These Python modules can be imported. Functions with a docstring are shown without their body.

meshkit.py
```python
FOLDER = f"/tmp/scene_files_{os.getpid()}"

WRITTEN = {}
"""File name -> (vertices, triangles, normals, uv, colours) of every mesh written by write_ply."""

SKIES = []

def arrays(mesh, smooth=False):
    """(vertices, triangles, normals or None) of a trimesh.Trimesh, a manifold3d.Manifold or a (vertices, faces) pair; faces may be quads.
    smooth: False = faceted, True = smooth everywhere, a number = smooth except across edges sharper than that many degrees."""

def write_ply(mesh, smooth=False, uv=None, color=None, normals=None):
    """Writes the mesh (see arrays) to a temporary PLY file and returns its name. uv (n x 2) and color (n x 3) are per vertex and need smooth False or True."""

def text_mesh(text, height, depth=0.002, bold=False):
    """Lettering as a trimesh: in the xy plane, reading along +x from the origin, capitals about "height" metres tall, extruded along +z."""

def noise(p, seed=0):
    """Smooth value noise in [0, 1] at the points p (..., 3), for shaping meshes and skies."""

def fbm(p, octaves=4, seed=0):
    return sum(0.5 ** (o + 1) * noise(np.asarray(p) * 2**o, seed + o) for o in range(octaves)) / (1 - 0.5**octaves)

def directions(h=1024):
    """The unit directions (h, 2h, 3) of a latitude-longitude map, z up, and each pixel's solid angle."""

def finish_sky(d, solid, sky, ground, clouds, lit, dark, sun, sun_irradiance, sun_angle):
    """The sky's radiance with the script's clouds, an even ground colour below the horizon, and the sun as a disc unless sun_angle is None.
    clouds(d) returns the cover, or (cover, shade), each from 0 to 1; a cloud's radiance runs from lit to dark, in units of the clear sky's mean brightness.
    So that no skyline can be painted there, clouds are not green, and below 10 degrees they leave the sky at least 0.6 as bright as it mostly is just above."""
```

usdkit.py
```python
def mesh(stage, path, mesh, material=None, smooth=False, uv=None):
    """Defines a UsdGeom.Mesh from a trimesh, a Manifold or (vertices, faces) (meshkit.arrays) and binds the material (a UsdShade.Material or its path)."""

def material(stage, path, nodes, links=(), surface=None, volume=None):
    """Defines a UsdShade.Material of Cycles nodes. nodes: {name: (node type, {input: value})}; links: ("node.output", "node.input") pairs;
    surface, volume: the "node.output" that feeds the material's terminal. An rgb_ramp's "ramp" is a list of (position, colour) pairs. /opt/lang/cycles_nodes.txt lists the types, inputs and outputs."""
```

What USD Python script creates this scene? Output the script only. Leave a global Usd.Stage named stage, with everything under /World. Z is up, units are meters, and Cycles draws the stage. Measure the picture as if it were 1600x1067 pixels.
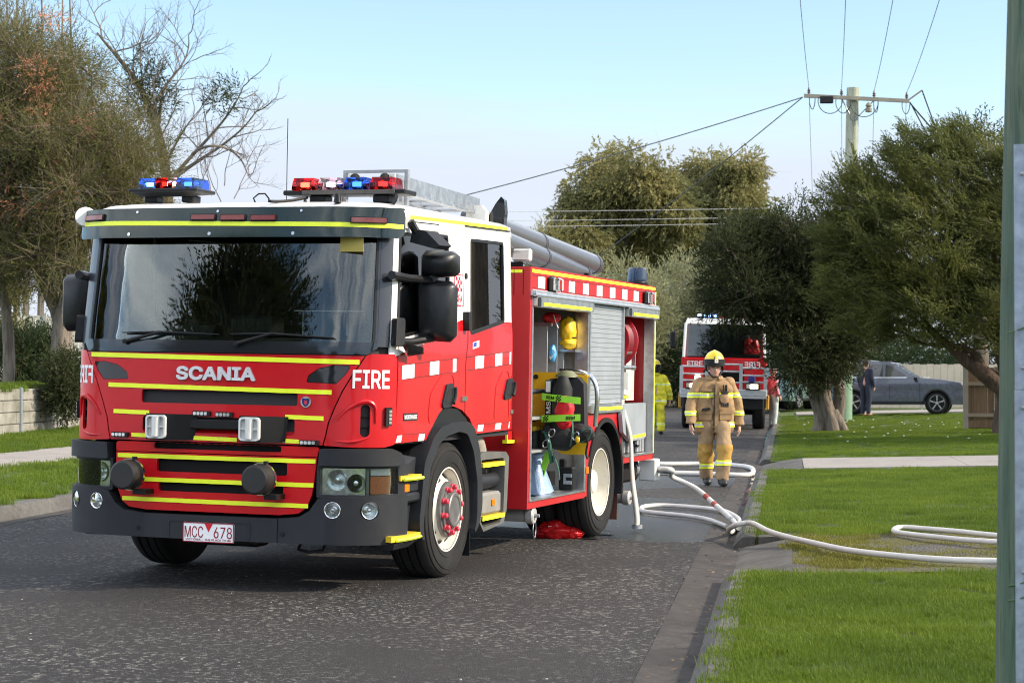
import math, numpy as np, trimesh, shapely, manifold3d
import shapely.geometry as sg, shapely.affinity as sa
import usdkit, meshkit
from pxr import Usd, UsdGeom, UsdLux, UsdShade, Gf, Sdf, Vt
PI = math.pi
stage = Usd.Stage.CreateInMemory()
UsdGeom.SetStageUpAxis(stage, 'Z'); UsdGeom.SetStageMetersPerUnit(stage, 1.0)
UsdGeom.Xform.Define(stage, '/World'); UsdGeom.Scope.Define(stage, '/World/Looks')

# ------------------------------------------------------------------ camera, sky, sun, exposure
CAM_H = 1.471
cam = UsdGeom.Camera.Define(stage, '/World/camera')
cam.CreateHorizontalApertureAttr(36.0); cam.CreateVerticalApertureAttr(36.0 * 682 / 1024); cam.CreateFocalLengthAttr(70.0)
cam.CreateFStopAttr(7.1); cam.CreateFocusDistanceAttr(15.0)
cam.CreateExposureAttr(1.08)
cam.CreateClippingRangeAttr((0.1, 5000.0))
PITCH = math.atan((585.3 - 533.5) / 3111.0)
_x = UsdGeom.Xformable(cam); _x.AddTranslateOp().Set((0, 0, CAM_H)); _x.AddRotateXOp().Set(90 + math.degrees(PITCH))
SUN_AZ = math.atan2(0.985, -0.17)      # towards the sun, from +y clockwise
SUN_EL = math.radians(31)
sun = UsdLux.DistantLight.Define(stage, '/World/sun_light')
sun.CreateAngleAttr(1.5); sun.CreateIntensityAttr(0.76); sun.CreateNormalizeAttr(True); sun.CreateColorAttr((1.0, 0.87, 0.70))
_x = UsdGeom.Xformable(sun); _x.AddRotateZOp().Set(-math.degrees(SUN_AZ)); _x.AddRotateXOp().Set(math.degrees(SUN_EL) - 90)
sky = UsdLux.DomeLight.Define(stage, '/World/sky')
def custom(p, **kw):
    for k, v in kw.items():
        if v is not None: p.SetCustomDataByKey(k, v)
custom(sky.GetPrim(), kind='structure')
usdkit.material(stage, '/World/Looks/sky_air', {
    'co': ('texture_coordinate', {}), 'sep': ('separate_xyz', {}),
    'sky': ('sky_texture', {'sky_type': 'single_scattering', 'sun_disc': False, 'sun_elevation': SUN_EL, 'sun_rotation': SUN_AZ, 'air_density': 1.0, 'aerosol_density': 0.6, 'ozone_density': 1.6}),
    # broken cloud overhead
    'map': ('mapping', {'scale': (1.6, 1.6, 4.2), 'location': (3.1, 0.4, 0.2)}),
    'n1': ('noise_texture', {'scale': 2.1, 'detail': 8, 'roughness': 0.58, 'distortion': 0.3}),
    'cover': ('map_range', {'from_min': 0.42, 'from_max': 0.58, 'to_min': 0.0, 'to_max': 0.9, 'clamp': True}),
    'hi': ('map_range', {'from_min': 0.19, 'from_max': 0.28, 'to_min': 0.0, 'to_max': 1.0, 'clamp': True}),
    'cv': ('math', {'math_type': 'multiply'}),
    # stratus bank along the horizon
    'map2': ('mapping', {'scale': (2.2, 2.2, 26.0)}),
    'n2': ('noise_texture', {'scale': 1.3, 'detail': 5, 'roughness': 0.5, 'distortion': 0.5}),
    'wob': ('math', {'math_type': 'multiply_add', 'value2': 0.07, 'value3': -0.035}),
    'zz': ('math', {'math_type': 'add'}),
    'bank': ('map_range', {'range_type': 'smoothstep', 'from_min': 0.145, 'from_max': 0.095, 'to_min': 0.0, 'to_max': 0.93, 'clamp': True}),
    'mb': ('mix', {'color2': (3.25, 3.50, 4.05)}), 'mc': ('mix', {'color2': (8.8, 9.0, 9.4)}),
    'bg': ('background_shader', {'strength': 0.115})},
    [('co.generated', 'sep.vector'), ('co.generated', 'map.vector'), ('map.vector', 'n1.vector'), ('n1.fac', 'cover.value'), ('sep.z', 'hi.value'), ('cover.result', 'cv.value1'), ('hi.result', 'cv.value2'),
     ('co.generated', 'map2.vector'), ('map2.vector', 'n2.vector'), ('n2.fac', 'wob.value1'), ('wob.value', 'zz.value1'), ('sep.z', 'zz.value2'), ('zz.value', 'bank.value'),
     ('sky.color', 'mb.color1'), ('bank.result', 'mb.fac'), ('mb.color', 'mc.color1'), ('cv.value', 'mc.fac'), ('mc.color', 'bg.color')], surface='bg.background')
UsdShade.MaterialBindingAPI.Apply(sky.GetPrim()).Bind(UsdShade.Material.Get(stage, '/World/Looks/sky_air'))

# ------------------------------------------------------------------ helpers
_names = {}
def unique(parent, name):
    k = (parent, name); n = _names.get(k, -1) + 1; _names[k] = n
    return f'{parent}/{name}' + (f'_{n:03d}' if n else '')
def path_of(p): return '/World' if p is None else (p if isinstance(p, str) else str(p.GetPath()))
def thing(name, label, cat, loc=(0, 0, 0), rotz=0.0, group=None, matrix=None, scale=None):
    x = UsdGeom.Xform.Define(stage, unique('/World', name))
    if matrix is not None: x.AddTransformOp().Set(Gf.Matrix4d(*np.asarray(matrix, float).T.ravel().tolist()))
    else:
        x.AddTranslateOp().Set(tuple(float(v) for v in loc))
        if rotz: x.AddRotateZOp().Set(math.degrees(rotz))
        if scale: x.AddScaleOp().Set((scale,) * 3 if np.isscalar(scale) else tuple(scale))
    custom(x.GetPrim(), label=label, category=cat, group=group)
    return x.GetPrim()
def add(owner, name, mesh, mat, smooth=35, label=None, cat=None, group=None, kind=None, parent=None):
    parent = parent or owner
    if isinstance(mesh, (list, tuple)) and not (len(mesh) == 2 and isinstance(mesh[0], np.ndarray)): mesh = cat_(mesh)
    if name in SPLIT:
        q = tm(mesh); w = trimesh.Trimesh(q.vertices, q.faces, process=True); n, lab = trimesh.graph.connected_component_labels(w.face_adjacency, node_count=len(w.faces)), None
        k = n.max() + 1
        if 1 < k < 40:
            for i in range(k):
                f = np.array(w.faces)[n == i]; u, inv = np.unique(f, return_inverse=True); last = _put(parent, name, tm((np.array(w.vertices)[u], inv.reshape(-1, 3))), mat, smooth, label, cat, group, kind)
            return last
    return _put(parent, name, mesh, mat, smooth, label, cat, group, kind)
SPLIT = {'bumper_end', 'mirror_arm', 'horn_foot', 'hose_cradle', 'bar_feet', 'visor_bracket', 'visor_screw', 'outlet_collar', 'brace', 'board_bolt', 'white_blocks', 'body_rack', 'mudguard', 'lamp_mirror', 'led_lens', 'radio_console', 'clip_frame', 'step_box', 'front_step_panel', 'coupling', 'air_slot', 'rim_hole', 'harness', 'wheel_spokes', 'rear_bench', 'glove_fingers', 'cab', 'bumper', 'ladder_rack', 'hazard_edge', 'strap_letters', 'buckle', 'body', 'jaw', 'bag', 'rail', 'awning_rail', 'siren_horn', 'steel_strip', 'glove_clip', 'aerial', 'rim', 'drum_hose'}
def _put(parent, name, mesh, mat, smooth, label, cat, group, kind):
    m = usdkit.mesh(stage, unique(path_of(parent), name), mesh, mat, smooth=smooth)
    custom(m.GetPrim(), label=label, category=cat, group=group, kind=kind)
    return m.GetPrim()
def dup(src, name, loc, rotz=0, label=None, cat=None, group=None, scale=None):
    was = src.GetCustomData()
    r = thing(name, label or was.get('label'), cat or was.get('category'), loc, rotz, group or was.get('group'), scale=scale)
    r.GetReferences().AddInternalReference(src.GetPath()); r.SetInstanceable(True)
    return r
def tm(m):
    if hasattr(m, 'to_mesh'):
        q = m.to_mesh(); return trimesh.Trimesh(q.vert_properties[:, :3], q.tri_verts, process=False)
    if isinstance(m, (tuple, list)):
        v, f = np.asarray(m[0], float), np.asarray(m[1], int)
        if f.shape[1] == 4: f = np.vstack([f[:, [0, 1, 2]], f[:, [0, 2, 3]]])
        return trimesh.Trimesh(v, f, process=False)
    return m
def cat_(ms):
    ms = [tm(m) for m in ms]; n, V, F = 0, [], []
    for m in ms:
        V.append(np.asarray(m.vertices)); F.append(np.asarray(m.faces) + n); n += len(V[-1])
    return trimesh.Trimesh(np.vstack(V), np.vstack(F), process=False)
def bx(c, s, b=0.0):
    """Box of centre c and size s with chamfered edges b."""
    h = np.asarray(s, float) / 2; b = min(b, h.min() * .95)
    if b <= 0:
        m = trimesh.creation.box(2 * h)
    else:
        P = []
        for sx in (-1, 1):
            for sy in (-1, 1):
                for sz in (-1, 1):
                    q = np.array([sx, sy, sz])
                    for k in range(3):
                        e = h - b; e[k] = h[k]; P.append(q * e)
        m = trimesh.convex.convex_hull(np.array(P))
    m = tm((np.array(m.vertices), np.array(m.faces))); m.vertices += np.asarray(c, float); return m
def box2(lo, hi, b=0.0):
    lo, hi = np.asarray(lo, float), np.asarray(hi, float); return bx((lo + hi) / 2, np.abs(hi - lo), b)
def cyl(p0, p1, r, n=20, r1=None, cap=True):
    return tube([p0, p1], [r, r if r1 is None else r1], n, cap)
def tube(P, r, n=10, cap=True, closed=False, flat=1.0):
    P = np.asarray(P, float); k = len(P); r = np.broadcast_to(np.asarray(r, float), (k,))
    T = np.gradient(P, axis=0) if k > 2 else np.repeat(P[1:] - P[:1], 2, 0)
    if closed: T = np.roll(P, -1, 0) - np.roll(P, 1, 0)
    T /= np.linalg.norm(T, axis=1, keepdims=True) + 1e-12
    A = np.zeros_like(P); a = np.cross(T[0], [0, 0, 1.0] if abs(T[0][2]) < .9 else [1.0, 0, 0]); A[0] = a / np.linalg.norm(a)
    for i in range(1, k):
        a = A[i - 1] - T[i] * (A[i - 1] @ T[i]); A[i] = a / (np.linalg.norm(a) + 1e-12)
    B = np.cross(T, A); w = np.arange(n) * 2 * PI / n
    V = P[:, None] + r[:, None, None] * (np.cos(w)[None, :, None] * A[:, None] + flat * np.sin(w)[None, :, None] * B[:, None])
    V = V.reshape(-1, 3); F = []
    i, j = np.meshgrid(np.arange(k if closed else k - 1), np.arange(n), indexing='ij'); i2, j2 = (i + 1) % k, (j + 1) % n
    q = np.stack([i * n + j, i * n + j2, i2 * n + j2, i2 * n + j], -1).reshape(-1, 4)
    F = np.vstack([q[:, [0, 1, 2]], q[:, [0, 2, 3]]])
    if cap and not closed:
        c0, c1 = len(V), len(V) + 1; V = np.vstack([V, P[0], P[-1]]); jj = np.arange(n); b = (k - 1) * n
        F = np.vstack([F, np.stack([np.full(n, c0), (jj + 1) % n, jj], 1), np.stack([np.full(n, c1), b + jj, b + (jj + 1) % n], 1)])
    return tm((V, F))
def spline(pts, n=40, closed=False):
    from scipy.interpolate import CubicSpline, PchipInterpolator
    p = np.asarray(pts, float)
    if closed: p = np.vstack([p, p[:1]])
    d = np.r_[0, np.cumsum(np.linalg.norm(np.diff(p, axis=0), axis=1) ** .5)]
    c = CubicSpline(d, p, bc_type='periodic') if closed else CubicSpline(d, p)
    t = np.linspace(0, d[-1], n + 1)[:-1] if closed else np.linspace(0, d[-1], n)
    return c(t)
def lathe(prof, n=32, axis='z'):
    """prof: list of (r, h). closed body of revolution about z (or x)."""
    prof = np.asarray(prof, float); w = np.arange(n) * 2 * PI / n; k = len(prof)
    V = np.stack([prof[:, 0][:, None] * np.cos(w), prof[:, 0][:, None] * np.sin(w), np.repeat(prof[:, 1][:, None], n, 1)], -1).reshape(-1, 3)
    i, j = np.meshgrid(np.arange(k - 1), np.arange(n), indexing='ij'); j2 = (j + 1) % n
    q = np.stack([i * n + j, i * n + j2, (i + 1) * n + j2, (i + 1) * n + j], -1).reshape(-1, 4)
    F = np.vstack([q[:, [0, 1, 2]], q[:, [0, 2, 3]]])
    m = tm((V, F))
    if axis == 'x': m.vertices = m.vertices[:, [2, 0, 1]]
    if axis == 'y': m.vertices = m.vertices[:, [1, 2, 0]]
    return m
def polys(p): return [g for g in getattr(p, 'geoms', [p]) if g.area > 1e-8]
def prism(poly, h0, h1, axes='xyz', res=None):
    """Extrudes a shapely polygon from h0 to h1. axes: which world axes the polygon's two coordinates and the height go to."""
    out = []
    for g in polys(poly):
        cs = manifold3d.CrossSection([np.asarray(r.coords)[:-1] for r in [g.exterior, *g.interiors]], manifold3d.FillRule.EvenOdd)
        m = manifold3d.Manifold.extrude(cs, abs(h1 - h0))
        if res: m = m.refine_to_length(res)
        m = tm(m); m.vertices = m.vertices + np.array([0, 0, min(h0, h1)]); out.append(m)
    m = cat_(out); idx = ['xyz'.index(a) for a in axes]; v = np.zeros_like(m.vertices); v[:, idx] = m.vertices
    f = m.faces
    if np.linalg.det(np.eye(3)[idx]) < 0: f = f[:, ::-1]
    return tm((v, f))
def rrect(x0, y0, x1, y1, r=0.0, n=4):
    if r <= 0: return sg.box(x0, y0, x1, y1)
    r = min(r, abs(x1 - x0) / 2 * .98, abs(y1 - y0) / 2 * .98)
    return sg.box(min(x0, x1) + r, min(y0, y1) + r, max(x0, x1) - r, max(y0, y1) - r).buffer(r, quad_segs=n)
def hull(pts): 
    m = trimesh.convex.convex_hull(np.asarray(pts, float)); return tm((np.array(m.vertices), np.array(m.faces)))
def xf(m, M=None, t=None, rz=0, rx=0, ry=0, s=None):
    m = tm(m); v = np.array(m.vertices)
    if s is not None: v = v * np.asarray(s)
    for ang, ax in ((rx, (1, 0, 0)), (ry, (0, 1, 0)), (rz, (0, 0, 1))):
        if ang: v = v @ trimesh.transformations.rotation_matrix(ang, ax)[:3, :3].T
    if M is not None: v = v @ np.asarray(M)[:3, :3].T + (np.asarray(M)[:3, 3] if np.shape(M) == (4, 4) else 0)
    if t is not None: v = v + np.asarray(t, float)
    f = m.faces
    if s is not None and np.prod(np.broadcast_to(s, 3)) < 0: f = f[:, ::-1]
    return tm((v, f))
_tc = {}
def text_poly(text, height, bold=False, sx=1.0):
    """Lettering as shapely polygons, from the helper's mesh outline."""
    key = (text, bold)
    if key not in _tc:
        m = meshkit.text_mesh(text, 1.0, depth=1.0, bold=bold)
        top = np.abs(m.triangles[:, :, 2] - 1.0).max(1) < 1e-6
        _tc[key] = shapely.union_all([sg.Polygon(t[:, :2]) for t in m.triangles[top]]).buffer(.004).buffer(-.004)
    p = _tc[key]; x0, y0, x1, y1 = p.bounds
    return sa.scale(sa.translate(p, -x0, -y0), height * sx / (y1 - y0), height / (y1 - y0), origin=(0, 0))

# ------------------------------------------------------------------ materials
_mats = {}
def M(name, col=(.5, .5, .5), rough=.5, metal=0.0, coat=0.0, var=0.12, vscale=9.0, bump=0.0, bscale=60.0, spec=.5, emit=None, es=0.0, sheen=0, dirt=0.0, dcol=(.16, .13, .1), trans=0.0, aniso=None):
    if name in _mats: return _mats[name]
    nd = {'p': ('principled_bsdf', {'roughness': rough, 'metallic': metal, 'coat_weight': coat, 'specular_ior_level': spec, 'base_color': col, 'sheen_weight': sheen, 'transmission_weight': trans})}
    ln = []
    if emit is not None: nd['p'][1].update(emission_color=emit, emission_strength=es)
    if var or bump or dirt:
        nd['tc'] = ('texture_coordinate', {})
    if var:
        nd['n'] = ('noise_texture', {'scale': vscale, 'detail': 5, 'roughness': .6})
        c = np.array(col); nd['r'] = ('rgb_ramp', {'ramp': [(.25, tuple(c * (1 - var))), (.75, tuple(np.minimum(c * (1 + var), 1)))]})
        ln += [('tc.object', 'n.vector'), ('n.fac', 'r.fac')]
        src = 'r.color'
        if dirt:
            nd['n3'] = ('noise_texture', {'scale': vscale * .7, 'detail': 8, 'roughness': .7, 'distortion': .6}); nd['mr'] = ('map_range', {'from_min': .5, 'from_max': .75, 'to_max': dirt, 'clamp': True})
            nd['mx'] = ('mix', {'color2': dcol}); ln += [('tc.object', 'n3.vector'), ('n3.fac', 'mr.value'), ('mr.result', 'mx.fac'), ('r.color', 'mx.color1')]; src = 'mx.color'
        ln += [(src, 'p.base_color')]
        nd['rr'] = ('map_range', {'from_min': .3, 'from_max': .7, 'to_min': max(rough - .06, .02), 'to_max': min(rough + .08, 1)}); ln += [('n.fac', 'rr.value'), ('rr.result', 'p.roughness')]
    if bump:
        nd['bn'] = ('noise_texture', {'scale': bscale, 'detail': 4, 'roughness': .6}); nd['b'] = ('bump', {'strength': 1.0, 'distance': bump})
        ln += [('tc.object', 'bn.vector'), ('bn.fac', 'b.height'), ('b.normal', 'p.normal')]
    m = usdkit.material(stage, '/World/Looks/' + name, nd, ln, surface='p.BSDF'); _mats[name] = m; return m
def glass(name, tint, refl_rough=0.02, ior=1.5):
    if name in _mats: return _mats[name]
    m = usdkit.material(stage, '/World/Looks/' + name, {'t': ('transparent_bsdf', {'color': tint}), 'g': ('glossy_bsdf', {'color': (1, 1, 1), 'roughness': refl_rough}), 'f': ('fresnel', {'IOR': ior}), 'm': ('mix_closure', {})},
        [('f.fac', 'm.fac'), ('t.BSDF', 'm.closure1'), ('g.BSDF', 'm.closure2')], surface='m.closure')
    _mats[name] = m; return m
def leafmat(name, stops, rough=.55, tr=.35, scale=.9, k=1.5):
    """Leaf colour varies per leaf and by clump; part of the light passes through."""
    if name in _mats: return _mats[name]
    stops = [(a, tuple(min(k * v, .6) for v in c)) for a, c in stops]
    nd = {'g': ('geometry', {}), 'r': ('rgb_ramp', {'ramp': stops}), 'n': ('noise_texture', {'scale': scale, 'detail': 3}), 'mm': ('mix_float', {'fac': .5}), 'p': ('principled_bsdf', {'roughness': max(rough, .6), 'specular_ior_level': .12}),
          't': ('translucent_bsdf', {}), 'm': ('add_closure', {}), 'tt': ('mix', {'fac': tr * 2 if tr < .5 else 1.0, 'color1': (0, 0, 0)})}
    ln = [('g.random_per_island', 'mm.a'), ('g.position', 'n.vector'), ('n.fac', 'mm.b'), ('mm.result', 'r.fac'), ('r.color', 'p.base_color'), ('r.color', 'tt.color2'), ('tt.color', 't.color'), ('p.BSDF', 'm.closure1'), ('t.BSDF', 'm.closure2')]
    m = usdkit.material(stage, '/World/Looks/' + name, nd, ln, surface='m.closure'); _mats[name] = m; return m
# ------------------------------------------------------------------ ground, road, kerbs
RA = math.atan(430 / 3111.0); K0 = np.array([.851, 8.98]); RD = np.array([math.sin(RA), math.cos(RA)]); RN = np.array([-math.cos(RA), math.sin(RA)])
ROADW = 7.7; FALL = .0172; SW = 2.06
def road_z(s):
    return np.where(s < ROADW / 2, (s - SW) * FALL, (ROADW / 2 - SW) * FALL - (s - ROADW / 2) * FALL)
def right_z(s): return np.minimum(.062 - .021 * s, .26)
def left_z(s):
    k = s - ROADW; return np.where(s < 13.2, .105 + .045 * np.maximum(k - .15, 0), .36)
def ground_z(s):
    s = np.asarray(s, float); return np.where(s < 0, right_z(s), np.where(s > ROADW, left_z(s), road_z(s)))
def W(s, t, z=None):
    """Road coordinates (s metres left of the right kerb, t metres along the road) to the world."""
    s, t = np.asarray(s, float), np.asarray(t, float); p = K0 + s[..., None] * RN + t[..., None] * RD
    z = ground_z(s) if z is None else np.asarray(z, float) + 0 * s
    return np.concatenate([p, np.asarray(z)[..., None]], -1)
def strip(prof, ts, jitter=0.0, seed=0):
    """A sheet from a cross-section [(s, z), ...] swept along the road."""
    prof = np.asarray(prof, float); ts = np.asarray(ts, float); S, T = np.meshgrid(prof[:, 0], ts); Z = np.repeat(prof[None, :, 1], len(ts), 0)
    V = W(S, T, Z)
    if jitter: V[..., 2] += jitter * (meshkit.fbm(np.stack([S * 1.3, T * 1.3, 0 * S], -1), 3, seed) - .5)
    V = V.reshape(-1, 3); n, k = len(ts), len(prof); i, j = np.meshgrid(np.arange(n - 1), np.arange(k - 1), indexing='ij')
    q = np.stack([i * k + j, i * k + j + 1, (i + 1) * k + j + 1, (i + 1) * k + j], -1).reshape(-1, 4)
    f = np.vstack([q[:, [0, 1, 2]], q[:, [0, 2, 3]]])
    m = tm((V, f))
    if m.face_normals[:, 2].mean() < 0: m = tm((V, f[:, ::-1]))
    return m
def ground_mat(name, nodes, links, surface='p.BSDF'):
    base = {'g': ('geometry', {}), 'rot': ('mapping', {'rotation': (0, 0, RA)}), 'p': ('principled_bsdf', {'roughness': .9, 'specular_ior_level': .35})}
    base.update(nodes); m = usdkit.material(stage, '/World/Looks/' + name, base, [('g.position', 'rot.vector')] + links, surface=surface); _mats[name] = m; return m
# asphalt: dark bitumen, pale worn stones drawn out along the rolling direction, damp patch by the hoses
WET = [(1.75, 11.0, 3.3, 1.15), (0.9, 12.6, 2.0, 2.6), (.75, 9.7, .8, 1.0), (2.4, 19.5, 2.6, 3.0)]
nd = {'sep': ('separate_xyz', {}),
      'fl': ('mapping', {'scale': (26, 22, 26)}), 'n1': ('noise_texture', {'scale': 1.0, 'detail': 5, 'roughness': .72}), 'fleck': ('map_range', {'from_min': .535, 'from_max': .63, 'clamp': True}),
      'n2': ('noise_texture', {'scale': .55, 'detail': 6, 'roughness': .6}), 'patch': ('map_range', {'from_min': .38, 'from_max': .62, 'to_min': .08, 'to_max': .75, 'clamp': True}), 'fm': ('math', {'math_type': 'multiply'}),
      'v': ('voronoi_texture', {'scale': 120.0}), 'gr': ('rgb_ramp', {'ramp': [(0.0, (.013, .0125, .0122)), (.55, (.029, .0272, .0262)), (1, (.068, .063, .059))]}),
      'n4': ('noise_texture', {'scale': 190.0, 'detail': 2}), 'pe': ('rgb_ramp', {'ramp': [(.3, (.55, .55, .56)), (.7, (1.25, 1.2, 1.17))]}), 'mm': ('mix', {'mix_type': 'multiply', 'fac': 1.0}),
      'n3': ('noise_texture', {'scale': .23, 'detail': 4}), 'big': ('rgb_ramp', {'ramp': [(.35, (.66, .67, .71)), (.65, (1.28, 1.22, 1.17))]}), 'm2': ('mix', {'mix_type': 'multiply', 'fac': 1.0}),
      'mf': ('mix', {'color2': (.34, .32, .28)}), 'mw': ('mix', {'color2': (.016, .0165, .018)}),
      'rg': ('mix_float', {'a': .74, 'b': .22}), 'b': ('bump', {'strength': .8, 'distance': .009}), 'bh': ('math', {'math_type': 'multiply_add', 'value2': .5}), 'inv': ('math', {'math_type': 'subtract', 'value1': 1.0}), 'bs': ('math', {'math_type': 'multiply', 'value1': .05}),
      'wn': ('noise_texture', {'scale': 2.2, 'detail': 6, 'roughness': .7})}
ln = [('g.position', 'v.vector'), ('rot.vector', 'fl.vector'), ('fl.vector', 'n1.vector'), ('n1.fac', 'fleck.value'), ('g.position', 'n2.vector'), ('n2.fac', 'patch.value'), ('fleck.result', 'fm.value1'), ('patch.result', 'fm.value2'),
      ('v.distance', 'gr.fac'), ('g.position', 'n4.vector'), ('n4.fac', 'pe.fac'), ('gr.color', 'mm.color1'), ('pe.color', 'mm.color2'), ('g.position', 'n3.vector'), ('n3.fac', 'big.fac'), ('mm.color', 'm2.color1'), ('big.color', 'm2.color2'),
      ('m2.color', 'mf.color1'), ('fm.value', 'mf.fac'), ('mf.color', 'mw.color1'), ('n4.fac', 'bh.value1'), ('v.distance', 'bh.value3'), ('bh.value', 'b.height'), ('b.normal', 'p.normal'), ('g.position', 'wn.vector')]
prev = None
for i, (s, t, rs, rt) in enumerate(WET):
    c = W(s, t); nd[f'o{i}'] = ('mapping', {'mapping_type': 'texture', 'location': tuple(c), 'rotation': (0, 0, -RA), 'scale': (rs, rt, 1.0)}); nd[f'l{i}'] = ('separate_xyz', {})
    for a in 'xy': nd[f'{a}{i}'] = ('math', {'math_type': 'multiply'}); ln += [(f'l{i}.{a}', f'{a}{i}.value1'), (f'l{i}.{a}', f'{a}{i}.value2')]
    nd[f'd{i}'] = ('math', {'math_type': 'add'}); nd[f'w{i}'] = ('math', {'math_type': 'subtract', 'value1': 1.0})
    ln += [('g.position', f'o{i}.vector'), (f'o{i}.vector', f'l{i}.vector'), (f'x{i}.value', f'd{i}.value1'), (f'y{i}.value', f'd{i}.value2'), (f'd{i}.value', f'w{i}.value2')]
    if prev:
        nd[f'mx{i}'] = ('math', {'math_type': 'maximum'}); ln += [(prev, f'mx{i}.value1'), (f'w{i}.value', f'mx{i}.value2')]; prev = f'mx{i}.value'
    else: prev = f'w{i}.value'
nd['wa'] = ('math', {'math_type': 'add'}); nd['wn'][1].update(scale=3.4, detail=8, roughness=.78); nd['wm'] = ('map_range', {'from_min': .62, 'from_max': .82, 'clamp': True})
ln += [(prev, 'wa.value1'), ('wn.fac', 'wa.value2'), ('wa.value', 'wm.value'), ('wm.result', 'mw.fac'), ('wm.result', 'rg.fac'), ('rg.result', 'p.roughness'), ('mw.color', 'p.base_color'), ('wm.result', 'bs.value2'), ('bs.value', 'inv.value2'), ('inv.value', 'b.strength')]
ASPHALT = ground_mat('asphalt', nd, ln)
def concrete(name, a, b, stain, bump=.004, sc=14.0, amt=.8):
    return ground_mat(name, {'n': ('noise_texture', {'scale': sc, 'detail': 8, 'roughness': .7}), 'r': ('rgb_ramp', {'ramp': [(.3, a), (.7, b)]}), 'n2': ('noise_texture', {'scale': 1.1, 'detail': 7, 'roughness': .65}), 'k': ('map_range', {'from_min': .45, 'from_max': .7, 'to_max': amt, 'clamp': True}), 'mx': ('mix', {'color2': stain}),
        'n3': ('noise_texture', {'scale': 150.0, 'detail': 3}), 'b': ('bump', {'distance': bump, 'strength': .7}), 'pe': ('rgb_ramp', {'ramp': [(.3, (.7, .7, .7)), (.7, (1.2, 1.2, 1.2))]}), 'mm': ('mix', {'mix_type': 'multiply', 'fac': 1.0})},
        [('g.position', 'n.vector'), ('n.fac', 'r.fac'), ('g.position', 'n2.vector'), ('n2.fac', 'k.value'), ('r.color', 'mx.color1'), ('k.result', 'mx.fac'), ('mx.color', 'mm.color1'), ('g.position', 'n3.vector'), ('n3.fac', 'pe.fac'), ('pe.color', 'mm.color2'), ('mm.color', 'p.base_color'), ('n3.fac', 'b.height'), ('b.normal', 'p.normal')])
KERBM = concrete('kerb_concrete', (.075, .072, .066), (.145, .139, .127), (.036, .035, .028))
CHANM = concrete('channel_concrete', (.036, .032, .029), (.080, .071, .064), (.020, .0185, .017), sc=9.0, amt=.9)
PATHM = concrete('path_concrete', (.25, .228, .205), (.34, .31, .28), (.17, .155, .14), amt=.5)
LAWN = ground_mat('lawn_soil', {'n': ('noise_texture', {'scale': .5, 'detail': 6, 'roughness': .65}), 'r': ('rgb_ramp', {'ramp': [(.3, (.045, .08, .014)), (.55, (.075, .11, .020)), (.75, (.12, .13, .035))]}), 'n2': ('noise_texture', {'scale': 60.0, 'detail': 4}), 'pe': ('rgb_ramp', {'ramp': [(.3, (.5, .5, .5)), (.7, (1.3, 1.3, 1.3))]}), 'mm': ('mix', {'mix_type': 'multiply', 'fac': 1.0}), 'b': ('bump', {'distance': .03, 'strength': .8})},
    [('g.position', 'n.vector'), ('n.fac', 'r.fac'), ('g.position', 'n2.vector'), ('n2.fac', 'pe.fac'), ('r.color', 'mm.color1'), ('pe.color', 'mm.color2'), ('mm.color', 'p.base_color'), ('n2.fac', 'b.height'), ('b.normal', 'p.normal')])
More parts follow.
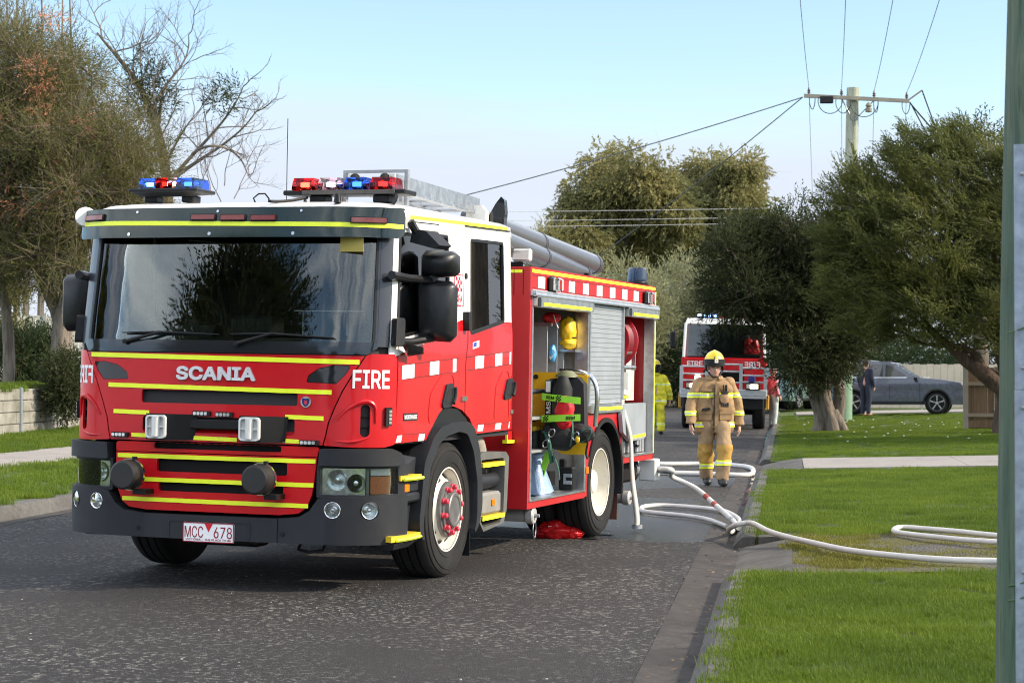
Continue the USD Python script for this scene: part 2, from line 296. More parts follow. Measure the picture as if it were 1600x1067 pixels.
GRAVEL = ground_mat('mossy_gravel', {'n': ('noise_texture', {'scale': 1.9, 'detail': 8, 'roughness': .7, 'distortion': .4}), 'k': ('map_range', {'from_min': .44, 'from_max': .56, 'clamp': True}), 'v': ('voronoi_texture', {'scale': 55.0}), 'r': ('rgb_ramp', {'ramp': [(0, (.04, .037, .034)), (.6, (.10, .094, .086)), (1, (.2, .19, .175))]}),
    'n2': ('noise_texture', {'scale': 45.0, 'detail': 4}), 'mo': ('rgb_ramp', {'ramp': [(.3, (.05, .045, .015)), (.6, (.13, .12, .028)), (.8, (.18, .155, .04))]}), 'mx': ('mix', {}), 'b': ('bump', {'distance': .02, 'strength': .9})},
    [('g.position', 'n.vector'), ('n.fac', 'k.value'), ('g.position', 'v.vector'), ('v.distance', 'r.fac'), ('g.position', 'n2.vector'), ('n2.fac', 'mo.fac'), ('r.color', 'mx.color1'), ('mo.color', 'mx.color2'), ('k.result', 'mx.fac'), ('mx.color', 'p.base_color'), ('v.distance', 'b.height'), ('b.normal', 'p.normal')])
FIELD = ground_mat('far_grass', {'n': ('noise_texture', {'scale': .08, 'detail': 8}), 'r': ('rgb_ramp', {'ramp': [(.3, (.05, .075, .02)), (.7, (.10, .115, .035))]})}, [('g.position', 'n.vector'), ('n.fac', 'r.fac'), ('r.color', 'p.base_color')])

TT = np.r_[np.arange(-14, 30, .5), np.arange(30, 90, 1.5), np.arange(90, 330, 10)]
def struct(name, mesh, mat, smooth=35): return add(None, name, mesh, mat, smooth, kind='structure')
gs = 1500.0
struct('ground', tm((np.array([[-gs, -gs, -.35], [gs, -gs, -.35], [gs, gs, -.35], [-gs, gs, -.35]]), np.array([[0, 1, 2], [0, 2, 3]]))), FIELD)
ss = np.linspace(.30, ROADW - .30, 22)
struct('road', strip(np.c_[ss, road_z(ss)], TT, .012, 4), ASPHALT)
gut = concrete
# concrete channels beside the road and kerbs with their joints; the kerb drops at the crossings
CROSS = (5.55, 8.45); DRIVE = (20.75, 24.5)
for name, sgn, s0 in (('channel', 1, 0.0), ('channel', -1, ROADW)):
    f = lambda s: s0 + sgn * s
    pr = [(f(-.03), -.040), (f(.02), -.040), (f(.10), -.039), (f(.22), -.035), (f(.30), float(road_z(f(.30))) + .003), (f(.36), float(road_z(f(.36))) + .003)]
    struct(name, strip(pr, TT, .006, 7), CHANM)
def kerb_piece(t0, t1, sgn=1, s0=0.0, w=.105, top=.060, gap=.004):
    f = lambda s: s0 + sgn * s
    pr = np.array([(f(.105), -.06), (f(.085), -.030), (f(.030), top - .024), (f(-.004), top), (f(-w), top), (f(-w), -.10)])
    n = max(2, int((t1 - t0) / .6)); ts = np.linspace(t0 + gap, t1 - gap, n); m = strip(pr, ts)
    V = W(np.r_[pr[:, 0], pr[:, 0]], np.r_[np.full(6, ts[0]), np.full(6, ts[-1])], np.r_[pr[:, 1], pr[:, 1]])
    caps = np.array([[0, i, i + 1] for i in range(1, 5)]); c = tm((V, np.vstack([caps, caps[:, ::-1] + 6])))
    return cat_([m, c])
kerb = struct('kerb', kerb_piece(-14, CROSS[0] - 3.0), KERBM)
t = CROSS[0] - 3.0
edges = list(np.linspace(2.55, CROSS[0], 3)) ; edges2 = list(np.linspace(CROSS[1], DRIVE[0], 5)); edges3 = [DRIVE[1] + 3.2 * i for i in range(10)]
for E_ in (edges, edges2, edges3):
    for a_, b_ in zip(E_[:-1], E_[1:]): add(kerb, 'kerb_segment', kerb_piece(a_, b_), KERBM)
add(kerb, 'kerb_segment', kerb_piece(edges3[-1], 300), KERBM)
kerb2 = struct('kerb', kerb_piece(-14, 4, -1, ROADW, .17, .105), KERBM)
for i in range(12): add(kerb2, 'kerb_segment', kerb_piece(4 + 3.1 * i, 7.1 + 3.1 * i, -1, ROADW, .17, .105), KERBM)
add(kerb2, 'kerb_segment', kerb_piece(4 + 3.1 * 12, 300, -1, ROADW, .17, .105), KERBM)
# crossing slab where the kerb is cut, raised ends
def slab(t0, t1, pr, thick=.12):
    pr = np.asarray(pr, float); ts = np.linspace(t0, t1, max(2, int((t1 - t0) / .4)))
    top = strip(pr, ts); lo = pr.copy(); lo[:, 1] -= thick
    ring = []
    P = [(pr[i], t0) for i in range(len(pr))] + [(pr[-1], t) for t in ts[1:]] + [(pr[i], t1) for i in range(len(pr) - 2, -1, -1)] + [(pr[0], t) for t in ts[-2:0:-1]]
    V = np.array([W(p[0], t, p[1]) for p, t in P]); L = V - [0, 0, thick]; n = len(V); i = np.arange(n); j = (i + 1) % n
    q = np.stack([i, j, j + n, i + n], -1); side = tm((np.vstack([V, L]), np.vstack([q[:, [0, 1, 2]], q[:, [0, 2, 3]]])))
    return cat_([top, side])
struct('crossing_slab', slab(CROSS[0] + .01, CROSS[1] - .01, [(.035, -.045), (-.03, -.022), (-.20, .010), (-.42, .058)]), KERBM)
struct('kerb_end', slab(CROSS[1] + .002, CROSS[1] + .28, [(-.135, .060), (-.42, .074)], .16), KERBM)
add(None, 'crossing_slab', slab(DRIVE[0], DRIVE[1], [(.03, -.045), (-.03, -.02), (-.25, .03), (-.62, .082)]), KERBM, kind='structure')
struct('driveway', cat_([slab(DRIVE[0] + .1 , DRIVE[1] - .1, [(s, float(right_z(s)) + .012) for s in np.linspace(-.63 - k * 2.4, -.63 - k * 2.4 - 2.39, 4)]) for k in range(6)]), PATHM)
struct('gravel_driveway', strip([(s, float(right_z(s)) - .022 + (.012 if -1.7 < s < -1.0 else 0)) for s in np.linspace(-.40, -12, 40)], np.arange(CROSS[0] - .25, CROSS[1] + .35, .15), .05, 3), GRAVEL)
# nature strip and lawns: one sheet each side with soft unevenness, opened at the driveways
def lawn(t0, t1, s0, s1, fz, n, st_=.5): 
    s = np.linspace(s0, s1, n); m = strip(np.c_[s, fz(s)], np.r_[t0, np.arange(t0, t1, st_), t1, t1], .035, 9); v = np.array(m.vertices); v[:n, 2] -= .2; v[-n:, 2] -= .2; return tm((v, m.faces))
fr = lambda s: right_z(s) - .03
lw = cat_([lawn(-14, CROSS[0] - .2, -.10, -14, fr, 30), lawn(CROSS[1] + .3, DRIVE[0] + .08, -.10, -14, fr, 30), lawn(DRIVE[1] - .08, 58.5, -.10, -14, fr, 30), lawn(58.5, 300, -.10, -14, fr, 12, 4.0), lawn(-14, 300, -14, -70, fr, 5, 6.0)])
lawn_right = struct('lawn', lw, LAWN)
PATH = (10.2, 11.45)
fl = lambda s: left_z(s) - .01
lawn_left = struct('lawn', cat_([lawn(-14, 70, ROADW + .165, PATH[0], fl, 8, .8), lawn(-14, 70, PATH[1], 30, fl, 12, 1.5), lawn(70, 300, ROADW + .165, 60, fl, 10, 6.0), lawn(-14, 70, 30, 70, fl, 4, 6.0)]), LAWN)
fp = None
for i in range(22):
    m = slab(6 + 1.6 * i, 6 + 1.6 * (i + 1) - .012, [(PATH[0], float(left_z(PATH[0])) + .012), (PATH[1], float(left_z(PATH[1])) + .012)])
    if fp is None: fp = struct('footpath', m, PATHM)
    else: add(fp, 'path_slab', m, PATHM)
struct('far_driveway', slab(61.0, 65.5, [(s, float(right_z(s)) + .015) for s in np.linspace(-.7, -16, 10)]), PATHM)

# ------------------------------------------------------------------ grass: countless blades, a few tuft kinds spread over the lawns
def tuft(seed, n, h, wid, spread):
    r = np.random.default_rng(seed); p = r.uniform(-spread, spread, (n, 2)); az = r.uniform(0, 2 * PI, n); lean = r.uniform(.05, .75, n); hh = h * r.uniform(.45, 1.15, n)
    d = np.c_[np.cos(az), np.sin(az)]; sd = np.c_[-np.sin(az), np.cos(az)] * wid * r.uniform(.6, 1.2, n)[:, None] / 2
    b = np.c_[p, np.zeros(n)]; m = np.c_[p + d * (hh * lean * .35)[:, None], hh * .6]; t = np.c_[p + d * (hh * lean)[:, None], hh * (1 - .25 * lean)]
    s3 = np.c_[sd, np.zeros(n)]; V = np.stack([b - s3, b + s3, m + s3 * .8, m - s3 * .8, t], 1).reshape(-1, 3); k = np.arange(n)[:, None] * 5
    return tm((V, np.vstack([k + [0, 1, 2], k + [0, 2, 3], k + [3, 2, 4]])))
GRASS = leafmat('grass_blades', [(.15, (.046, .074, .008)), (.40, (.092, .126, .012)), (.60, (.150, .170, .020)), (.78, (.24, .22, .055)), (.95, (.36, .29, .12))], rough=.5, tr=.35, scale=.8, k=1.08)
def scatter(name, label, protos, pts, mat, smin=.75, smax=1.3, seed=5):
    pi = UsdGeom.PointInstancer.Define(stage, unique('/World', name)); r = np.random.default_rng(seed); n = len(pts)
    tg = []
    for k, m in enumerate(protos): tg.append(usdkit.mesh(stage, f'{pi.GetPath()}/blades_{k:03d}', m, mat, smooth=False).GetPath())
    pi.CreatePrototypesRel().SetTargets(tg); pi.CreateProtoIndicesAttr(Vt.IntArray.FromNumpy(r.integers(0, len(protos), n).astype(np.int32)))
    pi.CreatePositionsAttr(Vt.Vec3fArray.FromNumpy(np.asarray(pts, np.float32)))
    a = r.uniform(0, 2 * PI, n); q = np.zeros((n, 4)); q[:, 2] = np.sin(a / 2); q[:, 3] = np.cos(a / 2)
    pi.CreateOrientationsAttr(Vt.QuathArray([Gf.Quath(float(w), 0, 0, float(z)) for z, w in q[:, 2:]]))
    sc = r.uniform(smin, smax, (n, 1)) * np.ones((1, 3)); pi.CreateScalesAttr(Vt.Vec3fArray.FromNumpy(sc.astype(np.float32)))
    custom(pi.GetPrim(), label=label, category='grass', kind='stuff'); return pi
rg = np.random.default_rng(11)
def region(t0, t1, s0f, s1f, dens):
    """random points in a road-aligned strip; s limits may depend on t."""
    out = []
    t = t0
    while t < t1:
        dt = min(.5, t1 - t); a, b = s0f(t), s1f(t); n = rg.poisson(abs(b - a) * dt * dens)
        out.append(np.c_[rg.uniform(min(a, b), max(a, b), n), rg.uniform(t, t + dt, n)]); t += dt
    return np.vstack(out)
right_edge = lambda t: -(1.5 + .125 * (t + 9)) + .2          # just beyond the right edge of the picture
near = np.vstack([region(-.6, CROSS[0] - .2, lambda t: -.22, lambda t: min(right_edge(t), -1.9), 62), region(CROSS[1] + .32, DRIVE[0], lambda t: -.22, right_edge, 34), region(DRIVE[1], 44, lambda t: -.22, right_edge, 15), region(44, 60, lambda t: -.22, right_edge, 9)])
edge = np.vstack([region(-.6, CROSS[0] - .2, lambda t: -.115, lambda t: -.19, 120), region(CROSS[1] + .32, DRIVE[0], lambda t: -.115, lambda t: -.19, 80)])
near = np.vstack([near, edge])
def put(st, f=0.0): 
    P = W(st[:, 0], st[:, 1]); P[:, 2] += .035 * (meshkit.fbm(np.stack([st[:, 0] * 1.3, st[:, 1] * 1.3, 0 * st[:, 0]], -1), 3, 9) - .5) - .02 + f; return P
scatter('grass', 'short bright green grass of the nature strip right of the kerb', [tuft(k, 260, .036, .0040, .12) for k in range(4)] + [tuft(9, 110, .055, .0042, .13)], put(near), GRASS)
lf = np.vstack([region(8, 40, lambda t: ROADW + .17, lambda t: PATH[0] - .02, 12), region(8, 40, lambda t: PATH[1] + .03, lambda t: 13.4 + .18 * max(t - 24, 0), 14)])
scatter('grass', 'longer green grass on the left verge beside the footpath', [tuft(20 + k, 170, .085, .007, .16) for k in range(3)], put(lf), GRASS, seed=6)
MOSS = leafmat('moss_blades', [(.15, (.06, .06, .012)), (.5, (.12, .115, .022)), (.8, (.20, .17, .04)), (.95, (.26, .20, .08))], rough=.6, tr=.25, scale=1.6)
mg = region(CROSS[0] - .22, CROSS[1] + .34, lambda t: -.45, right_edge, 46)
keep = meshkit.fbm(np.stack([mg[:, 0] * .55, mg[:, 1] * 1.5, 0 * mg[:, 0]], -1), 4, 21) > .47
scatter('moss', 'yellowish moss and thin grass on the gravel driveway', [tuft(30 + k, 150, .028, .005, .13) for k in range(3)], put(mg[keep], -.006), MOSS, seed=7)
# daisies in the lawn
r_ = np.random.default_rng(3)
dz = np.c_[r_.uniform(-6, -.6, 46), r_.uniform(30, 50, 46)]; P_ = W(dz[:, 0], dz[:, 1]) + [0, 0, .05]
fl_ = []
for p_ in P_:
    k_ = r_.uniform(.018, .03); fl_.append(xf(lathe([(0, .0), (k_, .004), (k_ * .9, .012), (0, .016)], 6), t=p_))
add(None, 'daisies', fl_, M('daisy_white', (.8, .8, .76), .6), label='small white daisies in the lawn right of the road', cat='flowers', kind='stuff')
# ------------------------------------------------------------------ fire engine in the foreground
RED = M('fire_red', (.50, .006, .011), .26, coat=.35, var=.05, vscale=2.0, spec=.35, dirt=.07, dcol=(.30, .06, .05))
RED2 = M('fire_red_matt', (.43, .008, .012), .42, coat=.15, var=.07, vscale=3.0)
WHITE = M('cab_white', (.80, .78, .73), .3, coat=.6, var=.03, vscale=3.0)
YEL = M('reflective_yellow', (.86, .96, .03), .4, var=.05, vscale=14.0, coat=.2)
WTAPE = M('reflective_white', (.78, .78, .78), .4, var=.04, coat=.2)
LINE = M('seam_black', (.008, .008, .008), .7, var=0)
PLAS = M('grey_plastic', (.019, .0205, .024), .50, spec=.3, var=.15, vscale=5.0, bump=.0006, bscale=500.0, dirt=.16, dcol=(.05, .046, .042))
BLK = M('black_plastic', (.007, .007, .0075), .42, spec=.35, var=.1, vscale=6.0)
GLOSSB = M('gloss_black', (.010, .011, .012), .09, coat=.6, var=0)
RUB = M('rubber', (.014, .0135, .013), .78, spec=.3, var=.2, vscale=8.0, dirt=.35, dcol=(.055, .050, .045), bump=.001, bscale=120.0)
CHROME = M('chrome', (.75, .75, .76), .16, metal=1.0, var=.05)
ALU = M('aluminium', (.55, .56, .57), .38, metal=1.0, var=.1, vscale=14.0, dirt=.25, dcol=(.2, .19, .18))
STEEL = M('galvanised', (.36, .37, .38), .5, metal=.7, var=.18, vscale=16.0)
SHUT = M('shutter_grey', (.36, .39, .42), .42, metal=.35, var=.06, vscale=4.0, dirt=.15, dcol=(.2, .19, .18))
PANEL = M('locker_panel', (.36, .36, .35), .55, metal=.4, var=.14, vscale=5.0, dirt=.4, dcol=(.16, .15, .14))
LGREY = M('light_grey_plastic', (.62, .62, .59), .45, var=.08, vscale=8.0)
CREAM = M('wheel_cream', (.70, .67, .58), .42, coat=.25, var=.05, dirt=.45, dcol=(.28, .23, .17), vscale=6.0)
HUBG = M('hub_grey', (.17, .165, .16), .45, metal=.5, var=.2, dirt=.4, dcol=(.10, .07, .05))
PINK = M('nut_red', (.62, .03, .06), .5, var=.1)
YPL = M('step_yellow', (.72, .50, .02), .5, var=.12, vscale=30.0, dirt=.35, dcol=(.35, .25, .06))
AMBER = M('amber_lens', (.75, .20, .01), .18, coat=.6, var=.06, vscale=40.0)
ORED = M('dull_red_lens', (.16, .018, .010), .14, coat=.7, var=.1, vscale=40.0)
SILV = M('badge_silver', (.72, .72, .73), .35, metal=.55, var=.04)
GRILLE = M('grille_black', (.006, .006, .006), .6, spec=.2, var=.2, vscale=40.0)
REFL = M('reflector_silver', (.82, .83, .82), .14, metal=1.0, var=.1, vscale=30.0)
LENS = glass('clear_lens', (.90, .93, .92), .04, 1.45)
WSG = glass('windscreen_glass', (.80, .85, .82), .0, 1.66)
SIDEG = glass('side_glass', (.52, .56, .54), .0, 1.8)
INT = M('cab_interior', (.018, .018, .019), .7, var=.2, vscale=5.0)
SEAT = M('seat_fabric', (.015, .016, .018), .9, var=.2, vscale=20.0)
DASH = M('dashboard', (.030, .034, .033), .6, var=.15, vscale=6.0)
YAW, TILT = .3264, .0171
def truck_matrix(x0, y0, z0, yaw, tilt, px=1.17):
    R = trimesh.transformations.rotation_matrix
    return trimesh.transformations.translation_matrix((x0, y0, z0)) @ R(-yaw, (0, 0, 1)) @ trimesh.transformations.translation_matrix((px, 0, 0)) @ R(tilt, (0, 1, 0)) @ trimesh.transformations.translation_matrix((-px, 0, 0))
TM = truck_matrix(-2.0519, 13.5859, -.004, YAW, TILT)
truck = thing('fire_engine', 'large red and white crew cab fire engine parked nearest, its side lockers open', 'fire engine', matrix=TM, group=None)
def T(name, mesh, mat, smooth=35, parent=None, label=None): return add(parent or truck, name, mesh, mat, smooth, label)
# outline of the cab in plan, as a surface S(u, z, offset): u runs from the middle of the front round the corner to the back
def _plan():
    x = np.linspace(0, .74, 30); y = .02 * (x / .74) ** 2; th = np.linspace(0, PI / 2, 40)[1:]
    x = np.r_[x, .74 + .48 * np.sin(th)]; y = np.r_[y, .38 - .36 * np.cos(th)]; x = np.r_[x, 1.22]; y = np.r_[y, 2.72]
    th = np.linspace(0, PI / 2, 8)[1:]; x = np.r_[x, 1.16 + .06 * np.cos(th)]; y = np.r_[y, 2.72 + .06 * np.sin(th)]
    return np.r_[x, 0], np.r_[y, 2.78]
PX, PY = _plan(); PS = np.r_[0, np.cumsum(np.hypot(np.diff(PX), np.diff(PY)))]; NXp = np.gradient(PY, PS); NYp = -np.gradient(PX, PS)
def S(u, z, o=0.0):
    u = np.asarray(u, float); z = np.asarray(z, float); a = np.abs(u); sg_ = np.where(u < 0, -1, 1)
    x = np.interp(a, PS, PX); y = np.interp(a, PS, PY); nx = np.interp(a, PS, NXp); ny = np.interp(a, PS, NYp); l = np.hypot(nx, ny) + 1e-9
    x = x + o * nx / l; y = y + o * ny / l; w = np.clip((1.0 - y) / .98, 0, 1)
    y = y + w * np.interp(z, [1.0, 1.62, 2.45, 2.7], [0, .02, .145, .19]); x = x * (1 - .022 * np.clip((z - 1.75) / .85, 0, 1))
    return np.stack([sg_ * x, y, z], -1)
def plate(poly, res):
    """Even triangles over a polygon: (2-D points, triangles, outline edges)."""
    from scipy.spatial import Delaunay
    P2, T2, E2, n = [], [], [], 0
    for g in polys(poly):
        gs_ = g.segmentize(res); ring = np.vstack([np.asarray(r.coords)[:-1] for r in [gs_.exterior, *gs_.interiors]])
        x0, y0, x1, y1 = g.bounds; gx, gy = np.meshgrid(np.arange(x0 + res / 2, x1, res), np.arange(y0 + res / 2, y1, res)); q = np.c_[gx.ravel(), gy.ravel()]
        inner = g.buffer(-res * .45)
        if len(q) and not inner.is_empty: q = q[shapely.contains_xy(inner, q[:, 0], q[:, 1])]
        else: q = q[:0]
        p = np.unique(np.round(np.vstack([ring, q]), 7), axis=0); t = Delaunay(p).simplices; c = p[t].mean(1); t = t[shapely.contains_xy(g, c[:, 0], c[:, 1])]
        a = p[t]; ar = np.cross(a[:, 1] - a[:, 0], a[:, 2] - a[:, 0]); t = t[np.abs(ar) > 1e-10]; ar = ar[np.abs(ar) > 1e-10]; t[ar < 0] = t[ar < 0][:, ::-1]
        e = np.vstack([t[:, [0, 1]], t[:, [1, 2]], t[:, [2, 0]]]); k = e[:, 0] * len(p) + e[:, 1]; back = set((e[:, 1] * len(p) + e[:, 0]).tolist()); e = e[[x not in back for x in k.tolist()]]
        P2.append(p); T2.append(t + n); E2.append(e + n); n += len(p)
    return np.vstack(P2), np.vstack(T2), np.vstack(E2)
def skin(poly, o0=0.0, o1=.02, res=.06, surf=None):
    p, t, e = plate(poly, res); n = len(p); f = surf or S
    V = np.vstack([f(p[:, 0], p[:, 1], np.full(n, o1)), f(p[:, 0], p[:, 1], np.full(n, o0))])
    F = np.vstack([t, t[:, ::-1] + n, np.stack([e[:, 0], e[:, 0] + n, e[:, 1] + n], 1), np.stack([e[:, 0], e[:, 1] + n, e[:, 1]], 1)])
    return tm((V, F))
def PG(*p): return sg.Polygon(p)
def mir(p): return sa.scale(p, -1, 1, origin=(0, 0))
def bev(p, r): return p.buffer(-r).buffer(2 * r).buffer(-r)
# --- black inner shell with window openings, so that panel gaps read dark
WIN = rrect(-1.06, 1.66, 1.13, 2.43, .05)
W1 = bev(PG((1.31, 1.725), (1.31, 2.44), (2.30, 2.48), (2.33, 1.85), (1.62, 1.76)), .03)
W2 = bev(PG((2.75, 1.775), (2.78, 2.485), (3.53, 2.505), (3.53, 1.885)), .03)
shell = sg.box(-5.0, 1.0, 5.0, 2.6).difference(shapely.union_all([WIN.buffer(.01), W1.buffer(.008), W2.buffer(.008), mir(W1).buffer(.008), mir(W2).buffer(.008)]))
T('cab_shell', skin(shell, -.045, -.025, .09), INT)
rr_ = rrect(-1.1, 2.0, 1.1, 2.42, .06)
# --- red front panels
SEAM = [(.805, .995), (.822, 1.06), (.838, 1.145), (.878, 1.25), (.927, 1.361), (.99, 1.47), (1.05, 1.56), (1.075, 1.60)]
slot1 = rrect(-.565, 1.255, .615, 1.345, .018); slot2 = rrect(-.55, 1.055, .60, 1.165, .02)
eye = bev(PG((.672, 1.415), (.690, 1.465), (.765, 1.513), (.87, 1.535), (.985, 1.532), (.945, 1.47), (.885, 1.408)), .012)
front = PG(*[(x - .004, z) for x, z in SEAM], *[(-x + .004, z) for x, z in SEAM[::-1]]).difference(shapely.union_all([slot1, slot2, eye, mir(eye)]))
pan = T('front_panel', skin(front, -.012, .006, .06), RED)
for k in (1, -1): T('corner_lamp_cover', skin(eye.buffer(-.003) if k > 0 else mir(eye).buffer(-.003), -.012, .001, .05), GLOSSB)
T('grille_slot', skin(slot1.buffer(.01), -.06, -.03, .1), GRILLE); T('grille_slot', skin(slot2.buffer(.01), -.07, -.035, .1), GRILLE)
# sloping sills in the slots that catch the sky
def sill(u0, u1, z, d, h): 
    n = 24; u = np.linspace(u0, u1, n); A = S(u, np.full(n, z), .004); B = S(u, np.full(n, z + h), -d); i = np.arange(n - 1); q = np.stack([i, i + 1, i + 1 + n, i + n], -1)
    m = tm((np.vstack([A, B]), np.vstack([q[:, [0, 1, 2]], q[:, [0, 2, 3]]]))); return m
T('slot_sill', sill(-.60, .64, 1.210, .035, .055), RED); T('slot_sill', sill(-.55, .60, 1.042, .035, .05), RED)
low = bev(PG((-.752, .985), (.785, .985), (.772, .93), (.752, .76), (.735, .66), (.70, .575), (.64, .535), (.50, .520), (-.50, .520), (-.64, .535), (-.70, .575), (-.735, .66), (-.750, .76)), .02)
lcut = PG((-.79, .918), (.80, .918), (.80, .912), (-.79, .912))
g2 = rrect(-.45, .942, .51, .982, .012); g3 = rrect(-.425, .785, .555, .872, .015); g4 = rrect(-.41, .652, .530, .735, .015)
T('lower_grille', skin(low.difference(shapely.union_all([lcut, g2, g3, g4])), -.012, .012, .06), RED)
for g in (g2, g3, g4): T('grille_slot', skin(g.buffer(.01), -.06, -.02, .1), GRILLE)
# --- corner panels with the air slot
CORN = bev(PG(*[(x + .006, z) for x, z in SEAM], (1.12, 1.612), (1.302, 1.612), (1.322, 1.32), (1.345, 1.02), (1.30, 1.0), (1.22, .985), (1.0, .985)), .006)
vent = rrect(1.052, 1.055, 1.118, 1.272, .03)
for k in (1, -1):
    f = (lambda p: p) if k > 0 else mir
    cp = T('corner_panel', skin(f(CORN.difference(vent)), -.012, .006, .045), RED)
    T('air_slot', cat_([skin(f(vent.buffer(.01)), -.06, -.045, .05)] + [skin(f(sg.box(1.052, z, 1.118, z + .012)), -.05, -.005, .05) for z in (1.12, 1.19)]), GRILLE, parent=cp)
    # swollen lip over the slot
    lip = np.array([S(k * u, z, .010) for u, z in [(.90, 1.165), (.95, 1.225), (1.02, 1.275), (1.09, 1.293), (1.14, 1.27), (1.155, 1.22), (1.158, 1.15)]])
    T('slot_lip', tube(spline(lip, 26), np.r_[np.linspace(.004, .018, 12), np.linspace(.018, .006, 14)], 8), RED, parent=cp)
    lip = np.array([S(k * u, z, .004) for u, z in [(.88, 1.03), (.98, 1.022), (1.06, 1.035), (1.12, 1.06)]])
    T('slot_lip', tube(spline(lip, 16), np.r_[np.linspace(.003, .013, 8), np.linspace(.013, .006, 8)], 8), RED, parent=cp)
    fw = text_poly('FIRE', .125, bold=True); x0, y0, x1, y1 = fw.bounds
    fw = sa.translate(sa.scale(fw, .262 / (x1 - x0), 1, origin=(0, 0)), .993, 1.380)
    for j, g in enumerate(sorted(polys(fw), key=lambda g: g.bounds[0])): T('fire_letter', skin(f(g), .0065, .0085, .05), WTAPE, parent=cp)
    leds_ = T('led_light', skin(f(rrect(1.222, 1.130, 1.268, 1.255, .006)), .006, .028, .05), BLK, parent=cp)
    T('led_lens', cat_([skin(f(rrect(1.243, z, 1.264, z + .019, .004)), .028, .031, .05) for z in (1.143, 1.168, 1.193, 1.218)]), REFL, parent=leds_)
# --- yellow reflective tape across the front
def tape(u0, u1, z0, z1, h=.030, o=.0075, mat=None, parent=None, name='reflective_stripe'):
    n = 40; u = np.linspace(u0, u1, n); z = np.linspace(z0, z1, n); return T(name, skin(PG(*zip(u, z), *zip(u[::-1], (z - h)[::-1])), o, o + .002, .06), mat or YEL, parent=parent)
tape(-1.015, 1.035, 1.598, 1.572, .032); tape(-.835, .855, 1.388, 1.366, .030); tape(-.785, -.50, 1.205, 1.200, .029); tape(.53, .805, 1.196, 1.190, .029)
tape(-.635, -.50, 1.044, 1.042, .027); tape(-.16, .18, 1.036, 1.030, .027); tape(.515, .640, 1.034, 1.030, .027)
for (a, b, z0, z1) in ((-.738, .760, .902, .902), (-.735, .748, .742, .742), (-.695, .712, .606, .602)): tape(a, b, z0, z1, .029, .0135)
# grey wordmark
sc = text_poly('SCANIA', .088, bold=True); x0, y0, x1, y1 = sc.bounds
sc = sa.translate(sa.scale(sc, .592 / (x1 - x0), 1, origin=(0, 0)), -.290, 1.420).buffer(.003, join_style=2)
for g in sorted(polys(sc), key=lambda g: g.bounds[0]): T('name_letter', skin(g, .004, .020, .05), SILV)
em = T('round_badge', skin(sg.Point(.678, 1.284).buffer(.037), .004, .016, .03), CHROME)
shield = PG((.650, 1.304), (.660, 1.309), (.678, 1.305), (.696, 1.309), (.706, 1.304), (.702, 1.275), (.690, 1.258), (.678, 1.252), (.666, 1.258), (.654, 1.275))
T('badge_shield', skin(shield, .016, .0185, .03), M('badge_blue', (.015, .02, .12), .3, var=0), parent=em)
T('badge_shield', skin(PG((.668, 1.294), (.688, 1.294), (.690, 1.275), (.680, 1.262), (.670, 1.272)), .0185, .0205, .03), M('badge_red', (.6, .03, .05), .4, var=0), parent=em)
# small white led bars
def ledbar(u0, u1, z, h=.034, o=.008, parent=None):
    b = T('led_light', skin(rrect(u0, z - h / 2, u1, z + h / 2, .005), o, o + .022, .05), BLK); w = (u1 - u0 - .02) / 4
    T('led_lens', cat_([skin(rrect(u0 + .006 + w * i, z - h * .32, u0 + .006 + w * (i + .8), z + h * .32, .006), o + .022, o + .027, .05) for i in range(4)]), REFL, parent=b)
ledbar(-.785, -.655, 1.030); ledbar(.645, .780, 1.012); ledbar(-.150, -.020, 1.190); ledbar(.022, .150, 1.186)
# --- siren loudspeakers in black brackets
for x0, x1 in ((-.465, -.148), (.238, .528)):
    sgn = 1; bx_ = T('siren_bracket', cat_([hull([(x0 + .015, -.125, 1.008), (x0 + .175, -.125, 1.008), (x0 + .015, -.125, 1.185), (x0 + .175, -.125, 1.185), (x0 - .03, .0, 1.02), (x1 + .01, .0, 1.01), (x0 - .03, .0, 1.18), (x1 + .03, .0, 1.18), (x1 - .05, -.05, 1.02), (x1 - .03, -.05, 1.18)])]), BLK)
    cx_, cz_ = x0 + .10, 1.097
    T('siren_rim', prism(rrect(cx_ - .075, cz_ - .079, cx_ + .075, cz_ + .079, .025).difference(rrect(cx_ - .063, cz_ - .067, cx_ + .063, cz_ + .067, .02)), -.152, -.124, 'xzy'), LGREY, parent=bx_)
    T('siren_horn', cat_([prism(rrect(cx_ - .064, cz_ - .068, cx_ + .064, cz_ + .068, .02), -.128, -.1245, 'xzy'), xf(tube([(cx_, -.142, cz_ - .066), (cx_, -.142, cz_ + .066)], .030, 14), None), bx((cx_ - .045, -.137, cz_), (.05, .014, .012)), bx((cx_ + .045, -.137, cz_), (.05, .014, .012))]), LGREY, parent=bx_)
T('siren_bracket', box2((-.17, -.03, 1.085), (.26, .03, 1.150), .006), BLK)
# --- round air horns at the lower grille
for x in (-.565, .425):
    h = T('air_horn', cat_([xf(lathe([(0, -.235), (.085, -.235), (.100, -.222), (.104, -.10), (.100, -.095), (0, -.095)], 32, 'y'), t=(x, 0, .765))]), M('horn_black', (.014, .0135, .013), .5, var=.2, bump=.0006, bscale=300))
    T('horn_clamp', xf(lathe([(.105, -.135), (.110, -.135), (.110, -.115), (.105, -.115)], 32, 'y'), t=(x, 0, .765)), CHROME, parent=h)
    T('horn_foot', cat_([bx((x + .03, -.12, .872), (.03, .03, .028), .004), box2((x + .02, -.13, .63), (x + .12, .0, .665), .004), cyl((x + .03, -.14, .672), (x + .03, -.155, .672), .012, 8)]), BLK, parent=h)
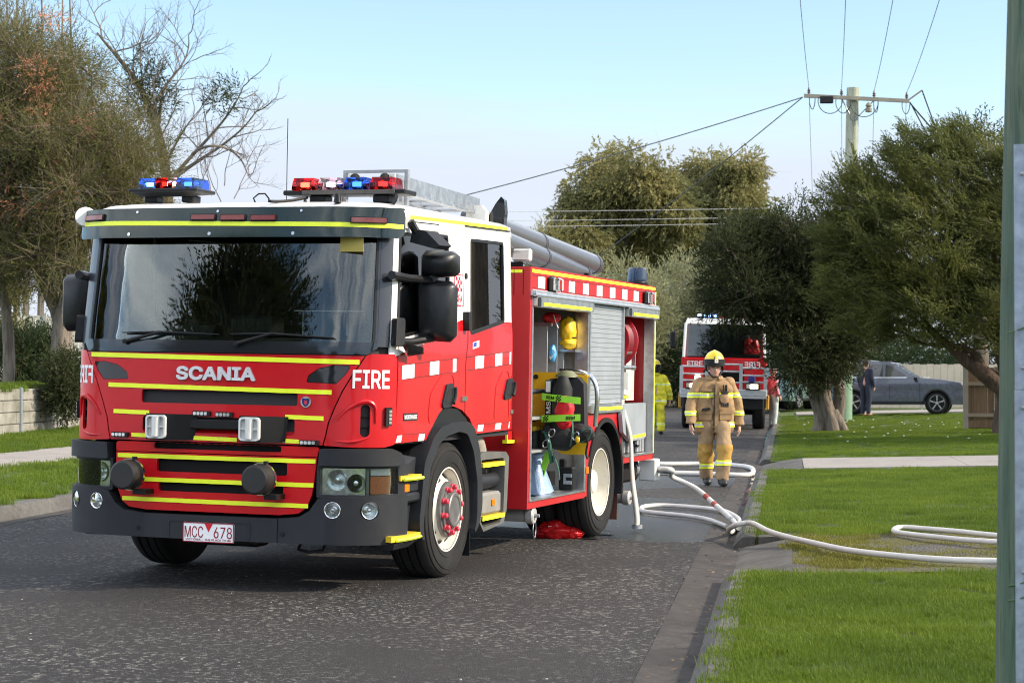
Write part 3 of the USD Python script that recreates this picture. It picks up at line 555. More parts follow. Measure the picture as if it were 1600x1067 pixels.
# --- bumper, number plate, lamps
bump = bev(PG((-1.42, .655), (-.86, .655), (-.79, .64), (-.735, .56), (-.66, .515), (-.50, .498), (.50, .498), (.66, .515), (.735, .56), (.79, .64), (.86, .655), (1.44, .655), (1.44, .36), (1.38, .335), (-1.36, .335), (-1.42, .37)), .012)
fogs = [(.885, .566, .056), (1.118, .566, .060)]
holes = [sg.Point(s * u, z).buffer(r) for u, z, r in fogs for s in (1, -1)]
mid = sg.box(-.505, .3, .505, .7)
side = bump.difference(mid.buffer(.003)).difference(shapely.union_all(holes))
bp = T('bumper', skin(bump.intersection(mid), -.06, .050, .07), PLAS)
T('bumper_end', skin(side, -.05, .045, .05), PLAS, parent=bp)
T('plate_recess', skin(rrect(-.31, .345, .31, .468, .02).difference(rrect(-.298, .345, .298, .456, .018)), .050, .054, .07), PLAS, parent=bp)
for u in (-.545, .545): T('bumper_screw', cat_([skin(sg.Point(u, .395).buffer(.016), .045, .049, .02), skin(sg.Point(u, .395).buffer(.008), .049, .053, .02)]), BLK, parent=bp)
T('underrun_bar', box2((-.25, .10, .285), (.30, .30, .345), .02), BLK)
for u, z, r in fogs:
    for s in (1, -1):
        c = S(s * u, z, .02); d_ = S(s * u, z, .05) - c; d_ /= np.linalg.norm(d_)
        fr = trimesh.geometry.align_vectors([0, 0, 1], d_)
        lm = T('fog_lamp', xf(lathe([(r * .99, .022), (r * .86, .018), (r * .72, -.004), (r * .45, -.028), (.0, -.035)], 28), M=fr[:3, :3], t=c), REFL)
        T('lamp_bulb', xf(lathe([(0, .01), (.012, .008), (.016, -.03), (0, -.03)], 14), M=fr[:3, :3], t=c), CHROME, parent=lm)
        T('lamp_glass', xf(lathe([(0, .026), (r * .6, .024), (r * .96, .018)], 28), M=fr[:3, :3], t=c), LENS, parent=lm)
        T('lamp_rim', xf(lathe([(r * .93, .018), (r * .96, .026), (r * 1.02, .024), (r * 1.02, .0)], 28), M=fr[:3, :3], t=c), CHROME if u < 1 else PLAS, parent=lm)
# number plate: white with dark red figures
npl = T('number_plate', prism(rrect(-.190, .318, .195, .452, .008), -.056, -.050, 'xzy'), M('plate_white', (.80, .79, .78), .35, var=.03))
MAR = M('plate_maroon', (.26, .010, .025), .45, var=0)
T('plate_border', prism(rrect(-.190, .318, .195, .452, .008).difference(rrect(-.184, .324, .189, .446, .006)), -.0585, -.056, 'xzy'), MAR, parent=npl)
for txt, xa, xb in (('MCC', -.176, -.036), ('678', .045, .181)):
    g = text_poly(txt, .077); x0, y0, x1, y1 = g.bounds; g = sa.translate(sa.scale(g, (xb - xa) / (x1 - x0), 1, origin=(0, 0)), xa, .349)
    T('plate_figures', prism(g, -.058, -.056, 'xzy'), MAR, parent=npl)
T('plate_triangle', prism(PG((-.026, .446), (.036, .446), (.005, .388)), -.058, -.056, 'xzy'), M('plate_red', (.55, .01, .02), .4, var=0), parent=npl)
g = text_poly('VICTORIA - THE PLACE TO BE', .013); x0, y0, x1, y1 = g.bounds
T('plate_motto', prism(sa.translate(sa.scale(g, .345 / (x1 - x0), 1, origin=(0, 0)), -.170, .330), -.058, -.056, 'xzy'), MAR, parent=npl)
# headlights: housing, reflectors, indicator and clear lens, with a grey brow above
for k in (1, -1):
    f = (lambda p: p) if k > 0 else mir
    T('headlight_brow', skin(f(bev(PG((.790, .862), (.800, .975), (1.26, .978), (1.33, .95), (1.37, .90), (1.37, .862)), .012)), -.06, .055, .05), PLAS)
    T('headlight_frame', skin(f(rrect(.772, .645, 1.50, .868, .01).difference(rrect(.792, .668, 1.345, .845, .012))), -.06, .020, .05), PLAS)
    hl = T('headlight', skin(f(sg.box(.780, .655, 1.36, .858)), -.085, -.075, .06), M('lamp_dark', (.09, .095, .09), .3, metal=.6, var=.2))
    for u, z, r in ((.905, .765, .070), (1.035, .745, .062)):
        c = S(k * u, z, -.035); d_ = S(k * u, z, 0) - c; d_ /= np.linalg.norm(d_); fr = trimesh.geometry.align_vectors([0, 0, 1], d_)
        T('lamp_reflector', xf(lathe([(r, .03), (r * .9, .015), (r * .6, -.02), (.018, -.035), (.016, .012), (0, .016)], 26), M=fr[:3, :3], t=c), REFL, parent=hl)
    T('lamp_surround', skin(f(sg.box(.785, .66, 1.10, .85).difference(sg.Point(.905, .765).buffer(.068)).difference(sg.Point(1.035, .745).buffer(.060))), -.022, -.016, .05), REFL, parent=hl)
    T('indicator', skin(f(rrect(1.135, .672, 1.335, .790, .006)), -.03, -.008, .04), M('indicator_amber', (.62, .16, .05), .3, var=.12, vscale=50), parent=hl)
    T('sidelight', skin(f(rrect(1.135, .796, 1.335, .842, .006)), -.03, -.010, .04), M('sidelight_white', (.7, .7, .68), .25, var=.1, vscale=50), parent=hl)
    T('lamp_divider', skin(f(sg.box(1.104, .668, 1.122, .845)), -.03, -.002, .04), M('divider_grey', (.20, .2, .2), .4, var=.05), parent=hl)
    T('headlight_lens', skin(f(rrect(.792, .668, 1.345, .845, .012)), .000, .006, .05), LENS, parent=hl)
# --- windscreen, cowl, wipers, pillars
T('windscreen', skin(WIN.buffer(-.004), -.016, -.012, .08), WSG)
T('windscreen_seal', skin(WIN.buffer(.022).difference(WIN.buffer(-.012)), -.012, .004, .06), BLK)
T('wiper_cowl', skin(bev(PG((-1.04, 1.606), (1.08, 1.606), (1.16, 1.655), (1.13, 1.69), (-1.06, 1.69), (-1.10, 1.655)), .01), -.02, .014, .06), GLOSSB)
T('front_pillar', skin(sg.box(1.135, 1.66, 1.245, 2.44), -.015, .004, .05), M('pillar_navy', (.014, .016, .024), .3, coat=.4, var=0)); T('front_pillar', skin(sg.box(-1.245, 1.66, -1.068, 2.44), -.015, .004, .05), _mats['pillar_navy'])
for u0, z0, u1, z1, u2, z2 in ((-.70, 1.675, -.42, 1.742, .02, 1.730), (.16, 1.668, .42, 1.740, .86, 1.715)):
    a, b, c = S(u0, z0, .03), S(u1, z1, .035), S(u2, z2, .018); b0 = S(2 * u1 - u2 + .12, z1 - .006, .018)
    wp = T('wiper', cat_([tube([a, (a + b) / 2 + [0, -.012, 0], b], [.014, .012, .009], 8), cyl(a + [0, .05, 0], a - [0, .012, 0], .018, 10)]), BLK)
    T('wiper_blade', tube([b0, b * .5 + b0 * .5 + [0, .008, 0], b, (b + c) / 2, c], [.004, .008, .009, .008, .004], 6), BLK, parent=wp)
# --- doors: red below, white above, window, handle
BELT = [(1.304, 1.594), (1.40, 1.625), (1.53, 1.649), (1.85, 1.700), (2.159, 1.772), (2.40, 1.845), (2.55, 1.876), (2.9, 1.880), (3.757, 1.886)]
def belt(u): return np.interp(u, *zip(*BELT))
def below(u0, u1, zb0, zb1, n=30):
    u = np.linspace(u0, u1, n); return PG((u0, zb0), (u1, zb1), *zip(u[::-1], belt(u)[::-1] - .001))
def above(u0, u1, zt0, zt1, n=30):
    u = np.linspace(u0, u1, n); return PG(*zip(u, belt(u) + .001), (u1, zt1), (u0, zt0))
ARCH = sg.Point(2.48, .50).buffer(.86, quad_segs=24); ARCHR = bev(PG((1.72, .9), (1.92, 1.06), (2.10, 1.19), (2.22, 1.245), (2.42, 1.245), (2.60, 1.215), (2.76, 1.15), (2.90, 1.03), (2.96, .9)), .03)
d1z = (1.312, 2.530); d2z = (2.690, 3.700)
door1 = sg.box(1.330, 1.0, 2.520, 3.0); door2 = bev(PG((2.655, 1.0), (2.655, 1.55), (2.70, 1.72), (2.700, 2.565), (3.690, 2.60), (3.695, 1.0)), .012)
for k in (1, -1):
    f = (lambda p: p) if k > 0 else mir
    nm = 'cab_side'
    lowp = below(1.305, 3.80, 1.010, 1.045).difference(ARCHR); upp = above(1.250, 3.80, 2.575, 2.64).union(PG((1.250, 1.60), (1.31, 1.60), (1.31, 2.5), (1.250, 2.5)))
    gaps = shapely.union_all([door1.boundary.buffer(.0035), door2.boundary.buffer(.0035)])
    holes_ = shapely.union_all([W1, W2])
    T(nm, skin(f(lowp.difference(shapely.union_all([door1, door2])).difference(gaps).difference(holes_)), -.012, .004, .10), RED)
    T(nm, skin(f(upp.difference(shapely.union_all([door1.intersection(sg.box(0, 0, 9, 2.50)), door2])).difference(gaps).difference(holes_)), -.012, .004, .10), WHITE)
    for j, (dr, wn) in enumerate(((door1.intersection(sg.box(0, 0, 9, 2.50)), W1), (door2, W2))):
        dd = dr.buffer(-.0035)
        door = T('door', skin(f(dd.intersection(lowp).difference(wn)), -.012, .006, .10), RED)
        T('door_top', skin(f(dd.intersection(upp).difference(wn)), -.012, .006, .10), WHITE, parent=door)
        T('window_seal', skin(f(wn.buffer(.006).difference(wn.buffer(-.016))), -.006, .0075, .06), BLK, parent=door)
        T('window_glass', skin(f(wn.buffer(-.010)), -.010, -.006, .12), SIDEG, parent=door)
        h0 = (2.14, 1.235, 2.385, 1.415) if j == 0 else (3.50, 1.28, 3.725, 1.45)
        hp = bev(PG((h0[0], h0[1]), (h0[2] - .04, h0[1] + .01), (h0[2], h0[1] + .07), (h0[2] - .005, h0[3]), (h0[0] + .10, h0[3] - .01)), .025)
        hd = T('handle', skin(f(hp), .006, .020, .05), PLAS, parent=door)
        T('handle_recess', skin(f(bev(hp.buffer(-.035), .01)), .020, .022, .05), LINE, parent=hd)
        bar = np.array([S(k * u, z, .040) for u, z in ((h0[2] - .062, h0[1] + .035), (h0[2] - .028, h0[1] + .085), (h0[2] - .030, h0[3] - .03))])
        T('handle_bar', tube(spline(bar, 10), .013, 8), PLAS, parent=hd)
        # pressed line round the handle
        ring = bev(PG((h0[0] - .26, 1.12), (h0[0] - .20, 1.34), (h0[0] + .02, h0[3] + .06), (h0[2] + .03, h0[3] + .07), (h0[2] + .03, 1.12)), .08) if j == 0 else bev(PG((3.30, 1.10), (3.34, 1.38), (3.50, 1.50), (3.66, 1.51), (3.66, 1.10)), .07)
        ring = ring.boundary.buffer(.006).intersection(dd).difference(hp).difference(ARCHR.buffer(.03)).difference(sg.box(0, 0, 9, 1.135))
        T('pressed_rib', skin(f(ring), .006, .0095, .08), RED, parent=door)
    # bright red and white chequer: outlined band and white blocks on the doors
    lo_ = lambda u: 1.443 + (u - 1.40) * (.118 / 2.33); hi_ = lambda u: lo_(u) + .098
    for u0, u1 in ((1.335, 2.515), (2.665, 3.69)):
        for fz in (lo_, hi_): T('band_line', skin(f(PG((u0, fz(u0) - .002), (u1, fz(u1) - .002), (u1, fz(u1) + .002), (u0, fz(u0) + .002))), .006, .0075, .12), LINE)
    for u0, u1 in ((1.385, 1.612), (1.912, 2.098), (2.378, 2.450), (2.862, 3.052), (3.315, 3.475), (3.655, 3.690)):
        T('chequer_block', skin(f(PG((u0, lo_(u0) + .002), (u1, lo_(u1) + .002), (u1, hi_(u1) - .002), (u0, hi_(u0) - .002))), .006, .0085, .1), WTAPE)
    for u0, u1, z in ((1.325, 1.41, 1.042), (1.71, 1.84, 1.042), (2.93, 3.07, 1.077), (3.33, 3.48, 1.078), (3.65, 3.692, 1.083)):
        T('chequer_block', skin(f(PG((u0, z - .026), (u1 - .02, z - .026), (u1, z + .022), (u0 + .02, z + .022)).difference(ARCHR)), .004, .0085, .1), WTAPE)
    for u0, u1, zz in ((1.335, 1.85, 1.068), (2.92, 3.69, 1.102)): T('band_line', skin(f(sg.box(u0, zz - .0015, u1, zz + .0015)), .006, .0075, .1), LINE)
    # yellow line along the roof edge, drip rail and corner lamp
    T('reflective_stripe', skin(f(PG((1.46, 2.548), (3.64, 2.612), (3.64, 2.636), (1.46, 2.572))), .004, .0065, .15), YEL)
    T('drip_rail', skin(f(PG((2.66, 2.575), (3.70, 2.603), (3.70, 2.610), (2.66, 2.582))), .004, .016, .15), LINE); T('drip_rail', skin(f(PG((1.47, 2.528), (2.12, 2.545), (2.12, 2.550), (1.47, 2.533))), .004, .010, .15), LINE)
    T('corner_lamp', skin(f(PG((1.335, 2.475), (1.335, 2.545), (1.435, 2.565), (1.415, 2.475))), .004, .02, .06), M('corner_lamp_grey', (.42, .42, .40), .25, var=.2, vscale=30))
    T('door_hinge', skin(f(rrect(2.60, 1.80, 2.66, 1.94, .012)), .004, .05, .05), BLK); T('door_hinge', skin(f(rrect(1.255, 1.665, 1.325, 1.86, .02)), .0, .06, .05), BLK)
    T('lock_barrel', skin(f(sg.Point(2.665, 2.205).buffer(.022)), .004, .014, .03), BLK)
    T('side_marker', cat_([skin(f(sg.box(2.56, 1.283, 2.66, 1.316)), .004, .02, .05)]), CHROME); T('side_marker', skin(f(sg.box(3.69, 1.17, 3.73, 1.20)), .004, .02, .05), CHROME)
    bd = T('station_plate', skin(f(sg.box(1.425, 1.160, 1.690, 1.212)), .004, .0085, .08), LINE)
    g = text_poly('WONTHAGGI', .030, bold=True); x0, y0, x1, y1 = g.bounds; g = sa.translate(sa.scale(g, .235 / (x1 - x0), 1, origin=(0, 0)), 1.440, 1.171)
    if k < 0: g = sa.scale(g, -1, 1, origin=(1.5575, 0))
    T('station_name', skin(f(g), .0085, .0105, .08), WTAPE, parent=bd)
    # crest panel on the white pillar
    cr = T('crest_panel', skin(f(sg.box(2.412, 1.978, 2.600, 2.212)), .004, .0085, .06), WTAPE)
    MR = M('crest_red', (.42, .015, .035), .45, var=0)
    b_ = sg.box(2.412, 1.978, 2.600, 2.212); b_ = [b_.difference(b_.buffer(-.010))] + [sg.box(2.447 + .030 * i, 2.085 + .027 * j, 2.447 + .030 * (i + 1), 2.085 + .027 * (j + 1)) for i in range(4) for j in range(4) if (i + j) % 2]
    g = text_poly('CFA', .058, bold=True); x0, y0, x1, y1 = g.bounds; g = sa.translate(sa.scale(g, .135 / (x1 - x0), 1, origin=(0, 0)), 2.438, 2.005)
    if k < 0: g = sa.scale(g, -1, 1, origin=(2.506, 0))
    T('crest_marks', skin(f(shapely.union_all(b_ + [g])), .0085, .0105, .06), MR, parent=cr)
    st_ = T('door_sticker', skin(f(PG((2.80, 1.665), (2.94, 1.685), (2.94, 1.735), (2.80, 1.715))), .006, .008, .06), WTAPE)
    T('sticker_print', skin(f(PG((2.81, 1.680), (2.88, 1.690), (2.88, 1.722), (2.81, 1.712))), .008, .0095, .06), M('sticker_blue', (.03, .06, .35), .5, var=.0), parent=st_)
# --- roof and back wall
z = np.linspace(0, 1, 9); prof = []
def roof_ring(h, ins):
    a = np.linspace(-PS[76], PS[76], 121); P = S(a, np.full_like(a, h)); c = np.array([0, 1.45, 0]); 
    P[:, :2] = c[:2] + (P[:, :2] - c[:2]) * (1 - ins / np.array([1.2, 1.3])); return P
rings = [roof_ring(2.54, 0.0), roof_ring(2.59, 0.002), roof_ring(2.625, .022), roof_ring(2.648, .065), roof_ring(2.662, .16), roof_ring(2.675, .45), roof_ring(2.682, .9)]
for R_ in rings:     # the roof rises a little towards the back
    R_[:, 2] += .03 * np.clip(R_[:, 1] / 2.7, 0, 1) - .01
n_ = len(rings[0]); V = np.vstack(rings + [np.array([[0, 1.45, 2.69]])]); F = []
for a in range(len(rings) - 1):
    i = np.arange(n_); j = (i + 1) % n_; F += [np.stack([a * n_ + i, a * n_ + j, (a + 1) * n_ + j], 1), np.stack([a * n_ + i, (a + 1) * n_ + j, (a + 1) * n_ + i], 1)]
a = (len(rings) - 1) * n_; i = np.arange(n_); F.append(np.stack([a + i, a + (i + 1) % n_, np.full(n_, len(V) - 1)], 1))
T('roof', tm((V, np.vstack(F))), WHITE, 50)
T('back_wall', box2((-1.17, 2.75, 1.0), (1.17, 2.80, 2.60), .02), WHITE)
T('headlining', box2((-1.12, .3, 2.535), (1.12, 2.74, 2.55)), INT)
# --- sun visor with red marker lamps and its yellow line
vis = rrect(-1.205, 2.395, 1.265, 2.600, .05)
VIS = M('visor_green_black', (.010, .018, .014), .10, coat=.3, var=.2, vscale=1.5)
vs = T('sun_visor', cat_([skin(vis, .085, .10, .06), skin(rrect(-1.2, 2.585, 1.26, 2.602, .006), -.02, .098, .06)]), VIS)
VZ = lambda u: 2.494 + .0 * u
T('reflective_stripe', skin(PG((-1.19, 2.487), (1.255, 2.460), (1.255, 2.491), (-1.19, 2.518)), .10, .102, .06), YEL, parent=vs)
for u0, u1, z in ((-1.13, -.93, 2.545), (-.235, -.04, 2.535), (-.005, .19, 2.531), (.225, .42, 2.528), (.93, 1.145, 2.512)):
    ml = T('marker_lamp', skin(rrect(u0, z - .022, u1, z + .022, .004), .10, .115, .06), BLK, parent=vs); T('marker_lens', skin(rrect(u0 + .008, z - .016, u1 - .008, z + .016, .003), .115, .119, .06), ORED, parent=vs)
for u in (-.72, -.08, .55): T('visor_screw', cat_([skin(sg.Point(u, 2.42).buffer(.012), .10, .106, .03), skin(sg.Point(u + .05, 2.575).buffer(.009), .10, .106, .03)]), CHROME, parent=vs)
T('visor_bracket', cat_([box2((s * .9 - .03, .11, 2.43), (s * .9 + .03, .20, 2.46)) for s in (-1, 0, 1)]), BLK, parent=vs)
# --- interior seen through the glass
T('floor', box2((-1.13, .6, 1.02), (1.13, 2.74, 1.06)), INT); db = np.array([(-1.12, 1.30), (1.12, 1.30)])
T("dashboard", hull([(x * w, y, z) for x in (-1, 1) for w, y, z in ((.72, .14, 1.1), (.72, .16, 1.66), (1.06, .50, 1.66), (1.08, .66, 1.66), (1.0, .62, 1.69), (.72, .33, 1.715), (1.08, .70, 1.60), (1.08, .66, 1.1))]), DASH)
T('instrument_hood', hull([(x, y, z) for x in (-.92, -.25) for y, z in ((.40, 1.69), (.50, 1.80), (.64, 1.80), (.72, 1.66))]), DASH)
sw = np.linspace(0, 2 * PI, 33)[:-1]; c = np.array([-.56, .74, 1.80]); ax1 = np.array([1, 0, 0.]); ax2 = np.array([0, .42, .90])
ring = c + .235 * (np.cos(sw)[:, None] * ax1 + np.sin(sw)[:, None] * ax2)
swp = T('steering_wheel', tube(ring, .016, 8, closed=True), BLK); T('wheel_spokes', cat_([tube([c, c + .23 * (math.cos(a) * ax1 + math.sin(a) * ax2)], .016, 6) for a in (.2, PI - .2, -PI / 2)] + [xf(trimesh.creation.icosphere(2, .07), t=c, s=(1, .5, 1))]), BLK, parent=swp)
for x in (-.56, .56):
    s_ = T('seat', cat_([bx((x, 1.18, 1.42), (.52, .50, .16), .04)]), SEAT)
    T('backrest', cat_([xf(bx((0, 0, .36), (.50, .14, .72), .05), rx=-.15, t=(x, 1.42, 1.46))]), SEAT, parent=s_); T('headrest', xf(bx((0, 0, 0), (.30, .11, .24), .045), t=(x, 1.53, 2.28)), SEAT, parent=s_)
T('rear_bench', cat_([bx((0, 2.35, 1.42), (2.1, .5, .15), .03), bx((0, 2.63, 1.78), (2.1, .12, .7), .03)]), SEAT)
T('radio_console', cat_([bx((.05, .55, 1.80), (.34, .18, .14), .02), bx((.62, .42, 1.80), (.26, .012, .17), .004)]), INT)
T('clip_frame', cat_([tube([(.47, .40, 1.74), (.47, .40, 1.905), (.80, .40, 1.905), (.80, .40, 1.74)], .004, 5), tube([(.40, .40, 1.905), (.92, .40, 1.905)], .004, 5)]), M('frame_white', (.6, .6, .58), .4, var=0))
T('sun_strip', box2((.85, .15, 2.30), (1.02, .155, 2.395)), M('shade_yellow', (.45, .36, .08), .6, var=.05))
# --- mirrors
for k in (1, -1):
    mx_ = 0.0 if k > 0 else .145
    mi = T('wing_mirror', xf(hull([(x, y, z) for x, z in [(1.205, 1.735), (1.225, 1.715), (1.43, 1.705), (1.475, 1.75), (1.478, 2.08), (1.44, 2.125), (1.215, 2.14), (1.195, 2.12)] for y in (.76, .70)] + [(x, .62, z) for x, z in ((1.25, 1.78), (1.42, 1.78), (1.42, 2.07), (1.25, 2.08))]), t=(-mx_, 0, .045 * (k < 0)), s=(k, 1, 1)), M('mirror_black', (.007, .0075, .009), .36, spec=.4, var=.1, bump=.0004, bscale=600, coat=.1), 60)
    T('mirror_glass', xf(prism(rrect(1.215, 1.73, 1.46, 2.11, .03), .761, .765, 'xzy'), t=(-mx_, 0, .045 * (k < 0)), s=(k, 1, 1)), CHROME, parent=mi)
    m2 = T('wide_angle_mirror', xf(hull([(x, y, z) for x, z in [(1.225, 2.165), (1.245, 2.15), (1.45, 2.16), (1.485, 2.19), (1.485, 2.30), (1.44, 2.335), (1.26, 2.34), (1.225, 2.30)] for y in (.78, .70)] + [(x, .60, z) for x, z in ((1.27, 2.20), (1.43, 2.20), (1.42, 2.29), (1.28, 2.30))]), s=(k, 1, 1)), _mats['mirror_black'], 60) if k > 0 else None
    if k > 0:
        T('kerb_mirror', hull([(x + .05 * (y > .55), y, z) for y in (.50, .60) for x, z in ((1.215, 2.385), (1.235, 2.475), (1.33, 2.462), (1.435, 2.362), (1.40, 2.338))]), _mats['mirror_black'], 20); T('mirror_stalk', tube([(1.225, .48, 2.53), (1.25, .52, 2.46), (1.30, .56, 2.42)], [.028, .03, .022], 8), _mats['mirror_black'])
        T('mirror_neck', tube([(1.30, .72, 2.10), (1.30, .72, 2.20)], .045, 10), _mats['mirror_black']); T('floor_mirror', hull([(1.235, .42, 1.63), (1.25, .30, 1.68), (1.30, .30, 1.685), (1.36, .42, 1.665), (1.34, .48, 1.62), (1.24, .46, 1.61), (1.28, .34, 1.60)]), GLOSSB, 60)
    T('mirror_arm', xf(cat_([tube([(1.20, .22, 2.145), (1.225, .45, 2.135), (1.30 + mx_, .70, 2.13 + mx_ * .3)], [.032, .028, .026], 8), tube([(1.21, .25, 1.70), (1.24, .48, 1.70), (1.32 + mx_, .70, 1.73)], .026, 8)]), s=(k, 1, 1)), _mats['mirror_black'])
# ------------------------------------------------------------------ fire engine: wheels, underside, body with lockers, roof gear
def side_prism(poly, x0, x1): return prism(poly, x0, x1, 'yzx')       # polygon in (y, z), thickness along x
def both(fn):
    for k in (1, -1): fn(k)
# --- wheels
def tyre(xo, w, cy, cz=.495, R=.497, k=1, parent=None):
    p = [(.292, 0), (.33, .012), (.40, .020), (.455, .012), (.480, -.006), (.494, -.035), (R, -.06)]
    g = []
    for gx in (-.075, -.14, -.205): g += [(R, gx + .008), (R - .012, gx + .006), (R - .012, gx - .006), (R, gx - .008)]
    q = p + [(r, x) for r, x in g if x > -w + .05] + [(R, -w + .06), (.494, -w + .035), (.480, -w + .006), (.455, -w - .012), (.40, -w - .02), (.33, -w - .012), (.292, -w)]
    m = lathe(q, 64, 'x'); rings = cat_([lathe([(r - .003, x), (r, x + .004), (r + .003, x)], 64, 'x') for r, x in ((.345, .0145), (.43, .0175), (.465, .006))])
    return xf(cat_([m, rings]), t=(xo, cy, cz), s=(k, 1, 1)) if k > 0 else xf(cat_([m, rings]), t=(-xo, 0, 0), s=(1, 1, 1)) if False else xf(xf(cat_([m, rings]), t=(xo, cy, cz)), s=(k, 1, 1))
def at(m, xo, cy, cz, k): return xf(xf(m, t=(xo, cy, cz)), s=(k, 1, 1))
FY, RY, CZ = 1.40, 5.31, .495
for k in (1, -1):
    w = T('wheel', tyre(1.185, .285, FY, k=k), RUB, 50); P_ = (1.185, FY, CZ, k)
    T('rim', at(cat_([lathe([(.288, -.03), (.296, .004), (.304, .008), (.309, .004), (.309, -.02)], 56, 'x'), lathe([(.290, .0), (.286, -.055), (.278, -.075), (.262, -.070), (.215, -.022), (.200, -.002), (.193, .006)], 56, 'x')]), *P_), CREAM, 40, parent=w)
    T('rim_hole', at(cat_([xf(xf(lathe([(0, .004), (.026, .003), (.026, 0)], 16, 'x'), ry=-.82, s=(1, 1, 1)), t=(-.042, .240, 0)) if a is None else xf(xf(xf(lathe([(0, .008), (.025, .006), (.027, 0)], 16, 'x'), ry=0), rz=.82, t=(-.0425, .243, 0)), rx=a) for a in np.arange(10) * 2 * PI / 10 + .1]), *P_), LINE, parent=w)
    T('hub', at(lathe([(.205, -.03), (.205, .008), (.198, .020), (.175, .022), (.172, .034), (.135, .034), (.128, .060), (.120, .066), (.10, .066), (.095, .060), (0, .060)], 48, 'x'), *P_), HUBG, 35, parent=w)
    for i in range(10):
        a = i * 2 * PI / 10 + .2; T('nut_cap', at(xf(lathe([(.023, .02), (.023, .035), (.019, .038), (.018, .062), (.010, .068), (0, .068)], 12, 'x'), t=(0, .166 * math.cos(a), .166 * math.sin(a))), *P_), PINK, parent=w)
    w2 = T('wheel', tyre(1.205, .28, RY, k=k), RUB, 50); P_ = (1.205, RY, CZ, k)
    T('rim', at(cat_([lathe([(.288, -.03), (.296, .004), (.304, .008), (.311, .004), (.311, -.02)], 56, 'x'), lathe([(.291, .0), (.287, -.05), (.280, -.12), (.262, -.16), (.22, -.175), (.15, -.18), (.12, -.17), (.11, -.06), (.095, -.045), (0, -.045)], 56, 'x')]), *P_), CREAM, 40, parent=w2)
    T('inner_wheel', tyre(.88, .28, RY, k=k), RUB, 50)
# --- chassis and underside
DK = M('chassis_dark', (.009, .0085, .0085), .8, spec=.2, var=.3, vscale=8.0)
for s in (-1, 1): T('chassis_rail', box2((s * .38 - .04, .2, .55), (s * .38 + .04, 7.0, .82)), DK)
for s in (-1, 1): T('inner_wing', box2((s * .45, .12, .36), (s * 1.02, .74, .99), .03), DK)
T('belly_pan', box2((-.9, .14, .36), (.9, .9, .39)), DK); T('front_axle', tube([(-.9, FY, .48), (-.5, FY, .40), (.5, FY, .40), (.9, FY, .48)], .06, 10), DK); T('rear_axle', cat_([cyl((-.95, RY, .495), (.95, RY, .495), .09, 14), xf(trimesh.creation.icosphere(2, .24), t=(0, RY, .5))]), DK)
T('engine', box2((-.42, .35, .42), (.42, 1.9, 1.0), .05), DK); T('tank', box2((-1.1, 2.9, .50), (1.0, 4.6, .62)), DK); T('under_hook', tube([(.62, .1, .33), (.62, .06, .29), (.70, .05, .275), (.80, .06, .29), (.80, .1, .33)], .012, 6), DK)
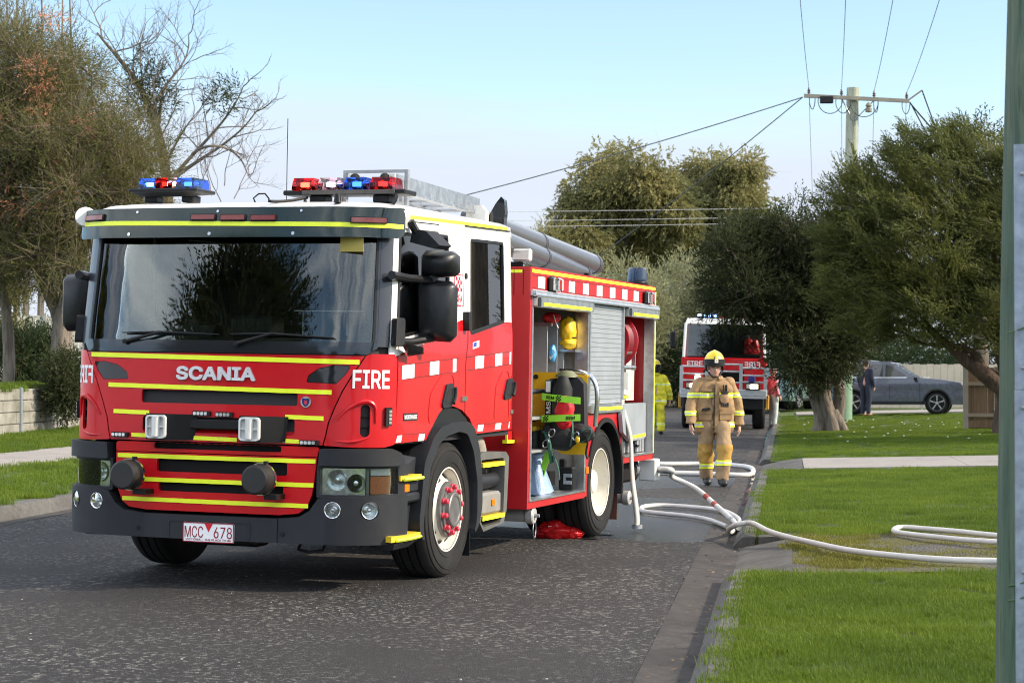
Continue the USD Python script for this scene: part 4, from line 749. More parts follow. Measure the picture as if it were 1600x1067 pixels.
# --- front wheel arch, step panels, yellow treads
for k in (1, -1):
    o = bev(PG((.615, .30), (.685, .60), (.735, .86), (.90, 1.03), (1.06, 1.105), (1.30, 1.135), (1.62, 1.132), (1.76, 1.08), (1.87, .93), (1.945, .70), (1.955, .50), (1.87, .30)), .16)
    i_ = bev(PG((.70, .28), (.775, .62), (.865, .84), (1.02, .985), (1.19, 1.040), (1.43, 1.062), (1.61, 1.040), (1.745, .905), (1.835, .68), (1.842, .44), (1.80, .28)), .14)
    fl_ = T('wheel_arch', xf(side_prism(o.difference(i_.union(sg.box(.70, 0, 1.80, .33))), 1.10, 1.262), s=(k, 1, 1)), PLAS, 30)
    T('arch_liner', xf(side_prism(o.difference(i_.buffer(-.012).union(sg.box(.70, 0, 1.80, .33))), .80, 1.12), s=(k, 1, 1)), BLK, 30, parent=fl_)
    T('arch_top', xf(side_prism(bev(PG((.72, .93), (.93, 1.06), (1.10, 1.20), (1.26, 1.238), (1.50, 1.225), (1.70, 1.15), (1.83, 1.02), (1.86, .94), (1.6, 1.10), (1.2, 1.10), (.95, 1.02)), .02), .9, 1.215), s=(k, 1, 1)), BLK, 30)
    T('front_step_panel', xf(cat_([box2((1.02, .30, .30), (1.18, .70, .62), .02), box2((1.12, .36, .60), (1.245, .72, .665), .015), box2((1.12, .34, .665), (1.235, .70, .755), .015), hull([(1.05, .42, .96), (1.20, .72, .90), (1.20, .70, .77), (1.05, .30, .77), (1.20, .35, .80)])]), s=(k, 1, 1)), PLAS)
    if k > 0:
        T('front_step', xf(hull([(x, y, z) for z in (.352, .392) for x, y in ((1.17, .20), (1.25, .17), (1.285, .35), (1.275, .64), (1.15, .66))]), s=(k, 1, 1)), YPL); T('front_step', xf(hull([(x, y, z) for z in (.757, .790) for x, y in ((1.215, .33), (1.25, .32), (1.270, .45), (1.265, .67), (1.20, .67))]), s=(k, 1, 1)), YPL)
        for z0, z1, ya, yb in ((.352, .372, .22, .64), (.757, .776, .34, .67)): T('step_edge', xf(tube([(1.268, ya, (z0 + z1) / 2), (1.289, (ya + yb) / 2, (z0 + z1) / 2), (1.279, yb, (z0 + z1) / 2)], .012, 4), s=(k, 1, 1)), YEL)
        T('step_under', xf(hull([(x, y, z) for x, y, z in ((1.10, .20, .35), (1.26, .20, .345), (1.27, .62, .345), (1.05, .66, .345), (1.12, .24, .29), (1.23, .25, .295), (1.22, .55, .295), (1.1, .6, .29))]), s=(k, 1, 1)), PLAS)
    T('amber_marker', xf(box2((1.232, .42, .675), (1.246, .50, .73), .005), s=(k, 1, 1)), AMBER)
    sb = T('step_box', xf(cat_([side_prism(bev(PG((1.97, .36), (1.96, .87), (2.02, .89), (2.56, .875), (2.64, .83), (2.60, .42), (2.53, .32), (2.06, .285)), .03).difference(bev(PG((2.0, .36), (1.99, .83), (2.50, .83), (2.54, .76), (2.52, .40), (2.44, .33), (2.06, .32)), .02)), .95, 1.235), box2((.95, 1.98, .30), (1.10, 2.55, .86))]), s=(k, 1, 1)), M('step_box_grey', (.10, .10, .092), .6, var=.2, dirt=.5, dcol=(.14, .125, .10), vscale=5.0))
    T('step_box_drawer', xf(bx((1.15, 2.25, .49), (.16, .46, .17), .02), s=(k, 1, 1)), M('drawer_grey', (.22, .21, .19), .6, var=.15, dirt=.4), parent=sb); T('step_box_tread', xf(hull([(x, y, z) for z in (.775, .805) for x, y in ((1.0, 2.0), (1.245, 2.0), (1.245, 2.50), (1.0, 2.48))]), s=(k, 1, 1)), YPL, parent=sb)
    T('step_box_tread', xf(hull([(x, y, z) for z in (.372, .402) for x, y in ((1.0, 2.02), (1.245, 2.02), (1.245, 2.53), (1.0, 2.50))]), s=(k, 1, 1)), YPL, parent=sb); T('step_box_tank', xf(cyl((1.14, 2.02, .655), (1.14, 2.52, .655), .062, 16), s=(k, 1, 1)), PLAS, parent=sb)
    for z in (.786, .383): T('step_edge', xf(box2((1.245, 2.0, z - .013), (1.250, 2.50, z + .013)), s=(k, 1, 1)), YEL, parent=sb)
    T('amber_marker', xf(box2((1.230, 2.24, .47), (1.242, 2.31, .52), .005), s=(k, 1, 1)), AMBER, parent=sb)
    T('mudflap', xf(box2((.92, 1.845, .12), (1.20, 1.855, .45)), s=(k, 1, 1)), BLK); T('mudflap', xf(box2((.65, 5.93, .11), (1.20, 5.945, .60)), s=(k, 1, 1)), M('mudflap_rust', (.10, .035, .02), .8, var=.3))
T('air_pipe', tube(spline([(1.02, 2.02, 1.06), (1.05, 2.18, .98), (1.06, 2.26, .93), (1.06, 2.30, .88)], 12), .10, 18), M('pipe_beige', (.30, .27, .22), .6, var=.3, dirt=.4))
T('hazard_rail', cat_([box2((1.06, 2.88, .95), (1.12, 3.055, 1.02)), ]), RED2); T('hazard_edge', cat_([box2((1.10, 2.86, .925), (1.14, 3.05, .950)), box2((1.125, 2.86, .95), (1.140, 2.872, 1.03))]), YEL)
# --- body shell
T('front_wall', prism(sg.box(-1.25, .39, 1.25, 2.35), 3.06, 3.10, 'xzy'), RED2)
for x in (1.11, 1.19): T('wall_seam', box2((x - .002, 3.056, 2.12), (x + .002, 3.061, 2.33)), LINE)
T('reflective_stripe', box2((.95, 3.0565, 2.30), (1.18, 3.0595, 2.325)), YEL)
T('rear_wall', prism(sg.box(-1.25, .64, 1.25, 2.35), 7.02, 7.06, 'xzy'), RED2)
T('top_deck', box2((-1.20, 3.10, 2.27), (1.20, 7.02, 2.29)), PANEL); T('body_core', box2((-.42, 3.1, .62), (.42, 7.02, 2.27)), PANEL)
for k in (1, -1):
    X0, X1 = (1.205, 1.25)
    F_ = lambda poly, x0=X0, x1=X1: xf(side_prism(poly, x0, x1), s=(k, 1, 1))
    fas = T('top_fascia', F_(sg.box(3.10, 2.165, 7.06, 2.352)), RED2)
    T('reflective_stripe', F_(PG((3.10, 2.304), (7.04, 2.316), (7.04, 2.342), (3.10, 2.332)), X1, X1 + .003), YEL, parent=fas)
    for z in (2.179, 2.283): T('band_line', F_(sg.box(3.11, z - .0015, 7.05, z + .0015), X1, X1 + .002), LINE, parent=fas)
    for y in (3.26, 3.66, 4.11, 4.535, 4.965, 5.395, 5.815, 6.228, 6.66): T('chequer_block', F_(sg.box(y, 2.183, y + .178, 2.279), X1, X1 + .003), WTAPE, parent=fas)
    T('awning_rail', cat_([xf(side_prism(sg.box(3.07, 2.118, 7.05, 2.160), 1.25, 1.295), s=(k, 1, 1)), xf(cyl((1.285, 3.07, 2.125), (1.285, 7.05, 2.125), .016, 10), s=(k, 1, 1))]), M('rail_blue_grey', (.40, .44, .50), .35, metal=.5, var=.06)); T('rail_lip', F_(sg.box(3.10, 2.160, 7.05, 2.168), 1.25, 1.262), M('lip_pinkish', (.62, .50, .50), .4, var=.05))
    # sill, arch panel, corner posts and trims
    if k > 0:
        T('sill', F_(sg.box(3.10, .39, 4.68, .448)), RED2); T('sill_trim', F_(sg.box(3.10, .448, 4.68, .462), 1.15, 1.262), ALU)
        archp = sg.box(4.68, .40, 5.96, 1.125).difference(sg.Point(RY, .50).buffer(.56)).difference(sg.box(RY - .56, 0, RY + .53, .50))
        T('arch_panel', F_(archp), RED2)
        T('rear_arch', xf(side_prism(sg.Point(RY, .50).buffer(.585, quad_segs=24).union(sg.box(RY - .585, .2, RY + .555, .50)).difference(sg.Point(RY, .50).buffer(.545, quad_segs=24).union(sg.box(RY - .545, 0, RY + .515, .50))).difference(sg.box(4, 0, RY - .4, .75)).difference(sg.box(0, 0, 9, .36)), 1.0, 1.268), s=(k, 1, 1)), BLK)
        T('sill', F_(sg.box(5.96, .640, 7.06, .695)), RED2); T('sill_trim', F_(sg.box(5.96, .695, 7.02, .710), 1.15, 1.26), ALU)
        T('locker_floor', box2((.42, 3.10, .42), (1.21, 4.68, .446)), PANEL); T('locker_floor', box2((.42, 5.92, .66), (1.21, 7.02, .693)), PANEL)
        T('locker_divider', box2((.42, 4.76, 1.13), (1.20, 4.80, 2.16)), PANEL); T('locker_divider', box2((.42, 4.68, .42), (1.20, 4.72, 1.13)), PANEL); T('locker_divider', box2((.42, 5.87, .70), (1.20, 5.90, 2.16)), PANEL)
        T('locker_ceiling', box2((.42, 3.1, 2.16), (1.205, 7.02, 2.175)), DK)
        T('arch_box', box2((.42, 4.72, 1.08), (1.20, 5.9, 1.12)), DK)
        # shutter frame rails
        for y0, z0, z1 in ((3.10, .462, 2.118), (4.695, 1.125, 2.118), (4.752, 1.20, 2.118), (5.868, .71, 2.118), (6.985, .71, 2.118)): T('shutter_rail', F_(sg.box(y0, z0, y0 + .036, z1), 1.16, 1.258), ALU)
        for y0, y1 in ((4.655, 4.68),): T('shutter_rail', F_(sg.box(y0 - .02, .462, y1, 1.125), 1.16, 1.256), ALU)
        # closed shutter of separate slats
        for j in range(21):
            z1 = 2.105 - j * .0426; T('shutter_slat', F_(bev(PG((4.79, z1 - .0395), (5.866, z1 - .0395), (5.866, z1), (4.79, z1)), .004), 1.222, 1.238), SHUT)
        T('shutter_backing', F_(sg.box(4.79, 1.2, 5.866, 2.118), 1.205, 1.218), LINE); bar = T('shutter_bar', F_(bev(sg.box(4.74, 1.132, 5.90, 1.208), .008), 1.215, 1.285), ALU)
        T('bar_tape', F_(sg.box(4.98, 1.155, 5.86, 1.185), 1.285, 1.288), YEL, parent=bar)
        # rolled-up shutters with their pull bars
        for y0, y1, ta, tb in ((3.125, 4.76, 3.30, 4.68), (5.93, 7.07, 6.10, 7.02)):
            rl = T('rolled_shutter', cat_([side_prism(bev(sg.box(y0, 2.028, y1, 2.110), .012), 1.20, 1.292)]), ALU); T('bar_tape', side_prism(PG((ta, 2.040), (tb, 2.040), (tb, 2.066), (ta, 2.068)), 1.292, 1.295), YEL, parent=rl); T('bar_end', side_prism(rrect(y0 + .01, 2.03, y0 + .09, 2.105, .02), 1.292, 1.296), BLK, parent=rl)
        T('corner_stripe', box2((1.251, 7.035, .70), (1.256, 7.062, 2.30)), YEL)
    else:
        T('side_panel', F_(sg.box(3.10, .45, 7.02, 2.165).difference(sg.Point(RY, .5).buffer(.58))), SHUT)
# --- inside the front locker
T('equipment_board', box2((.62, 4.28, .98), (1.01, 4.30, 1.90)), PANEL); T('equipment_board', box2((.72, 4.44, 1.2), (1.05, 4.455, 1.945)), STEEL); T('equipment_board', box2((.9, 4.53, 1.1), (1.085, 4.545, 1.93)), PANEL); T('board_edge', box2((.80, 4.27, 1.895), (1.05, 4.31, 1.925)), ALU)
T('shelf', box2((.75, 4.50, 1.675), (1.20, 4.75, 1.695)), ALU); T('shelf', box2((.5, 3.12, 1.10), (1.15, 4.2, 1.125)), PANEL); T('shelf', box2((.5, 3.12, .83), (1.18, 4.25, .85)), PANEL); T('rail_post', box2((1.13, 4.715, 1.13), (1.17, 4.755, 2.1)), ALU)
T('inner_bar', tube([(.75, 3.3, 1.30), (1.15, 4.0, 1.34), (1.16, 4.2, 1.36)], .022, 8), ALU)
# --- rear locker: drum, shelves, cabinet
T('hose_drum', cat_([xf(lathe([(.0, -.16), (.255, -.16), (.265, -.15), (.262, -.14), (.235, -.13), (.20, -.12), (.20, .12), (.235, .13), (.262, .14), (.265, .15), (.255, .16), (0, .16)], 36, 'y'), t=(1.00, 6.23, 1.80))]), M('drum_red', (.42, .012, .025), .35, var=.1, coat=.3))
hd_ = T('drum_hose', cat_([xf(lathe([(.205, y - .017), (.232, y - .012), (.238, y), (.232, y + .012), (.205, y + .017)], 30, 'y'), t=(1.0, 6.23, 1.80)) for y in np.arange(-.09, .1, .036)]), M('hose_maroon', (.16, .012, .018), .5, var=.1))
for z, y1 in ((1.69, 6.52), (1.545, 6.52)): T('shelf', cyl((1.19, 5.93, z), (1.19, y1, z), .020, 10), ALU)
T('shelf_post', box2((1.165, 6.50, 1.52), (1.20, 6.53, 1.70)), ALU); T('shelf', box2((.5, 5.92, 1.53), (1.18, 6.52, 1.545)), PANEL)
T('tool_case', box2((.85, 5.95, 1.25), (1.17, 6.37, 1.50), .01), PANEL); T('case_strip', box2((1.17, 5.95, 1.245), (1.176, 6.37, 1.275)), YEL); T('white_blocks', cat_([box2((1.10, 6.0 + .1 * i, 1.28), (1.19, 6.08 + .1 * i, 1.33), .006) for i in range(3)]), M('block_white', (.7, .68, .66), .6))
T('back_board', box2((.9, 6.60, .72), (.93, 6.98, 2.0)), M('board_pale', (.50, .50, .48), .5, var=.12, dirt=.3)); T('back_board', box2((1.05, 6.62, 1.22), (1.08, 6.92, 1.85)), _mats['board_pale'])
cb = T('drop_cabinet', cat_([side_prism(bev(PG((5.70, 1.10), (5.78, 1.205), (6.56, 1.205), (6.57, .865), (6.02, .845), (5.76, .935)), .03), 1.262, 1.30)]), SHUT); T('cabinet_strip', side_prism(PG((5.98, .868), (6.56, .882), (6.56, .91), (5.98, .896)), 1.30, 1.303), YEL, parent=cb)
T('gauge_panel', box2((.7, 6.0, .70), (1.15, 6.9, 1.2)), DK)
for y in (6.70, 6.80, 6.90): T('pump_pipe', cyl((1.17, y, .72), (1.17, y, 1.2), .026, 10), STEEL)
for z in np.arange(.78, 1.18, .07): T('bracket_rung', bx((1.19, 6.66, z), (.03, .06, .02)), BLK)
T('gauge_box', bx((1.17, 6.15, .78), (.05, .14, .12), .01), STEEL); T('gauge_box', bx((1.17, 6.40, .77), (.05, .12, .10), .01), PANEL)
# --- lamps on the side, roof lamp, beacon
for y in (3.58, 6.64):
    l = T('scene_lamp', cat_([bx((1.275, y, 2.225), (.05, .17, .135), .02)]), BLK); T('lamp_reflector', bx((1.303, y + .01, 2.225), (.01, .14, .105), .004), REFL, parent=l); T('lamp_glass', bx((1.325, y + .02, 2.225), (.04, .15, .115), .018), LENS, parent=l)
l = T('work_lamp', bx((1.09, 3.32, 2.455), (.16, .06, .105), .014), LGREY); T('lamp_face', bx((1.09, 3.288, 2.455), (.135, .006, .08), .003), REFL, parent=l); T('lamp_stem', cyl((1.06, 3.33, 2.33), (1.06, 3.33, 2.41), .018, 8), BLK, parent=l)
bc = T('rear_beacon', xf(lathe([(0, 0), (.10, 0), (.105, .03), (.100, .04)], 24), t=(1.13, 6.80, 2.35)), BLK); T('beacon_dome', xf(lathe([(.098, .04), (.100, .07), (.088, .165), (.075, .178), (0, .182)], 28), t=(1.13, 6.80, 2.35)), M('dome_navy', (.006, .016, .040), .12, coat=.7, var=0), parent=bc)
# --- rear outlet and capped inlets
T('outlet_box', box2((1.10, 7.07, .415), (1.275, 7.25, .635), .012), LGREY); T('outlet_collar', cat_([cyl((1.05, 6.95, .535), (1.05, 7.10, .535), .075, 18), xf(lathe([(.05, 0), (.085, 0), (.085, .03), (.06, .04), (.06, .1)], 20, 'y'), t=(1.05, 6.90, .535))]), STEEL)
T('pump_casing', box2((.7, 6.0, .42), (1.12, 7.0, .64), .03), DK)
for y, z, x in ((3.30, .325, 1.22), (6.22, .298, 1.23)):
    c_ = T('inlet_cap', cat_([xf(lathe([(0, .06), (.060, .06), (.070, .052), (.070, .0), (.055, -.02), (.055, -.25)], 22, 'x'), t=(x - .04, y, z))]), M('cap_grey', (.42, .41, .38), .5, metal=.3, var=.15)); T('cap_knob', xf(lathe([(0, .10), (.014, .10), (.018, .06)], 10, 'x'), t=(x - .04, y, z)), STEEL, parent=c_)
ch = [(1.24, 3.30 + .035 * math.sin(a), .25 - .07 * math.cos(a) - .04) for a in np.linspace(-2.6, 2.6, 22)]
T('cap_chain', tube(ch, .005, 5), CHROME)
T('amber_marker', box2((1.252, 4.70, .60), (1.262, 4.77, .66), .003), AMBER)
T('yellow_swing_board', prism(bev(PG((.96, 1.495), (1.24, 1.495), (1.46, 1.47), (1.46, .80), (1.24, .80), (1.13, .87), (.955, 1.04)), .012), 4.02, 4.035, 'xzy'), M('board_yellow', (.80, .45, .01), .4, coat=.3, var=.06)); T('board_bolt', cat_([cyl((1.0, 4.0, 1.455), (1.0, 4.03, 1.455), .02, 10), cyl((.99, 4.0, 1.08), (.99, 4.03, 1.08), .012, 8)]), BLK)
T('board_rail', tube(spline([(1.20, 4.05, 1.51), (1.34, 4.05, 1.505), (1.47, 4.05, 1.47), (1.53, 4.05, 1.37), (1.535, 4.05, 1.20), (1.525, 4.05, 1.04)], 26), .020, 10), CHROME)
# --- roof: light bars, rack, aerials
def lamp_mat(name, col, glow, e): return M(name, col, .12, coat=.6, var=.25, vscale=28.0, emit=glow, es=e)
LR, LB, LC = glass('lens_red', (.90, .10, .10), .05, 1.5), glass('lens_blue', (.14, .36, .95), .05, 1.5), glass('lens_pink', (.95, .78, .84), .05, 1.5)
LON, LBO = lamp_mat('lens_lit_red', (.8, .2, .1), (1, .45, .22), 6.0), lamp_mat('lens_lit_blue', (.3, .5, .9), (.5, .75, 1), 6.0)
LON2, LBO2, LPK = lamp_mat('lens_glow_red', (.8, .2, .1), (1, .25, .18), 1.6), lamp_mat('lens_glow_blue', (.3, .5, .9), (.35, .6, 1), 1.6), lamp_mat('lens_glow_pink', (.9, .6, .6), (1, .62, .66), 1.6)
def pod(x0, x1, y, z, h, d, m, parent, t=.14, core=None):
    w = x1 - x0; c = (x0 + x1) / 2
    lo = [(c + sx * w / 2, y + sy * d / 2, z) for sx in (-1, 1) for sy in (-1, 1)]; mi_ = [(c + sx * w / 2 * .96, y + sy * d / 2 * .96, z + h * .55) for sx in (-1, 1) for sy in (-1, 1)]; hi = [(c + sx * w / 2 * (1 - t), y + sy * d / 2 * (1 - t), z + h) for sx in (-1, 1) for sy in (-1, 1)]
    T('lamp_lens', hull(lo + mi_ + hi), m, 20, parent=parent)
    k = max(1, int(w / .06)); T('lamp_mirror', cat_([xf(lathe([(0, -.02), (.012, -.018), (h * .42, .03), (h * .45, .03), (.01, .03)], 14, 'y'), t=(c + (i - (k - 1) / 2) * w / k * .85, y - d * .22, z + h * .46)) for i in range(k)] + [bx((c, y + d * .12, z + h * .35), (w * .8, .02, h * .6), .004)]), REFL, parent=parent)
    if core: T('lit_lamp', bx((c, y - d * .30, z + h * .46), (w * .42, .012, h * .40), .005), core, parent=parent)
lb = T('light_bar', cat_([box2((-.95, .45, 2.748), (-.40, .75, 2.775), .008), hull([(-.93, .47, 2.748), (-.42, .47, 2.748), (-.93, .73, 2.748), (-.42, .73, 2.748), (-.88, .52, 2.72), (-.47, .52, 2.72)])]), BLK)
pod(-.885, -.745, .6, 2.776, .075, .24, LB, lb, .1, LBO); pod(-.744, -.655, .6, 2.776, .077, .235, LR, lb, .04, LON2); pod(-.654, -.585, .6, 2.776, .077, .235, LC, lb, .04, LON); pod(-.584, -.435, .6, 2.776, .075, .24, LB, lb, .1, LBO2)
T('bar_feet', cat_([bx((x, .6, 2.705), (.10, .12, .05), .01) for x in (-.82, -.52)]), BLK)
rb = T('light_bar', cat_([box2((.25, .50, 2.718), (1.175, .72, 2.752), .008)]), BLK); T('bar_front', box2((.40, .492, 2.720), (1.10, .50, 2.750), .003), M('bar_brown_grey', (.13, .115, .105), .3, metal=.5, var=.1), parent=rb)
for i, (m, c) in enumerate(((LR, LON), (LC, LPK), (LB, LBO2), (LR, LON2))): pod(.318 + .197 * i, .318 + .197 * i + .172, .6, 2.753, .085, .20, m, rb, .14, c)
T('bar_feet', cat_([bx((x, .6, 2.69), (.12, .14, .06), .01) for x in (.50, .98)]), BLK)
rk = T('ladder_rack', cat_([box2((.50, .98, 2.915), (1.00, 1.02, 2.935)), box2((.50, .98, 2.68), (.525, 1.02, 2.915)), box2((.975, .98, 2.68), (1.00, 1.02, 2.915)), box2((.46, .96, 2.70), (.50, 1.03, 2.87), .004), box2((.94, .96, 2.70), (.975, 1.03, 2.86), .004)]), STEEL)
T('aerial', cat_([cyl((-.05, 1.2, 2.67), (-.05, 1.2, 3.35), .003, 6), cyl((-.05, 1.2, 2.66), (-.05, 1.2, 2.70), .012, 8)]), BLK); T('aerial', tube([(.02, .55, 2.66), (.0, .55, 2.705), (.04, .55, 2.735), (.09, .55, 2.735), (.12, .55, 2.70), (.12, .55, 2.665)], .006, 6), BLK)
T('aerial', xf(lathe([(0, .09), (.004, .085), (.012, .03), (.022, 0)], 12), t=(.24, .9, 2.68)), BLK); T('roof_plug', xf(lathe([(0, .06), (.02, .06), (.024, .02), (.028, 0)], 12), t=(.78, .25, 2.64)), BLK)
T('roof_cable', tube(spline([(.44, .5, 2.70), (.36, .35, 2.665), (.30, .2, 2.65)], 10), .012, 6), BLK); T('roof_cable', tube(spline([(1.10, .5, 2.72), (1.13, .46, 2.69), (1.12, .42, 2.64)], 10), .010, 6), BLK)
T('side_spotlight', cat_([xf(lathe([(0, 0), (.06, .01), (.075, .06), (.07, .075), (0, .075)], 20), rx=1.35, rz=.5, t=(-1.20, .30, 2.545)), cyl((-1.17, .30, 2.535), (-1.10, .30, 2.53), .012, 8)]), M('spot_white', (.75, .74, .70), .35, var=.05))
T('intake_fin', hull([(x, y, z) for y in (2.69, 2.76) for x, z in ((.99, 2.67), (1.02, 2.745), (1.07, 2.83), (1.115, 2.885), (1.14, 2.86), (1.15, 2.76), (1.14, 2.66))]), GLOSSB); T('intake_cover', hull([(x, y, z) for y in (2.60, 2.68) for x, z in ((.84, 2.66), (.86, 2.76), (.91, 2.81), (.98, 2.81), (1.02, 2.76), (1.02, 2.66))]), LGREY)
T('hose_cradle', cat_([box2((.55, y - .02, 2.29), (1.10, y + .02, 2.40)) for y in (3.3, 5.2)]), DK)

# ------------------------------------------------------------------ things carried by the fire engine
def TW(p): p = np.asarray(p, float); return p @ TM[:3, :3].T + TM[:3, 3]
lad = thing('ladder', 'silver aluminium extension ladder lying on the fire engine roof behind its rack', 'ladder', matrix=TM)
for x, x2 in ((.56, .56), (.88, .88)):
    add(lad, 'rail', cat_([side_prism(bev(PG((.95, 2.80), (.95, 2.905), (2.75, 2.875), (2.75, 2.77)), .01), x, x + .035), side_prism(PG((.95, 2.78), (.95, 2.80), (2.75, 2.765), (2.75, 2.745)), x - .01, x + .05)]), ALU); add(lad, 'end_wheel', xf(lathe([(0, -.02), (.055, -.02), (.06, -.01), (.06, .01), (.055, .02), (0, .02)], 20, 'x'), t=(x + .06 if x < .6 else x - .03, .92, 2.845)), RUB); add(lad, 'end_cap', bx((x + .018, .945, 2.852), (.05, .02, .11), .005), LGREY)
for i in range(6): add(lad, 'rung', cyl((.59, 1.15 + .3 * i, 2.845 - .0127 * i), (.885, 1.15 + .3 * i, 2.845 - .0127 * i), .016, 8), ALU)
SUC = M('suction_grey', (.085, .088, .10), .30, coat=.3, var=.08, vscale=3.0)
for p0, p1, lab in (((.80, 2.86, 2.735), (1.02, 5.65, 2.50), 'thick grey suction tube with a joint, uppermost on the fire engine body'), ((.93, 3.0, 2.585), (.98, 5.4, 2.40), 'lower grey suction tube lying under the upper one on the body')):
    sh = thing('suction_hose', lab, 'suction hose', matrix=TM); p0, p1 = np.array(p0), np.array(p1)
    add(sh, 'tube', cyl(p0, p1, .094, 28), SUC); a = p0 + (p1 - p0) * .50; d_ = (p1 - p0) / np.linalg.norm(p1 - p0)
    for q in (a, p1 - d_ * .07): add(sh, 'coupling', cat_([cyl(q, q + d_ * .018, .100, 28), cyl(q + d_ * .035, q + d_ * .045, .098, 28)]), SUC)
# breathing set on the yellow board
BAG = M('pack_black', (.015, .016, .016), .7, var=.25, bump=.002, bscale=50.0); HIV = M('hivis_green', (.30, .75, .04), .5, var=.05); RBAG = M('bag_red', (.62, .015, .02), .5, var=.15, bump=.006, bscale=14.0); WEB = M('strap_green', (.02, .09, .06), .7, var=.2)
ba = thing('breathing_apparatus', 'black breathing set with green straps and a red pouch on the yellow board', 'breathing set', matrix=TM)
rngb = np.random.default_rng(2)
def lumpy(c, s, seed, amp=.12, sub=3):
    m = trimesh.creation.icosphere(sub, 1.0); v = np.array(m.vertices); v *= (1 + amp * 2 * (meshkit.fbm(v * 1.7 + seed * 3.1, 3, seed) - .5))[:, None]; return tm((v * np.asarray(s) / 2 + np.asarray(c, float), m.faces))
add(ba, 'back_plate', hull([(x, y, z) for y in (3.90, 4.01) for x, z in ((1.16, 1.44), (1.40, 1.46), (1.46, 1.40), (1.475, 1.00), (1.38, .95), (1.20, .96), (1.15, 1.0))]), BAG, 60)
add(ba, 'cylinder', tube([(1.29, 3.84, .95), (1.29, 3.82, 1.0), (1.30, 3.82, 1.36), (1.30, 3.84, 1.46)], [.05, .085, .085, .04], 20), BAG); add(ba, 'cylinder_base', xf(lathe([(0, .06), (.05, .055), (.09, .02), (.095, 0)], 18), t=(1.30, 3.93, 1.455)), M('cap_olive', (.16, .17, .09), .6))
add(ba, 'side_pad', hull([(x, y, z) for y in (3.80, 3.9) for x, z in ((1.155, 1.43), (1.20, 1.43), (1.205, .98), (1.15, 1.0))]), BAG); add(ba, 'pad_label', prism(sg.box(1.160, 1.33, 1.20, 1.42), 3.793, 3.797, 'xzy'), M('label_white', (.7, .72, .70), .5))
g = sa.rotate(text_poly('MSA', .040, bold=True), 90, origin=(0, 0)); b = g.bounds; g = sa.translate(sa.scale(g, 1, .15 / (b[3] - b[1]), origin=(0, 0)), 1.205, 1.15); add(ba, 'pad_letters', prism(sa.translate(g, 0, 0), 3.793, 3.797, 'xzy'), WTAPE)
add(ba, 'red_pouch', lumpy((1.335, 3.77, 1.17), (.17, .14, .30), 3, .22), RBAG, 60); add(ba, 'harness', cat_([lumpy((1.30, 3.80, .95), (.30, .16, .22), 5, .2), lumpy((1.46, 3.82, .99), (.24, .14, .17), 6, .25), lumpy((1.185, 3.80, .95), (.13, .12, .22), 8, .2)]), BAG, 60)
for z, dz in ((1.292, -.030), (1.105, .018)):
    xs = np.linspace(1.148, 1.488, 16); n = len(xs); yy = 3.725 - .03 * np.sin(np.linspace(0, PI, n)); zz = z + dz * (xs - 1.148) / .34; h_ = .028
    V = np.vstack([np.c_[xs, yy, zz - h_], np.c_[xs, yy, zz + h_], np.c_[xs, yy + .004, zz - h_], np.c_[xs, yy + .004, zz + h_]]); i = np.arange(n - 1)
    q = lambda a, b: np.vstack([np.stack([a + i, a + i + 1, b + i + 1], 1), np.stack([a + i, b + i + 1, b + i], 1)])
    st = add(ba, 'reflective_strap', tm((V, np.vstack([q(0, n), q(2 * n, 3 * n)[:, ::-1], q(n, 3 * n), q(0, 2 * n)[:, ::-1]]))), HIV)
    def on(p): m = prism(p, 0, .003, 'xzy', res=.02); m = tm(m); x = m.vertices[:, 0]; m.vertices = np.c_[x, np.interp(x, xs, yy) - .0035 + m.vertices[:, 1], m.vertices[:, 2] + np.interp(x, xs, zz)]; return m
    g = text_poly('SEM', .026, bold=True); b = g.bounds; g = sa.translate(sa.scale(g, .075 / (b[2] - b[0]), 1, origin=(0, 0)), 1.19 if dz < 0 else 1.37, -.013); add(ba, 'strap_letters', on(g), BLK)
    x0 = 1.28 if dz < 0 else 1.165
    add(ba, 'strap_chequer', on(shapely.union_all([sg.box(x0 + .012 * i, -.024 + .012 * j, x0 + .012 * i + .012, -.012 + .012 * j) for i in range(4) for j in range(4) if (i + j) % 2 == 0])), BLK)
for pts in ([(1.16, 3.74, 1.0), (1.22, 3.70, .93), (1.24, 3.70, .82), (1.25, 3.72, .74)], [(1.42, 3.72, 1.10), (1.43, 3.70, .98), (1.41, 3.70, .88)], [(1.50, 3.72, 1.0), (1.58, 3.74, 1.02), (1.56, 3.74, .96), (1.50, 3.73, .92)], [(1.26, 3.72, .80), (1.30, 3.73, .70), (1.31, 3.74, .60)]):
    add(ba, 'webbing', tube(spline(pts, 14), .022, 8, flat=.25), WEB)
for c in ((1.25, 3.695, .99), (1.20, 3.695, .90), (1.46, 3.695, .97)): add(ba, 'buckle', xf(tube([(math.cos(a) * .024, 0, math.sin(a) * .036) for a in np.linspace(0, 2 * PI, 13)[:-1]], .006, 6, closed=True), ry=.5, t=c), CHROME)
add(ba, 'yellow_clip', lumpy((1.475, 3.70, .94), (.04, .03, .06), 9), M('clip_yellow', (.75, .5, .02), .4)); add(ba, 'snap_hook', tube(spline([(1.54, 3.72, .98), (1.555, 3.72, .90), (1.545, 3.72, .84), (1.56, 3.72, .78)], 14), .009, 7), BLK)
